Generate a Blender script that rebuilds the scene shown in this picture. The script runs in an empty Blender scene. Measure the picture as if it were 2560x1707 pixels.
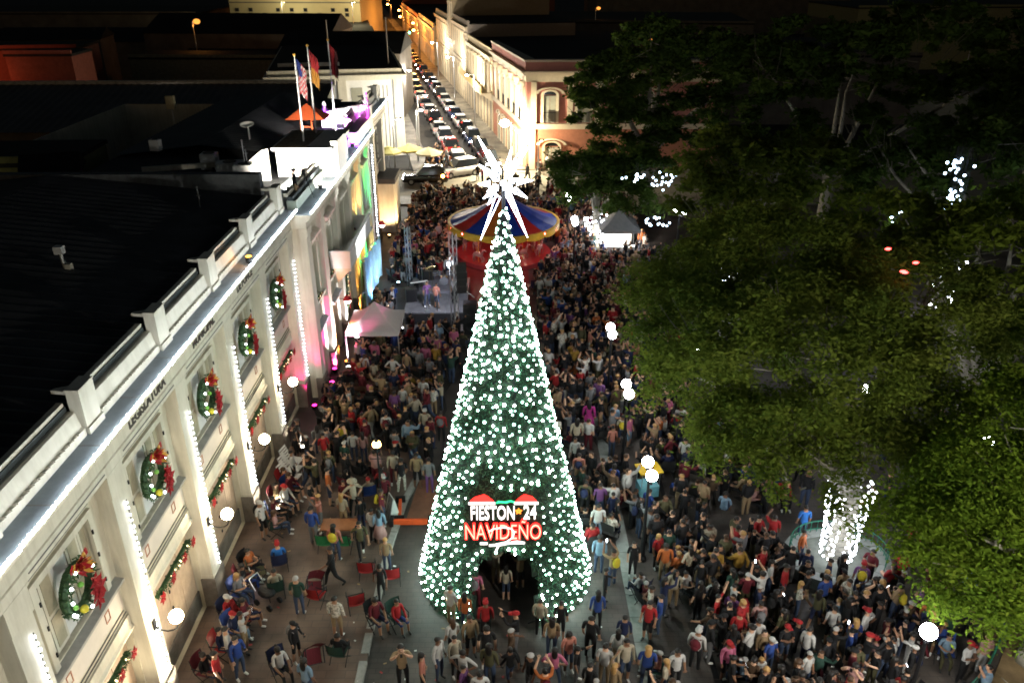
import bpy, bmesh, math, random
import numpy as np
from math import sin, cos, pi, radians as rad
from mathutils import Vector, Matrix, Euler
R = random.Random(7)
NR = np.random.RandomState(11)
SC = bpy.context.scene
COL = SC.collection
# ------------------------------------------------------------------ camera, sky, exposure
cd = bpy.data.cameras.new('camera'); cam = bpy.data.objects.new('camera', cd); COL.objects.link(cam)
cam.location = (0, 0, 20.4)
cam.rotation_euler = (rad(90 - 25.755), 0, rad(-0.364))
cd.sensor_width = 36.0; cd.lens = 36.0 * 2009.83 / 2560.0
cd.clip_start = 0.1; cd.clip_end = 3000
SC.camera = cam
W = bpy.data.worlds.new("World"); SC.world = W; W.use_nodes = True
wn = W.node_tree.nodes; wl = W.node_tree.links
sky = wn.new('ShaderNodeTexSky'); sky.sky_type = 'NISHITA'; sky.sun_disc = False
sky.sun_elevation = rad(4); sky.sun_rotation = rad(200)
bg = wn['Background']; bg.inputs['Strength'].default_value = 0.009
wl.new(sky.outputs[0], bg.inputs[0])
SC.view_settings.view_transform = 'Standard'; SC.view_settings.look = 'None'
SC.view_settings.gamma = 1; SC.view_settings.use_curve_mapping = False
SC.view_settings.exposure = 0.08
try:
    SC.cycles.use_denoising = True
    SC.cycles.denoiser = 'OPENIMAGEDENOISE'
    SC.cycles.use_light_tree = True
    SC.cycles.filter_width = 1.8
    SC.cycles.max_bounces = 4; SC.cycles.diffuse_bounces = 2; SC.cycles.glossy_bounces = 2
    SC.cycles.transmission_bounces = 2; SC.cycles.sample_clamp_indirect = 4.0
    SC.cycles.caustics_reflective = False; SC.cycles.caustics_refractive = False
except Exception:
    pass
# ------------------------------------------------------------------ materials
MATS = {}
def M(name, col, rough=.7, metal=0., var=.18, scale=3., bump=0., spec=.3, bscale=None, streak=0.):
    if name in MATS: return MATS[name]
    m = bpy.data.materials.new(name); m.use_nodes = True; MATS[name] = m
    n = m.node_tree.nodes; l = m.node_tree.links
    b = n['Principled BSDF']
    b.inputs['Roughness'].default_value = rough; b.inputs['Metallic'].default_value = metal
    b.inputs['Specular IOR Level'].default_value = spec
    c = (*col, 1)
    if var > 0:
        tc = n.new('ShaderNodeTexCoord'); nz = n.new('ShaderNodeTexNoise')
        nz.inputs['Scale'].default_value = scale; nz.inputs['Detail'].default_value = 5; nz.inputs['Roughness'].default_value = .65
        l.new(tc.outputs['Object'], nz.inputs['Vector'])
        r = n.new('ShaderNodeValToRGB'); e = r.color_ramp.elements
        e[0].position = .3; e[1].position = .72
        e[0].color = tuple(x * (1 - var) for x in col) + (1,); e[1].color = tuple(min(1, x * (1 + var)) for x in col) + (1,)
        l.new(nz.outputs['Fac'], r.inputs[0]); l.new(r.outputs[0], b.inputs['Base Color'])
        if streak > 0:
            mp = n.new('ShaderNodeMapping'); mp.inputs['Scale'].default_value = (2.2, 2.2, .22); n3 = n.new('ShaderNodeTexNoise'); n3.inputs['Scale'].default_value = 1.6; n3.inputs['Detail'].default_value = 8; n3.inputs['Roughness'].default_value = .7
            l.new(tc.outputs['Object'], mp.inputs['Vector']); l.new(mp.outputs[0], n3.inputs['Vector']); r3 = n.new('ShaderNodeValToRGB'); g = r3.color_ramp.elements
            g[0].position = .36; g[1].position = .58; g[0].color = (1-streak, 1-streak*1.05, 1-streak*1.2, 1); g[1].color = (1, 1, 1, 1)
            mx = n.new('ShaderNodeMix'); mx.data_type = 'RGBA'; mx.blend_type = 'MULTIPLY'; mx.inputs['Factor'].default_value = 1
            l.new(n3.outputs['Fac'], r3.inputs[0]); l.new(r.outputs[0], mx.inputs[6]); l.new(r3.outputs[0], mx.inputs[7]); l.new(mx.outputs[2], b.inputs['Base Color'])
        if bump > 0:
            bp = n.new('ShaderNodeBump'); bp.inputs['Strength'].default_value = bump; bp.inputs['Distance'].default_value = .02
            n2 = n.new('ShaderNodeTexNoise'); n2.inputs['Scale'].default_value = bscale or scale * 8
            l.new(tc.outputs['Object'], n2.inputs['Vector']); l.new(n2.outputs['Fac'], bp.inputs['Height'])
            l.new(bp.outputs[0], b.inputs['Normal'])
    else:
        b.inputs['Base Color'].default_value = c
    return m
def E(name, col, s, sample=True):
    if name in MATS: return MATS[name]
    m = bpy.data.materials.new(name); m.use_nodes = True; MATS[name] = m
    n = m.node_tree.nodes; l = m.node_tree.links
    n.remove(n['Principled BSDF']); em = n.new('ShaderNodeEmission')
    em.inputs[0].default_value = (*col, 1); em.inputs[1].default_value = s
    l.new(em.outputs[0], n['Material Output'].inputs[0])
    m.cycles.emission_sampling = 'FRONT' if sample else 'NONE'
    return m
cream = M('facade_paint', (.66, .62, .505), .6, var=.10, scale=.9, bump=.08, streak=.19)
cream2 = M('facade_trim_paint', (.70, .665, .565), .55, var=.08, scale=1.3, bump=.05, streak=.15)
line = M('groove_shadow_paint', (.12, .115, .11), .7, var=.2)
slate = M('walkway_grey_screed', (.33, .38, .42), .6, var=.22, scale=1.2, bump=.1)
base_stone_shade = M('plinth_stone_shade', (.17, .15, .13), .8, var=.35, scale=2.2, bump=.3)  # dark base stone; also carries the shade painted low on the doors
tan = M('shutter_paint', (.42, .38, .27), .5, var=.12, scale=5)
planks = M('door_planks', (.46, .34, .245), .55, var=.16, scale=3)
roofm = M('dark_roof_sheet', (.016, .016, .017), .8, var=.35, scale=.6)
roofh = M('corrugated_sheet', (.055, .056, .06), .42, var=.35, scale=.6)
roofg = M('grey_roof_screed', (.04, .042, .045), .8, var=.35, scale=.5)
iron = M('black_iron', (.02, .02, .022), .45, metal=.6, var=.1)
steel = M('bare_steel', (.45, .46, .48), .35, metal=.8, var=.1)
black = M('black_plastic', (.012, .012, .013), .5, var=.1)
glassd = M('dark_glass', (.015, .018, .022), .08, var=0, spec=.6)
stone = M('kerb_granite', (.30, .29, .27), .8, var=.2, scale=6, bump=.2)
white = M('white_paint', (.78, .78, .76), .5, var=.06)
leafg = M('garland_green', (.03, .075, .028), .6, var=.4, scale=14)
redv = M('red_velvet', (.38, .012, .018), .6, var=.3, scale=8)
gold = M('gold_ribbon', (.65, .36, .06), .4, var=.2)
Ewhite = E('led_white', (.86, .93, 1.), 13.)
Ewarm = E('globe_light', (1., .79, .50), 88.)
Ecool = E('plaza_globe_light', (.97, .98, 1.), 70.)
# ------------------------------------------------------------------ mesh helpers
class MB:
    def __init__(s): s.v = []; s.f = []; s.m = []; s.k = 0
    def mat(s, k): s.k = k; return s
    def add(s, vs, fs):
        o = len(s.v); s.v += [tuple(p) for p in vs]
        for f in fs: s.f.append(tuple(i + o for i in f)); s.m.append(s.k)
        return s
    def box(s, x0, x1, y0, y1, z0, z1):
        return s.add([(x0,y0,z0),(x1,y0,z0),(x1,y1,z0),(x0,y1,z0),(x0,y0,z1),(x1,y0,z1),(x1,y1,z1),(x0,y1,z1)],
                     [(3,2,1,0),(4,5,6,7),(0,1,5,4),(1,2,6,5),(2,3,7,6),(3,0,4,7)])
    def cbox(s, c, h, rz=0., taper=1.):
        p = []
        for dz, t in ((-1, 1), (1, taper)):
            for dx, dy in ((-1,-1),(1,-1),(1,1),(-1,1)):
                x = dx * h[0] * t; y = dy * h[1] * t
                p.append((c[0] + x*cos(rz) - y*sin(rz), c[1] + x*sin(rz) + y*cos(rz), c[2] + dz*h[2]))
        return s.add(p, [(3,2,1,0),(4,5,6,7),(0,1,5,4),(1,2,6,5),(2,3,7,6),(3,0,4,7)])
    def bar(s, a, b, r, n=6, r2=None):
        a = Vector(a); b = Vector(b); d = b - a
        if d.length < 1e-6: return s
        d.normalize(); u = d.orthogonal().normalized(); w = d.cross(u); r2 = r if r2 is None else r2
        p = []
        for c, q in ((a, r), (b, r2)):
            for i in range(n):
                t = 2*pi*i/n; p.append(c + (u*cos(t) + w*sin(t))*q)
        return s.add(p, [(i, (i+1) % n, n + (i+1) % n, n + i) for i in range(n)] + [tuple(range(n-1, -1, -1)), tuple(range(n, 2*n))])
    def tube(s, pts, r, n=6):
        for a, b in zip(pts[:-1], pts[1:]): s.bar(a, b, r, n)
        return s
    def lathe(s, prof, c=(0,0,0), n=16):
        p = []; f = []
        for r, z in prof:
            for i in range(n):
                t = 2*pi*i/n; p.append((c[0] + r*cos(t), c[1] + r*sin(t), c[2] + z))
        for j in range(len(prof)-1):
            for i in range(n):
                f.append((j*n+i, j*n+(i+1) % n, (j+1)*n+(i+1) % n, (j+1)*n+i))
        f.append(tuple(range(n-1, -1, -1))); f.append(tuple((len(prof)-1)*n + i for i in range(n)))
        return s.add(p, f)
    def ball(s, c, r, n=8, m=5):
        rx, ry, rz = r if isinstance(r, tuple) else (r, r, r)
        p = [(c[0], c[1], c[2]-rz)]; f = []
        for j in range(1, m):
            a = -pi/2 + pi*j/m
            for i in range(n):
                t = 2*pi*i/n; p.append((c[0]+rx*cos(a)*cos(t), c[1]+ry*cos(a)*sin(t), c[2]+rz*sin(a)))
        p.append((c[0], c[1], c[2]+rz)); L = len(p)-1
        for i in range(n): f.append((0, 1+(i+1) % n, 1+i)); f.append((L, L-n+i, L-n+(i+1) % n))
        for j in range(m-2):
            for i in range(n):
                a = 1+j*n; f.append((a+i, a+(i+1) % n, a+n+(i+1) % n, a+n+i))
        return s.add(p, f)
    def prism(s, poly, y0, y1, ax='y'):
        n = len(poly); P = []
        for t in (y0, y1):
            for a, b in poly: P.append((a, t, b) if ax == 'y' else ((t, a, b) if ax == 'x' else (a, b, t)))
        return s.add(P, [(i, (i+1) % n, n+(i+1) % n, n+i) for i in range(n)] + [tuple(range(n-1, -1, -1)), tuple(range(n, 2*n))])
    def quad(s, a, b, c, d): return s.add([a, b, c, d], [(0, 1, 2, 3)])
    def mesh(s, name, mats, smooth=False):
        me = bpy.data.meshes.new(name); me.from_pydata(s.v, [], s.f)
        for m in (mats if isinstance(mats, (list, tuple)) else [mats]): me.materials.append(m)
        me.polygons.foreach_set('material_index', s.m)
        bm = bmesh.new(); bm.from_mesh(me); bmesh.ops.recalc_face_normals(bm, faces=bm.faces); bm.to_mesh(me); bm.free()
        if smooth: me.polygons.foreach_set('use_smooth', [True]*len(me.polygons))
        me.update(); return me
    def build(s, name, mats, parent=None, smooth=False):
        return obj(name, s.mesh(name, mats, smooth), parent)
def obj(name, me, parent=None, loc=None, rz=0.):
    o = bpy.data.objects.new(name, me); COL.objects.link(o)
    if parent is not None: o.parent = parent
    if loc is not None: o.location = loc
    if rz: o.rotation_euler = (0, 0, rz)
    return o
def tag(o, label=None, cat=None, group=None, kind=None):
    if label: o['label'] = label
    if cat: o['category'] = cat
    if group: o['group'] = group
    if kind: o['kind'] = kind
    return o
def thing(name, label, cat, loc=(0,0,0), rz=0., group=None):
    o = bpy.data.objects.new(name, None); COL.objects.link(o); o.location = loc; o.rotation_euler = (0, 0, rz)
    o.empty_display_size = .3
    return tag(o, label, cat, group)
def dup(root, loc, rz=0., label=None, scale=None):
    r = root.copy(); COL.objects.link(r); r.location = loc; r.rotation_euler = (0, 0, rz)
    if label: r['label'] = label
    if scale: r.scale = (scale,)*3
    for ch in list(root.children):
        c = ch.copy(); COL.objects.link(c); c.parent = r
        for g in list(ch.children):
            d = g.copy(); COL.objects.link(d); d.parent = c
    return r
def lamp(name, kind, loc, power, col=(1,1,1), size=.1, parent=None, rot=None, spot=None, blend=.5):
    d = bpy.data.lights.new(name, kind); d.energy = power; d.color = col
    if kind in ('POINT', 'SPOT'): d.shadow_soft_size = size
    if spot: d.spot_size = rad(spot); d.spot_blend = blend
    o = bpy.data.objects.new(name, d); COL.objects.link(o); o.location = loc
    if parent is not None: o.parent = parent
    if rot is not None: o.rotation_euler = rot
    return o
def aim(o, tgt):
    o.rotation_euler = (Vector(tgt) - Vector(o.location)).to_track_quat('-Z', 'Y').to_euler()
def text(name, s, size, mat, parent, loc, rot, ext=.02, bold=0., xs=1., loose=True):
    c = bpy.data.curves.new(name, 'FONT'); c.body = s; c.size = size; c.extrude = ext; c.align_x = 'CENTER'; c.align_y = 'CENTER'
    c.offset = bold; c.materials.append(mat); c.resolution_u = 3
    t_ = bpy.data.objects.new(name, c); COL.objects.link(t_); dg = bpy.context.evaluated_depsgraph_get(); dg.update()
    me = bpy.data.meshes.new_from_object(t_.evaluated_get(dg)); bpy.data.objects.remove(t_); me.name = name
    o = bpy.data.objects.new(name, me); COL.objects.link(o); o.location = loc; o.rotation_euler = rot; o.scale = (xs, 1, 1)
    if parent is not None: o.parent = parent
    return o
def sheetwall(mb, fixed, ax, a0, a1, z0, z1, holes, depth):
    """A wall plane at x=fixed (ax 'x', spans y) or y=fixed (ax 'y', spans x) with openings cut out and their reveals."""
    A = sorted({a0, a1, *[h[0] for h in holes], *[h[1] for h in holes]}); Z = sorted({z0, z1, *[h[2] for h in holes], *[h[3] for h in holes]})
    P = (lambda a, z, d=0.: (fixed - d, a, z)) if ax == 'x' else (lambda a, z, d=0.: (a, fixed + d, z))
    for i in range(len(A)-1):
        for j in range(len(Z)-1):
            ca = (A[i]+A[i+1])/2; cz = (Z[j]+Z[j+1])/2
            if any(h[0] < ca < h[1] and h[2] < cz < h[3] for h in holes): continue
            mb.quad(P(A[i], Z[j]), P(A[i+1], Z[j]), P(A[i+1], Z[j+1]), P(A[i], Z[j+1]))
    for h in holes:
        for (p, q) in (((h[0], h[2]), (h[1], h[2])), ((h[1], h[2]), (h[1], h[3])), ((h[1], h[3]), (h[0], h[3])), ((h[0], h[3]), (h[0], h[2]))):
            mb.quad(P(*p), P(*q), P(*q, depth), P(*p, depth))
# ------------------------------------------------------------------ ground, plaza, streets
SD = Vector((-0.187, 0.982)); SN = Vector((-0.982, -0.187)); SO = Vector((2.0, 83.5))
def st(s, t, z=0.):
    p = SO + SD*s + SN*t; return (p.x, p.y, z)
SRZ = math.atan2(-SD.x, SD.y)
asph = M('asphalt', (.05, .049, .047), .85, var=.3, scale=.7, bump=.2, bscale=40)
def paving_mat(name, c1, c2, cm, w, h):
    m = M(name, c1, .75, var=.25, scale=.5)
    n = m.node_tree.nodes; l = m.node_tree.links; b = n['Principled BSDF']
    tc = n.new('ShaderNodeTexCoord'); br = n.new('ShaderNodeTexBrick')
    br.inputs['Color1'].default_value = (*c1, 1); br.inputs['Color2'].default_value = (*c2, 1); br.inputs['Mortar'].default_value = (*cm, 1)
    br.inputs['Scale'].default_value = 1; br.inputs['Brick Width'].default_value = w; br.inputs['Row Height'].default_value = h
    br.inputs['Mortar Size'].default_value = .012
    l.new(tc.outputs['Object'], br.inputs['Vector'])
    nz = n.new('ShaderNodeTexNoise'); nz.inputs['Scale'].default_value = .55; nz.inputs['Detail'].default_value = 7
    l.new(tc.outputs['Object'], nz.inputs['Vector'])
    r = n.new('ShaderNodeValToRGB'); r.color_ramp.elements[0].color = (.35, .34, .34, 1); r.color_ramp.elements[1].color = (1.35, 1.3, 1.25, 1)
    r.color_ramp.elements[0].position = .3; r.color_ramp.elements[1].position = .7
    l.new(nz.outputs['Fac'], r.inputs[0])
    mx = n.new('ShaderNodeMix'); mx.data_type = 'RGBA'; mx.blend_type = 'MULTIPLY'; mx.inputs['Factor'].default_value = 1
    l.new(br.outputs['Color'], mx.inputs[6]); l.new(r.outputs[0], mx.inputs[7]); l.new(mx.outputs[2], b.inputs['Base Color'])
    bp = n.new('ShaderNodeBump'); bp.inputs['Strength'].default_value = .35; bp.inputs['Distance'].default_value = .01
    l.new(br.outputs['Fac'], bp.inputs['Height']); bp.invert = True; l.new(bp.outputs[0], b.inputs['Normal'])
    b.inputs['Roughness'].default_value = .55
    return m
pave = paving_mat('plaza_pavers', (.09, .077, .070), (.076, .068, .063), (.058, .053, .05), .42, .21)
pave2 = paving_mat('terrace_pavers', (.15, .108, .088), (.128, .094, .078), (.10, .078, .068), .6, .3)
walk = paving_mat('sidewalk_slabs', (.24, .23, .2), (.2, .19, .17), (.09, .085, .08), .9, .9)
tag(MB().quad((-1000,-400,0),(1000,-400,0),(1000,1500,0),(-1000,1500,0)).build('ground', roofg), kind='structure')
tag(MB().quad((-10.4,-12,.004),(60,-12,.004),(60,73,.004),(-10.4,73,.004)).build('plaza_paving', pave), kind='structure')
terr = [(-10.4,-6),(-4.6,-6),(-4.5,20),(-4.42,24),(-4.15,27),(-3.6,29.6),(-4.6,30.6),(-10.4,31.5)]
tag(MB().prism(terr, 0, .12, ax='z').build('terrace_paving', pave2), kind='structure')
kb = MB()
for (a, b) in zip(terr[1:5], terr[2:6]):
    L = math.hypot(b[0]-a[0], b[1]-a[1]); n = max(1, round(L/1.2))
    for i in range(n):
        t0, t1 = i/n + .006, (i+1)/n - .006
        p = Vector((a[0]+(b[0]-a[0])*t0, a[1]+(b[1]-a[1])*t0)); q = Vector((a[0]+(b[0]-a[0])*t1, a[1]+(b[1]-a[1])*t1))
        d = (q-p).normalized(); w = Vector((d.y, -d.x))*.15
        kb.prism([tuple(p-w*1.6), tuple(p+w*.1), tuple(q+w*.1), tuple(q-w*1.6)], .01, .135, ax='z')
tag(kb.build('terrace_kerb', stone), kind='structure')
band = MB()
for i in range(26):
    band.box(4.15, 4.62, 14 + i*1.1, 15.08 + i*1.1, .005, .02)
tag(band.build('granite_band', M('granite_band', (.27, .29, .27), .6, var=.2, scale=4)), kind='structure')
dr = MB()
for i in range(22): dr.box(6.42, 6.6, 12 + i, 12.97 + i, .005, .012)
tag(dr.build('drain_channel', iron), kind='structure')
redfl = M('red_walk_paint', (.16, .035, .03), .6, var=.25, scale=2)
tag(MB().quad((-3.6,47.2,.012),(1.5,47.2,.012),(1.5,60,.012),(-3.6,60,.012)).build('red_carpet_walk', redfl), kind='structure')
tag(MB().quad((-90,73,.004),(60,73,.004),(60,83.2,.004),(-90,83.2,.004)).build('cross_street', M('glare_paving', (.24, .225, .19), .75, var=.25, scale=.8, bump=.1)), kind='structure')  # paving colour lightened to stand in for the corner lamp's glare
tag(MB().quad(st(-.4,2.2,.008),st(400,2.2,.008),st(400,9.6,.008),st(-.4,9.6,.008)).build('street', asph), kind='structure')
def slab(s0, s1, t0, t1, z): 
    return [st(s0,t0)[:2], st(s1,t0)[:2], st(s1,t1)[:2], st(s0,t1)[:2]], 0, z
for a in ((0, 400, 0, 2.2), (-.2, 400, 9.6, 11.6)):
    tag(MB().prism(*slab(*a, .13), ax='z').build('sidewalk', walk), kind='structure')
tag(MB().box(-10.4, 30, 70.4, 73, 0, .13).build('sidewalk', walk), kind='structure')
tag(MB().box(2.3, 45, 83.2, 84.9, 0, .13).build('sidewalk', walk), kind='structure')
mk = MB(); pm = M('road_marking_paint', (.6, .6, .56), .6, var=.25, scale=3)
for i in range(9): mk.quad(*[st(-1.6, 2.6+i*.78, .013), st(-1.6, 3.0+i*.78, .013), st(1.4, 3.0+i*.78, .013), st(1.4, 2.6+i*.78, .013)])
tag(mk.build('road_markings', pm), kind='structure')

# ------------------------------------------------------------------ city hall
hall = thing('city_hall', 'long cream two-storey town hall with pilasters, lit cornice and wreathed windows', 'building', (-10.4, 34, 0))
HX, HY = -10.4, 34.0
def hp(mb, name, mats, parent=None, sm=False):
    o = mb.build(name, mats, parent if parent is not None else hall, sm)
    if parent is None: o.location = (-HX, -HY, 0)
    return o
ORN = E('ornament_paint', (.35, .1, .06), .0001, False)
MATS.pop('ornament_paint')
ornp = M('terracotta_ornament', (.42, .2, .13), .6, var=.1)
PEDX = -10.2
def wing(p0, n, sp, y0, y1, txt):
    xs = -10.4
    pil = [p0 + i*sp for i in range(n)]
    bays = [p + sp/2 for p in pil[:-1]]
    if y0 < p0 - sp*.5: bays = [p0 - sp/2] + bays
    if y1 > pil[-1] + sp*.6: bays.append(pil[-1] + sp/2)
    up = [(b-1.22, b+1.22, 5.62, 7.92) for b in bays]
    dn = [(b-1.86, b+1.86, .1, 3.72) for b in bays]
    w = MB(); sheetwall(w, xs, 'x', y0, y1, 0, 9.0, up + dn, .28)
    hp(w, 'wall', [cream])
    b = MB()
    for q in bays: b.box(-10.64, -10.56, q-1.85, q+1.85, .1, .78)  # dark band across the door feet stands in for the light fading low
    hp(b, 'door_shade_band', base_stone_shade)
    # pilasters
    for p in pil:
        m = MB(); m.box(-10.42, -10.0, p-.39, p+.39, 1.42, 7.98); m.box(-10.42, -9.965, p-.42, p+.42, 7.99, 8.62); m.box(-10.42, -9.98, p-.405, p+.405, 1.30, 1.42)
        m.box(-10.42, -9.94, p-.46, p+.46, 8.62, 8.70)
        hp(m, 'pilaster', [cream2])
        hp(MB().box(-10.42, -9.93, p-.46, p+.46, 0, 1.298), 'pilaster_base', base_stone_shade)
    # entablature
    m = MB()
    m.prism([(-10.45, 8.72), (-9.93, 8.72), (-9.93, 8.98), (-9.97, 9.0), (-9.97, 9.06), (-10.45, 9.06)], y0, y1)
    hp(m, 'architrave', cream2)
    hp(MB().prism([(-10.45, 9.062), (-9.92, 9.062), (-9.92, 9.52), (-10.45, 9.52)], y0, y1), 'frieze', cream2)
    hp(MB().prism([(-10.45, 9.522), (-9.86, 9.522), (-9.80, 9.60), (-9.66, 9.66), (-9.60, 9.78), (-9.60, 9.84), (-10.45, 9.84)], y0, y1), 'cornice', cream2)
    g = MB()
    for q in bays:
        g.box(-9.932, -9.92, q-1.75, q+1.75, 8.83, 8.86)
    hp(g, 'groove', line)
    hp(MB().box(-11.6, -9.62, y0+.01, y1-.01, 9.842, 9.86), 'walkway', slate)
    for i in range(int((y1-y0)/2.3)): hp(MB().box(-10.28, -9.64, y0+1+i*2.3, y0+1.03+i*2.3, 9.86, 9.866), 'walkway_joint', stone)
    # parapet between pedestals
    for i in range(len(pil)):
        p = pil[i]
        k = MB(); k.cbox((-10.36, p+.1, 10.45), (.16, .36, .58)); k.box(-10.2, -10.14, p-.29, p+.49, 9.861, 10.04)
        k.box(-10.53, -10.18, p-.28, p+.48, 11.032, 11.07); k.prism([(-10.521, p-.24), (-10.9, p-.18), (-10.88, p-.08), (-10.521, p+.1)], 10.93, 11.02, ax='z')
        hp(k, 'parapet_pedestal', [cream2])
    for i in range(len(pil)+1):
        a = y0+.02 if i == 0 else pil[i-1]+.52; c = y1-.02 if i == len(pil) else pil[i]-.32
        if c - a < .4: continue
        k = MB(); k.prism([(-10.85, 9.862), (-10.22, 9.862), (-10.22, 10.06), (-10.3, 10.1), (-10.38, 10.50), (-10.46, 10.52), (-10.85, 10.52)], a, c)
        hp(k, 'parapet', cream2)
        d = MB()
        for j in range(int((c-a)/.22)): d.box(-10.25, -10.19, a+.05+j*.22, a+.15+j*.22, 10.065, 10.11)
        hp(d, 'dentil', cream2).__setitem__('kind', 'stuff')
        hp(MB().box(-10.68, -10.56, a, c, 10.522, 10.66), 'parapet_slot', M('slot_slate', (.05, .06, .065), .7))
        hp(MB().box(-10.76, -10.60, a, c, 10.66, 10.76), 'parapet_rail', cream2)
    # bays
    for bi, q in enumerate(bays):
        fr = MB(); x1 = -10.30
        for (a, c, z0, z1) in ((q-1.42, q-1.22, 5.6, 8.1), (q+1.22, q+1.42, 5.6, 8.1), (q-1.22, q+1.22, 7.92, 8.1)): fr.box(-10.42, x1, a, c, z0, z1)
        fo = hp(fr, 'window', [cream2])
        for s in (-1, 1):
            for e in (0, 1):
                a = q + s*(.62 + .58*e) - .28
                sh = MB(); sh.mat(0).box(-10.56, -10.50, a, a+.55, 5.66, 7.9)
                sh.mat(1)
                for (z0, z1) in ((5.78, 6.62), (6.74, 7.78)):
                    sh.box(-10.505, -10.485, a+.09, a+.46, z0, z1)
                hp(sh, 'shutter', [cream2, tan], fo)
        hp(MB().box(-10.6, -10.53, q-.36, q+.36, 5.66, 7.9), 'centre_panel', white, fo)
        hg = MB()
        for s in (-1, 1):
            for z in (6.0, 6.8, 7.5): hg.cbox((-10.29, q+s*1.24, z), (.02, .02, .06))
        hp(hg, 'hinge', iron, fo)
        hp(MB().prism([(-10.42, 5.40), (-10.17, 5.44), (-10.17, 5.52), (-10.42, 5.58)], q-1.8, q+1.8), 'sill_ledge', M('ledge_grey', (.33, .32, .30), .6, var=.15))
        for (a, c, z0, z1) in ((q-1.5, q+1.5, 8.52, 8.56), (q-1.5, q+1.5, 8.16, 8.20), (q-1.5, q-1.46, 8.2, 8.52), (q+1.46, q+1.5, 8.2, 8.52)): hp(MB().box(-10.405, -10.385, a, c, z0, z1), 'moulding_line', line)
        for (a, c, z0, z1) in ((q-1.75, q+1.75, 4.42, 4.45), (q-1.85, q+1.85, 4.28, 4.31)): hp(MB().box(-10.405, -10.375, a, c, z0, z1), 'moulding_line', line)
        hp(MB().box(-10.41, -10.372, q-1.78, q+1.78, 4.55, 5.36), 'spandrel_panel', M('spandrel_paint', (.60, .55, .50), .6, var=.1, scale=1.2))
        for s in (-1, 1):
            o = MB(); y = q + s*1.0; zc = 4.95
            for (a, c, z0, z1) in ((y-.12, y+.12, zc+.13, zc+.16), (y-.12, y+.12, zc-.16, zc-.13), (y-.12, y-.09, zc-.13, zc+.13), (y+.09, y+.12, zc-.13, zc+.13)): o.box(-10.375, -10.355, a, c, z0, z1)
            hp(o, 'square_ornament', ornp)
        hp(MB().prism([(-10.42, 3.74), (-10.28, 3.74), (-10.28, 3.80), (-10.34, 3.86), (-10.34, 4.2), (-10.42, 4.2)], q-1.86, q+1.86), 'lintel', cream2)
        for e in range(4):
            a = q - 1.84 + e*.925
            dl = MB(); dl.mat(0)
            for j in range(5): dl.box(-10.66, -10.62, a + j*.18, a + j*.18 + .172, .12, 3.7)
            dl.mat(1)
            for z in (1.1, 1.75, 2.4, 3.0):
                if e % 2 == 0: dl.cbox((-10.61, a+.06, z), (.02, .03, .05))
            hp(dl, 'door_leaf', [planks, iron])
    for t, i in txt:
        if i < len(bays):
            o = text('lettering', t, .40, M('letter_bronze', (.05, .045, .04), .5), hall, (-9.915-HX, bays[i]-HY, 9.29), (rad(90), 0, rad(90)), .015, .012, 1.0)
    return pil, bays
P1, B1 = wing(12.44, 6, 4.56, 6.0, 35.73, [('LEGISLATURA', 2), ('MUNICIPAL', 3), ('DE PONCE', 4)])
P2, B2 = wing(56.4, 3, 4.56, 54.6, 67.2, [])
# corner pavilion reeding beside the nearest pilaster
m = MB()
for i in range(9): m.box(-10.0, -9.975, 12.12+i*.075, 12.16+i*.075, 8.02, 8.58)
hp(m, 'capital_reeding', cream2)
# central block
c0, c1 = 35.75, 54.5; cx = -9.55
cb = [37.2, 40.85, 44.5, 48.3, 52.1]
up = [(b-.62, b+.62, 4.95, 7.7) for b in cb]; dn = [(b-.8, b+.8, 0, 3.3) for b in cb]
w = MB(); sheetwall(w, cx, 'x', c0, c1, 0, 9.0, up + dn, .3); w.quad((cx, c0, 0), (-10.4, c0, 0), (-10.4, c0, 9.0), (cx, c0, 9.0)); w.quad((cx, c1, 0), (-10.4, c1, 0), (-10.4, c1, 9), (cx, c1, 9))
hp(w, 'central_wall', cream)
for p in (36.0, 39.0, 42.7, 46.4, 50.2, 53.9):
    hp(MB().box(cx-.05, cx+.28, p-.36, p+.36, 1.2, 8.6).box(cx-.05, cx+.34, p-.42, p+.42, 8.6, 8.98), 'pilaster', cream2)
    hp(MB().box(cx-.05, cx+.36, p-.45, p+.45, 0, 1.19), 'pilaster_base', base_stone_shade)
hp(MB().prism([(-10.45, 9.0), (-9.22, 9.0), (-9.22, 9.3), (-9.08, 9.4), (-8.98, 9.5), (-8.98, 9.62), (-10.45, 9.62)], c0-.2, c1+.2), 'cornice', cream2)
hp(MB().box(-11.6, -9.0, c0-.1, c1+.1, 9.622, 9.64), 'walkway', slate)
for (a, c) in ((c0+.6, 42.3), (47.4, c1-.4)):
    hp(MB().prism([(-10.2, 9.642), (-9.75, 9.642), (-9.75, 10.1), (-10.2, 10.1)], a, c), 'parapet', M('parapet_pale_green', (.45, .52, .44), .6, var=.1))
    hp(MB().box(-10.15, -9.9, a, c, 10.102, 10.28), 'parapet_slot', MATS['slot_slate'])
    hp(MB().box(-10.32, -10.12, a, c, 10.28, 10.44), 'parapet_rail', cream2)
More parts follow.
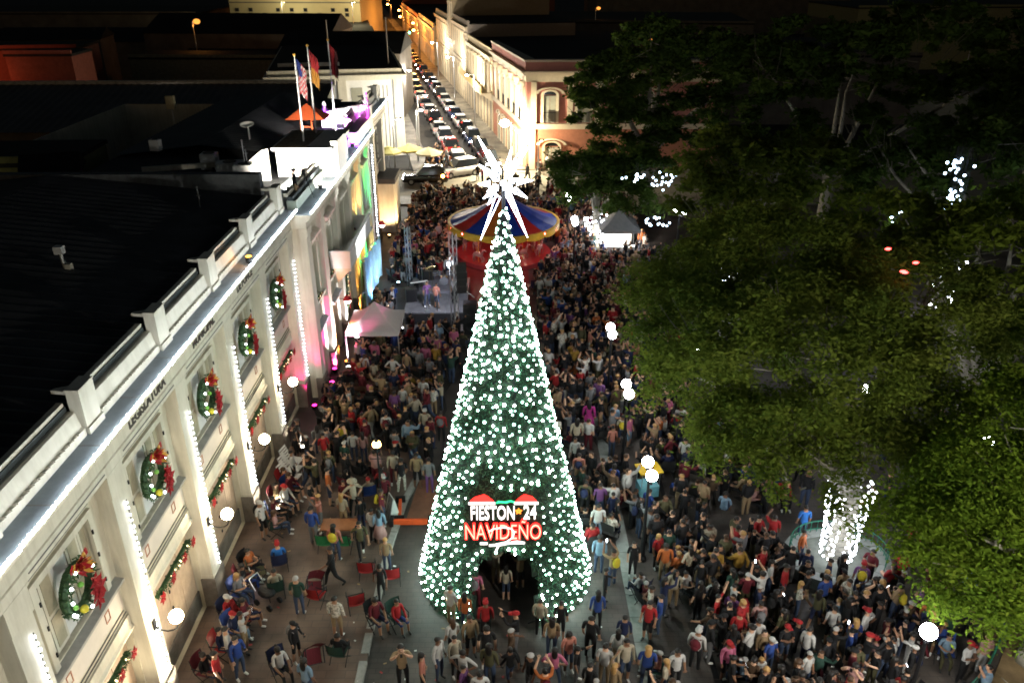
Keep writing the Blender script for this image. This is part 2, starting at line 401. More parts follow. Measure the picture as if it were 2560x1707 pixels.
for q in cb:
    f = MB()
    for (a, c, z0, z1) in ((q-.8, q-.62, 4.9, 7.75), (q+.62, q+.8, 4.9, 7.75), (q-.62, q+.62, 7.7, 7.9)): f.box(cx-.02, cx+.12, a, c, z0, z1)
    f.prism([(cx-.02, 8.02), (cx+.34, 8.06), (cx+.36, 8.2), (cx-.02, 8.34)], q-1.0, q+1.0)
    f.box(cx-.02, cx+.2, q-.95, q-.8, 7.6, 8.02); f.box(cx-.02, cx+.2, q+.8, q+.95, 7.6, 8.02)
    fo = hp(f, 'window', cream2)
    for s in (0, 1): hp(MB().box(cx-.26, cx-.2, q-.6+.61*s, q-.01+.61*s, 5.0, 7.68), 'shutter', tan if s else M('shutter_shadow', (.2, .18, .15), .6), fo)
    d = MB(); d.box(cx-.3, cx-.24, q-.78, q-.03, .02, 3.28); d.box(cx-.3, cx-.24, q+.03, q+.78, .02, 3.28)
    hp(d, 'door_leaf', planks)
    hp(MB().prism([(cx-.02, 3.34), (cx+.3, 3.4), (cx+.3, 3.52), (cx-.02, 3.6)], q-1.0, q+1.0), 'lintel', M('ledge_blue_grey', (.4, .45, .5), .6))
hp(MB().prism([(cx-.02, 4.62), (cx+.18, 4.66), (cx+.18, 4.8), (cx-.02, 4.86)], c0, c1), 'string_course', cream2)
bal = hp(MB().box(cx-.02, -8.45, 41.0, 47.9, 4.87, 5.02), 'balcony', cream2)
bb = MB().box(-8.57, -8.45, 41.0, 47.9, 5.02, 5.95).box(cx, -8.57, 41.0, 41.1, 5.02, 5.95).box(cx, -8.57, 47.8, 47.9, 5.02, 5.95).box(-8.6, -8.40, 40.95, 47.95, 5.95, 6.03).box(cx, -8.6, 40.95, 41.12, 5.95, 6.03)
hp(bb, 'balustrade', white, bal)
for y in (41.6, 44.4, 47.3):
    hp(MB().prism([(cx, 4.0), (cx+.25, 4.1), (-8.6, 4.75), (-8.6, 4.868), (cx, 4.868)], y-.18, y+.18), 'bracket', cream2, bal)
# roof blocks above the centre
rp = MB(); rp.box(-12.2, -9.3, 42.6, 47.2, 9.641, 11.06)
pav = hp(rp, 'roof_pavilion', white)
hp(MB().box(-12.4, -9.15, 42.45, 47.3, 11.062, 11.2), 'pavilion_coping', white, pav)
pk = MB()
for i in range(9): pk.box(-12.25+.19*i, -12.07+.19*i, 42.7, 47.0, 11.202, 11.235 + R.random()*.02)
hp(pk, 'roof_plank', M('weathered_planks', (.27, .23, .17), .8, var=.4), pav)
hp(MB().box(-9.29, -8.95, 42.7, 44.9, 9.641, 11.5), 'pavilion_pier', white, pav)
at = MB(); at.prism([(-12.7, 9.3), (-9.3, 9.3), (-9.3, 11.05), (-9.9, 11.15), (-12.1, 10.75), (-12.7, 10.7)], 56.2, 57.0)
at.box(-10.0, -9.3, 50.5, 56.2, 9.641, 10.4)
atw = hp(at, 'attic_wall', white)
for x, zt in ((-12.5, 11.2), (-9.62, 11.75)):
    hp(MB().lathe([(.2, 0), (.2, .5), (.26, .55), (.26, .62), (.12, .7), (.14, .95), (.05, 1.1)], (x, 56.6, zt-1.0), 10), 'pinnacle', white, atw)
tx = text('date_lettering', '1846', .42, MATS['letter_bronze'], atw, (-11.0, 56.18, 10.35), (rad(90), 0, 0), .01, .01)
for x in (-12.45, -11.6): hp(MB().box(x-.5, x+.35, 47.6, 47.9, 9.65, 10.7), 'roof_screen', white, pav)
# roofs
rf = MB(); ys = np.arange(5.0, 36.0, .26); prev = None
for i, y in enumerate(ys):
    h = .10 if i % 2 else 0.
    cur = ((-10.9, y, 10.33+h), (-20.5, y, 11.35+h), (-31, y, 10.2+h))
    if prev:
        rf.quad(prev[0], cur[0], cur[1], prev[1]); rf.quad(prev[1], cur[1], cur[2], prev[2])
    prev = cur
hp(rf, 'corrugated_roof', roofh)
hp(MB().box(-31, -11.2, 36.0, 36.5, 9.5, 11.42), 'roof_parapet', M('dark_parapet', (.13, .14, .15), .8, var=.3))
hp(MB().box(-31, -11.02, 5.6, 36, 9.4, 9.86), 'roof_deck', roofg)
rf = MB(); ys = np.arange(47.5, 67.0, .25); prev = None
for i, y in enumerate(ys):
    h = .05 if i % 2 else 0.
    cur = ((-13.2, y, 9.75+h), (-18, y, 10.3+h), (-23, y, 9.7+h))
    if prev:
        rf.quad(prev[0], cur[0], cur[1], prev[1]); rf.quad(prev[1], cur[1], cur[2], prev[2])
    prev = cur
hp(rf, 'corrugated_roof', roofh)
hp(MB().box(-23, -11.2, 36.5, 67.1, 9.1, 9.6), 'roof_deck', roofg)
hp(MB().prism([(-14.1, 9.61), (-12.45, 9.61), (-12.45, 11.25), (-12.75, 11.2), (-14.0, 10.25)], 41.9, 42.15), 'stair_wall', white)
hp(MB().box(-31, -10.41, 5.9, 6.0, 0, 9.4).box(-31, -30.9, 6, 67.2, 0, 9.4).box(-31, -10.41, 67.1, 67.2, 0, 9.4), 'rear_wall', cream)
# porch at the far wing
po = hp(MB().box(-10.4, -8.85, 62.6, 66.2, 4.0, 4.4), 'porch', M('porch_dark', (.07, .07, .075), .7))
hp(MB().box(-10.4, -9.0, 62.7, 66.1, 0.0, 3.998), 'porch_wall', cream2, po)
# ------------------------------------------------------------------ lights strung on the hall
def light_string(pts, step, r, label, group, em=None, cat='string lights', name='light_string'):
    em = em or Ewhite
    root = thing(name, label, cat, pts[0], 0, group)
    o = Vector(pts[0]); wv = MB(); bu = MB()
    P = [Vector(p) - o for p in pts]
    wv.tube(P, .012, 4); wv.build('wire', iron, root)
    for a, b in zip(P[:-1], P[1:]):
        n = max(1, int((b-a).length/step))
        for i in range(n):
            c = a + (b-a)*((i+.5)/n); j = Vector((R.uniform(-.3,.3), R.uniform(-.3,.3), R.uniform(-.3,.3)))*r
            bu.ball(c+j, r*R.uniform(.8,1.15), 5, 3)
    bo = bu.build('bulb', em, root); bo['kind'] = 'stuff'
    return root
Ecor = E('cornice_led', (.88, .95, 1.), 30.)
Estr = E('string_led', (.95, .97, 1.), 76.)
gs = 'light strings running down the pilasters of the hall'
names = ['nearest pilaster under the reeded capital', 'pilaster before the LEGISLATURA bay', 'pilaster between LEGISLATURA and MUNICIPAL', 'pilaster after the word MUNICIPAL', 'pilaster after the word PONCE', 'pilaster at the corner of the central block']
for i, p in enumerate(P1):
    light_string([(-9.93, p+.12, 7.62), (-9.93, p+.12, 1.45)], .19, .042, 'white light string down the ' + names[i], gs)
light_string([(-9.57, 6.2, 9.905), (-9.57, 35.6, 9.905)], .105, .044, 'bright white light string along the cornice edge of the wing with lettering', 'light strings along the cornice', Ecor)
light_string([(-8.95, 35.65, 9.72), (-8.95, 54.6, 9.72)], .12, .044, 'white light string along the cornice of the projecting centre block', 'light strings along the cornice', Ecor)
light_string([(-9.57, 54.8, 9.905), (-9.57, 67.0, 9.905)], .16, .045, 'white light string along the cornice of the wing past the balcony', 'light strings along the cornice')
light_string([(-9.1, 54.4, 8.9), (-9.1, 54.4, 2.2)], .2, .055, 'white light string hanging at the far corner of the centre block', gs)
light_string([(-9.62, 56.6, 11.9), (-9.4, 55.6, 10.5), (-9.5, 54.2, 9.8)], .1, .05, 'magenta light string draped from the roof pinnacle', 'coloured light strings on the roof', E('magenta_led', (1, .05, .75), 9.))
light_string([(-12.4, 56.1, 11.0), (-12.3, 55.9, 9.7)], .1, .06, 'violet light string on the attic wall behind the pavilion', 'coloured light strings on the roof', E('violet_led', (.35, .08, 1), 9.))
# wreaths ------------------------------------------------------------
leafg2 = M('garland_light_green', (.07, .13, .05), .6, var=.3, scale=9)
Ebulb = E('wreath_led', (.9, .97, 1), 14.)
baub = M('yellow_bauble', (.7, .6, .05), .25, var=0); baubg = M('green_bauble', (.2, .5, .08), .25, var=0)
def petal_flower(mb, c, r, n, nx=(1, 0, 0)):
    for ring, (k, rr) in enumerate(((n, r), (n-1, r*.62))):
        for i in range(k):
            t = 2*pi*i/k + ring*.4
            d = Vector((.22+.15*ring, cos(t), sin(t))); s = Vector((0, -sin(t), cos(t)))
            b = Vector(c); tip = b + d*rr; mid = b + d*rr*.5 + Vector((.05, 0, 0))
            mb.add([b, mid + s*rr*.24, tip, mid - s*rr*.24], [(0, 1, 2, 3)])
def wreath_meshes(seed):
    q = random.Random(seed); g = MB(); g.mat(0)
    for i in range(520):
        t = q.uniform(0, 2*pi); a = q.uniform(0, 2*pi); rr = .26*math.sqrt(q.random())
        c = Vector((.12 + rr*sin(a)*.6, (.72+rr*cos(a))*cos(t), (.72+rr*cos(a))*sin(t)))
        d = Vector((q.uniform(.0, 1.), q.uniform(-1, 1), q.uniform(-1, 1))).normalized(); e = d.orthogonal().normalized()
        L = q.uniform(.1, .2); g.mat(0 if q.random() < .7 else 1)
        g.add([c - e*.028, c + d*L*.5 - e*.02 + Vector((.01, 0, 0)), c + d*L, c + e*.028], [(0, 1, 2, 3)])
    g.mat(0)
    pr = []
    for j in range(20):
        t = 2*pi*j/20; t2 = 2*pi*(j+1)/20
        g.bar((.06, .72*cos(t), .72*sin(t)), (.06, .72*cos(t2), .72*sin(t2)), .13, 6)
    bo = MB()
    for s in (-1, 1):
        for k in range(3):
            y = s*(.14+.13*k); z = .80 + .06*k
            lp = [(.22, 0, .74), (.40, y, z+.22), (.36, y+s*.12, z+.05), (.22, 0, .74)]
            bo.mat(k % 2)
            for a, b in zip(lp[:-1], lp[1:]):
                d = Vector((.0, .0, .075)); bo.quad(Vector(a)-d, Vector(b)-d, Vector(b)+d, Vector(a)+d)
    for k in range(30):
        t = q.uniform(0, 2*pi); bo.mat(0 if q.random() < .55 else 1); d = Vector((q.uniform(.15, .5), cos(t)*q.uniform(.2, .45), sin(t)*q.uniform(.2, .36))); b = Vector((.2, 0, .78)); s = Vector((0, -sin(t), cos(t)))*.075
        bo.add([b - s, b + d*.6 - s*1.2, b + d, b + d*.6 + s*1.2, b + s], [(0, 1, 2, 3, 4)])
    fl = MB(); petal_flower(fl, (.28, .50, -.48), .52, 7); petal_flower(fl, (.33, .40, -.12), .33, 6); petal_flower(fl, (.3, .44, -.84), .36, 6)
    bl = MB(); bl.mat(0).ball((.3, -.28, -.55), .13, 10, 7); bl.mat(1).ball((.28, -.1, .22), .09, 8, 6); bl.ball((.3, -.62, -.18), .08, 8, 6)
    lt = MB()
    for t in (1.9, 2.6, 3.2, 3.75, 4.3, 4.75, .5, 5.9, 3.5, 1.1): lt.ball((.3, .74*cos(t)+q.uniform(-.1, .1), .74*sin(t)+q.uniform(-.1, .1)), .052, 6, 4)
    return g, bo, fl, bl, lt
wg, wb, wf, wbl, wlt = wreath_meshes(3)
wr = thing('wreath', 'x', 'wreath', (-10.28, B1[1]+.15, 6.86), 0, 'large bowed wreaths hung on the upper windows')
wg.build('foliage', [leafg, leafg2], wr)['kind'] = 'stuff'
bw = wb.build('bow', [redv, gold], wr); wf.build('poinsettia', redv, wr, False)
for i, f in enumerate(wbl.f[:0]): pass
def ballpart(name, c, r, m, par): MB().ball(c, r, 10, 7).build(name, m, par, True)
ballpart('bauble', (.3, -.28, -.55), .13, baub, wr); ballpart('bauble', (.28, -.1, .22), .09, baubg, wr); ballpart('bauble', (.3, -.62, -.18), .08, baubg, wr)
lme = None; q = random.Random(5)
for t in (1.9, 2.6, 3.2, 3.75, 4.3, 4.75, .5, 5.9, 3.5, 1.1):
    p = (.3, .74*cos(t)+q.uniform(-.1, .1), .74*sin(t)+q.uniform(-.1, .1))
    if lme is None: lme = MB().ball((0, 0, 0), .052, 6, 4).mesh('wreath_bulb', Ebulb)
    obj('bulb', lme, wr, p)
wl_ = ['window of the first full bay nearest the camera', 'window under the LEGISLATURA lettering', 'window under the MUNICIPAL lettering', 'window under the DE PONCE lettering', 'last window before the central block']
wr.scale = (.8, .8, .8); wr.location.y = B1[1] - .02
wr['label'] = 'red-bowed green wreath with poinsettia on the ' + wl_[0]
for i in (1, 2, 3, 4):
    dup(wr, (-10.28, B1[i+1]-.02, 6.86), 0, 'red-bowed green wreath with poinsettia on the ' + wl_[i])
# garlands over the ground-floor doors
def garland_mb(L, seed):
    q = random.Random(seed); g = MB(); b = MB(); l = MB()
    for i in range(int(L*150)):
        y = q.uniform(-L/2, L/2); c = Vector((.08+q.uniform(-.08, .1), y, .05*cos(y*5)+q.uniform(-.12, .12)))
        d = Vector((q.uniform(0, 1), q.uniform(-1, 1), q.uniform(-1, .6))).normalized(); e = d.orthogonal().normalized(); ll = q.uniform(.08, .16)
        g.mat(0 if q.random() < .75 else 1); g.add([c - e*.02, c + d*ll, c + e*.02], [(0, 1, 2)])
    g.mat(0).bar((.04, -L/2, 0), (.04, L/2, 0), .07, 6)
    for y in (-L/2, -L/6, L/5, L/2): petal_flower(b, (.17, y, q.uniform(-.08, .05)), .22, 6)
    for i in range(9): l.ball((.17, q.uniform(-L/2, L/2), q.uniform(-.1, .1)), .025, 5, 3)
    return g, b, l
g, b, l = garland_mb(2.5, 9)
ga = thing('garland', 'x', 'garland', (-10.33, B1[1]+.0, 3.42), 0, 'garlands above the ground floor doors')
g.build('foliage', [leafg, leafg2], ga)['kind'] = 'stuff'; b.build('poinsettia', redv, ga); l.build('bulb', E('warm_led', (1, .75, .4), 6.), ga)['kind'] = 'stuff'
wl2 = ['nearest door bay, cut by the frame edge', 'door below the LEGISLATURA lettering', 'door below the MUNICIPAL lettering', 'door below the DE PONCE lettering', 'door beside the central block']
ga['label'] = 'green garland with red poinsettias above the ' + wl2[0]
for i in (1, 2, 3, 4): dup(ga, (-10.33, B1[i+1], 3.42), 0, 'green garland with red poinsettias above the ' + wl2[i])
for i, qy in enumerate(cb):
    if i in (0, 1, 3): dup(ga, (cx+.1, qy, 4.95 if i != 3 else 5.1), 0, ['small garland on the sill of the first centre block window', 'small garland on the window before the balcony', 'x', 'small garland on the window past the balcony'][i], .5)
dg = dup(ga, (cx+.3, 43.0, 3.0), 0, 'long garland hanging beside the door under the balcony', .8); dg.rotation_euler = (rad(80), 0, 0)
# globe wall lamps
wlmp = thing('wall_lamp', 'x', 'wall lamp', (-9.98, P1[1], 3.4), 0, 'globe lamps on the pilasters')
br = MB(); br.cbox((.02, 0, 0), (.02, .07, .16))
pts = [(.03, 0, -.05)] + [(.35+.33*cos(pi+t), 0, -.02+.24*sin(pi+t)) for t in np.linspace(0, pi, 7)] + [(.68, 0, .05)]
br.tube(pts, .022, 5); br.lathe([(.03, 0), (.09, .04), (.09, .07)], (.68, 0, .05), 8)
br.build('bracket', iron, wlmp); MB().ball((.68, 0, .29), .195, 16, 10).build('globe', Ewarm, wlmp, True)
wlmp['label'] = 'lit white globe lamp on the nearest lit pilaster'
for i, t in ((2, 'pilaster between LEGISLATURA and its neighbour bay'), (3, 'pilaster below the gap after MUNICIPAL'), (4, 'pilaster after the DE PONCE bay'), (0, 'pilaster at the frame edge')):
    dup(wlmp, (-9.98, P1[i], 3.4), 0, 'lit white globe lamp on the ' + t)
for yy, lb in ((41.4, 'red-shaded lit lantern on the wall beside the white tent'), (55.2, 'red-shaded lit lantern behind the stage backdrop')):
    o = thing('wall_lamp', lb, 'wall lamp', (-9.2, yy, 3.0), 0, 'globe lamps on the pilasters')
    MB().bar((-.25, 0, .1), (.3, 0, .1), .02).build('bracket', iron, o)
    MB().ball((.3, 0, 0), .2, 10, 7).build('globe', E('rose_globe', (1, .45, .4), 14.), o, True); MB().lathe([(.26, .05), (.1, .28)], (.3, 0, 0), 10).build('lamp_shade', redv, o)
# floodlights at the foot of the facade (spot lamps in cans)
def flood(loc, tgt, power, col, label, spot=70, size=.12):
    o = thing('floodlight', label, 'floodlight', loc, 0, 'floodlights aimed at the building')
    MB().lathe([(.1, 0), (.13, .05), (.13, .22), (.10, .24)], (0, 0, 0), 10).build('housing', black, o)
    lf = MB().ball((0, 0, .25), (.12, .12, .03), 10, 4).build('lens', E('lens_%d_%d_%d' % tuple(int(c*9) for c in col), col, 8.), o)
    L = lamp('flood_lamp', 'SPOT', (0, 0, .34), power, col, size, o, spot=spot)
    d = Vector(tgt) - Vector(loc) - Vector((0, 0, .34)); L.rotation_euler = d.to_track_quat('-Z', 'Y').to_euler()
    return o
flood((-9.55, 34.5, .05), (-9.9, 35.0, 6.), 900, (1, .02, .25), 'pink floodlight at the base of the pilaster next to the centre block')
flood((-9.15, 36.9, .05), (-9.6, 37.2, 5.), 2000, (1, .04, .35), 'pink floodlight under the first centre block window')
flood((-8.8, 39.3, .05), (-9.6, 39.6, 4.), 1800, (1, .3, .05), 'orange floodlight by the doors behind the tent')
flood((-9.1, 46.2, .05), (-9.6, 46.5, 4.), 2400, (1, .38, .05), 'orange floodlight below the balcony end')
flood((-8.98, 50.2, .05), (-9.4, 50.2, 6.), 11000, (.05, 1, .2), 'green floodlight washing the pilaster past the balcony', 80)
flood((-8.7, 48.5, 5.05), (-9.55, 49.9, 8.), 500, (1, .5, .15), 'amber floodlight on the balcony floor', 90)
flood((-6.3, 43.6, .05), (-8.5, 44.4, 5.6), 9000, (.95, .98, 1), 'white floodlight aimed up at the balcony front', 36)
flood((-10.9, 39.6, 9.7), (-11.0, 42.6, 10.6), 5200, (1, .93, .78), 'white floodlight on the walkway facing the roof pavilion', 120)
flood((-11.0, 49.6, 9.7), (-10.9, 56.2, 10.8), 7500, (1, .95, .88), 'white floodlight facing the attic wall', 110)
flood((-13.4, 41.2, 9.7), (-11, 43, 10.9), 3200, (1, .92, .75), 'white floodlight on the roof beside the pavilion', 130)
flood((-10.3, 53.2, 9.7), (-9.9, 56.2, 10.4), 700, (.7, .05, 1), 'purple floodlight at the roof edge', 110)
flood((-9.4, 46.9, 9.7), (-9.5, 49, 10.2), 900, (1, .03, .15), 'red floodlight beside the roof pavilion', 120)
flood((-8.0, 63.4, .05), (-9.4, 64, 3.), 900, (1, .6, .25), 'amber floodlight in front of the far porch', 110)
flood((-9.75, 28.75, 9.87), (-10.6, 27.0, 10.3), 30, (1, .4, .1), 'small orange floodlight on the walkway above DE PONCE', 150)
flood((-9.4, 14.4, .13), (-10.3, 14.6, 5.), 450, (1, .83, .55), 'warm floodlight at the nearest door bay', 120)
flood((-9.3, 19.3, .13), (-10.3, 19.4, 5.), 200, (1, .85, .6), 'warm floodlight below the LEGISLATURA bay', 120)

for i, t in ((2, 'LEGISLATURA'), (3, 'MUNICIPAL'), (4, 'DE PONCE')):
    flood((-9.25, P1[i], .13), (-10.2, P1[i], 8.), 420, (1, .9, .7), 'warm uplight at the foot of the pilaster before the %s end' % t, 110)
flood((-9.25, P1[1], .13), (-10.2, P1[1], 8.), 520, (1, .88, .66), 'warm uplight at the foot of the nearest lit pilaster', 110)

flood((-9.4, 39.9, 9.7), (-9.3, 42.6, 10.4), 1800, (1, .93, .8), 'small white floodlight at the roof edge before the pavilion pier', 120)
flood((-9.45, 49.6, 9.72), (-9.6, 52.5, 10.2), 500, (.45, .1, 1), 'violet floodlight on the roof gutter behind the balcony', 130)

flood((-9.3, 38.4, .05), (-8.3, 39.9, 2.8), 1500, (1, .10, .34), 'pink floodlight tilted towards the white tent', 60)
flood((-8.98, 48.4, .05), (-9.5, 48.6, 5.), 1500, (1, .5, .1), 'yellow floodlight under the far balcony end', 70)

flood((-8.6, 38.6, .05), (-9.6, 38.9, 6.5), 3400, (.92, .93, 1), 'white floodlight added behind the tent to brighten the centre block', 70)  # this and the next white flood are added to brighten the centre block
flood((-8.75, 42.3, .05), (-9.6, 42.4, 7.), 2200, (.92, .93, 1), 'white floodlight added beside the tent to brighten under the balcony', 60)

flood((-9.35, 61.2, .05), (-9.7, 62.7, 2.6), 700, (1, .62, .3), 'amber floodlight facing the near side of the porch', 100)
flood((-9.45, 53.0, .05), (-9.5, 53.6, 5.), 900, (1, .72, .3), 'amber floodlight at the last pilaster of the centre block', 60)
# ------------------------------------------------------------------ Christmas tree
TX, TY, TR, TH = -0.1, 22.9, 3.10, 13.7
xt = thing('christmas_tree', 'tall cone Christmas tree covered in white bulbs with an arched doorway', 'Christmas tree', (TX, TY, 0))
def cone_r(z): return TR*(1 - z/13.95)
def in_door(t, z):      # the arch faces the camera (-y)
    x = cone_r(z)*cos(t); y = cone_r(z)*sin(t)
    if y > 0: return False
    h = 2.95
    return abs(x) < 1.08*math.sqrt(max(0., 1 - max(0., (z-1.5)/(h-1.5))**2)) and z < h
sh = MB(); nT, nZ = 72, 40
for j in range(nZ):
    z0, z1 = .25 + (TH-.25)*j/nZ, .25 + (TH-.25)*(j+1)/nZ
    for i in range(nT):
        t0, t1 = 2*pi*i/nT, 2*pi*(i+1)/nT
        if in_door((t0+t1)/2, (z0+z1)/2): continue
        sh.quad(*[((cone_r(z)-.07)*cos(t), (cone_r(z)-.07)*sin(t), z) for t, z in ((t0, z0), (t1, z0), (t1, z1), (t0, z1))])
sh.build('netting', M('tree_netting', (.006, .014, .008), .9, var=.2), xt)
fm = MB()
for i in range(12):
    t = 2*pi*(i+.5)/12
    zz = 2.95 if in_door(t, .5) else 0
    fm.bar(((cone_r(zz)-.12)*cos(t), (cone_r(zz)-.12)*sin(t), zz), (.05*cos(t), .05*sin(t), TH-.1), .03, 4)
for z in (.28, 3.1, 6, 9):
    r = cone_r(z)-.12
    for i in range(24):
        a, b = 2*pi*i/24, 2*pi*(i+1)/24
        if z < 2.9 and in_door((a+b)/2, z): continue
        fm.bar((r*cos(a), r*sin(a), z), (r*cos(b), r*sin(b), z), .025, 4)
fm.bar((0, 0, 0), (0, 0, TH+.5), .06, 6)
fm.build('steel_frame', iron, xt)
# tinsel foliage: short needles over the cone
N = 46000
zz = TH*(1 - np.sqrt(NR.rand(N))) ; zz = np.clip(zz, .08, TH-.1); th = NR.rand(N)*2*pi
keep = np.array([not in_door(a, b) and (sin(a) < .75) for a, b in zip(th, zz)]); zz = zz[keep]; th = th[keep]; N = len(zz)
seam = np.abs(((th*12/(2*pi)) % 1.) - .5); keep = ~((seam > .46) & (NR.rand(N) < .7)); zz = zz[keep]; th = th[keep]; N = len(zz)
rr = TR*(1 - zz/13.95)
base = np.stack([rr*np.cos(th), rr*np.sin(th), zz], 1); nrm = np.stack([np.cos(th), np.sin(th), np.full(N, .2)], 1)
d = nrm*NR.uniform(.3, 1, (N, 1)) + NR.normal(0, .7, (N, 3)); d /= np.linalg.norm(d, axis=1)[:, None]
L = NR.uniform(.07, .17, (N, 1)); e = np.cross(d, NR.normal(0, 1, (N, 3))); e /= np.linalg.norm(e, axis=1)[:, None]
base = base - nrm*.05
V = np.stack([base - e*.014, base + e*.014, base + d*L], 1).reshape(-1, 3)
def npmesh(name, V, k, mats, midx=None):
    n = len(V)//k; me = bpy.data.meshes.new(name)
    me.vertices.add(len(V)); me.vertices.foreach_set('co', np.ascontiguousarray(V, dtype=np.float32).ravel())
    me.loops.add(len(V)); me.loops.foreach_set('vertex_index', np.arange(len(V), dtype=np.int32))
    me.polygons.add(n); me.polygons.foreach_set('loop_start', np.arange(0, len(V), k, dtype=np.int32))
    for m in mats: me.materials.append(m)
    if midx is not None: me.polygons.foreach_set('material_index', np.ascontiguousarray(midx, dtype=np.int32))
    me.update(calc_edges=True); me.validate(); return me
o = obj('foliage', npmesh('tinsel', V, 3, [M('tinsel_green', (.04, .135, .072), .45, var=.3, scale=6), M('tinsel_dark', (.05, .08, .03), .6, var=.3, scale=6)], (NR.rand(N) < .4).astype(int)), xt); o['kind'] = 'stuff'
# bulbs
Etree = E('tree_bulb', (.78, 1., .93), 62.)
bp = []; z = .3
while z < TH-.02:
    r = cone_r(z); n = max(5, int(2*pi*r/(.315 if z < 6 else .27 if z < 9 else .22)))
    for i in range(n):
        t = 2*pi*(i + R.uniform(-.32, .32))/n + z*1.7; q = z + R.uniform(-.13, .13)
        if in_door(t, q) or sin(t) > .85: continue
        if abs(r*cos(t)) < 1.2 and sin(t) < 0 and 3.1 < q < 5.0: continue
        if min(abs(((t*12/(2*pi)) % 1.) - .0), 1) < .05 and R.random() < .6: continue
        if .12 < t % (2*pi/6) < .2 and R.random() < .5: continue
        bp.append((r*cos(t)*1.02, r*sin(t)*1.02 - .01, q, t))
    z += .262 if z < 6 else .23 if z < 9 else .17 if z < 11 else .13
bm_ = MB().ball((0, 0, 0), .036, 6, 4).mesh('tree_bulb', Etree)
Etree2 = E('tree_bulb_dim', (.50, 1., .78), 16.); bm2_ = MB().ball((0, 0, 0), .036, 6, 4).mesh('tree_bulb_dim', Etree2)
bp.sort(key=lambda p: (p[3] % (2*pi) < pi, p[2]))          # the side towards the camera first, lowest first
rest = MB()
for i, (x, y, z, t) in enumerate(bp):
    s = R.uniform(.6, 1.4)
    if i < 300:
        o = obj('bulb', bm_ if R.random() < .56 else bm2_, xt, (x, y, z)); o.scale = (s, s, s)
    else: rest.mat(0 if R.random() < .56 else 1).ball((x, y, z), .037*s, 5, 4)
rest.build('bulb', [Etree, Etree2], xt)['kind'] = 'stuff'
# star burst on top
Estar = E('star_led', (.82, .90, 1.), 24.)
spx = [(rad(-62), rad(215), 1.75), (rad(-60), rad(325), 1.7), (rad(58), rad(20), 1.7), (rad(60), rad(165), 1.5)]
star = thing('star', None, None, (0, 0, TH+.72)); star.parent = xt
MB().ball((0, 0, 0), .09, 10, 7).build('core', Estar, star)
spikes = []
for k in range(5):
    for i in range((1, 4, 6, 5, 0)[k]):
        el = (80, 42, 2, -36, -62)[k] + R.uniform(-7, 7); az = 360*i/(1, 4, 6, 5, 1)[k] + k*27 + R.uniform(-9, 9)
        spikes.append((rad(el), rad(az), R.uniform(.95, 1.3) if k in (0, 1, 4) else R.uniform(.6, 1.05)))
for el, az, Ls in spikes + spx:
    d = Vector((cos(el)*cos(az), cos(el)*sin(az), sin(el))); u = d.orthogonal().normalized(); w = d.cross(u); s = MB()
    ring = [d*.40 + (u*cos(a) + w*sin(a))*.10 for a in (0, pi/2, pi, 3*pi/2)]
    for j in range(4):
        s.bar(ring[j], d*Ls, .010, 4); s.bar(ring[j], ring[(j+1) % 4], .007, 3)
    s.build('spike', Estar, star)
# neon sign over the arch
sg = thing('neon_sign', 'red and white neon sign above the arch of the Christmas tree', 'neon sign', (-.16, 20.60, 4.02))
Er = E('neon_red', (1., .02, .015), 5.); Ew = E('neon_white', (1., .90, .84), 2.6); Eg = E('neon_green', (.04, 1., .3), 2.6); Eo = E('neon_orange', (1, .25, .03), 3.)
fr = MB()
for z in (-.75, 0, .75): fr.bar((-1.1, .08, z), (1.1, .08, z), .02, 4)
for x in (-1.05, 0, 1.05): fr.bar((x, .1, -.8), (x, .1, .85), .02, 4)
fr.build('mounting_frame', iron, sg)
rx = (rad(90), 0, 0)
text('lettering', 'FIESTON', .74, Ew, sg, (-.32, -.02, .40), rx, .03, .002, .50)
text('lettering', "24", .74, Ew, sg, (.86, -.02, .42), rx, .03, .004, .58)
text('lettering', 'NAVIDEÑO', .86, Er, sg, (0, -.02, -.33), rx, .03, .026, .56)
text('lettering', 'NAVIDEÑO', .86, E('neon_rose', (1., .30, .2), 4.), sg, (0.0, -.06, -.33), rx, .008, -.012, .56)
def hat(x, w, sgn):
    h = MB(); h.mat(0).prism([(x-w, .86), (x+w, .86), (x+w*.55, 1.02), (x+sgn*w*.2, 1.1), (x-w*.6, 1.0)], -.02, .05)
    h.mat(1).bar((x-w-.06, -.03, .81), (x+w+.06, -.03, .81), .045, 6); h.build('santa_hat', [Er, Ew], sg)
hat(-.66, .36, 1); hat(.74, .32, -1)
gl = MB(); gl.tube([(-.2, -.02, .82), (-.05, -.02, .86), (.1, -.02, .83), (.25, -.02, .89), (.36, -.02, .84)], .03, 5); gl.tube([(-.15, -.02, .88), (0, -.02, .83), (.2, -.02, .88)], .025, 5)
gl.build('holly', Eg, sg)
sr = MB(); c = Vector((.50, -.03, .50))
for i in range(5):
    t = pi/2 + 2*pi*i/5; a = c + Vector((cos(t), 0, sin(t)))*.11; b = c + Vector((cos(t+pi*.8), 0, sin(t+pi*.8)))*.11; sr.bar(a, b, .02, 4)
sr.build('neon_star', Eo, sg)
bd = MB()
bd.tube([(-.45, -.08, -.26), (-.3, -.08, -.16), (0, -.08, -.10), (.26, -.08, -.14), (.36, -.08, -.28), (.32, -.08, -.5), (.1, -.08, -.68), (-.2, -.08, -.76), (-.45, -.08, -.84)], .022, 5)
bd.tube([(-.74, -.06, -.76), (-.5, -.06, -.76)], .045, 5); bd.tube([(-.45, -.06, -.84), (-.1, -.06, -.82), (.2, -.06, -.74), (.7, -.06, -.74), (.45, -.06, -.68), (.2, -.06, -.74)], .04, 5)
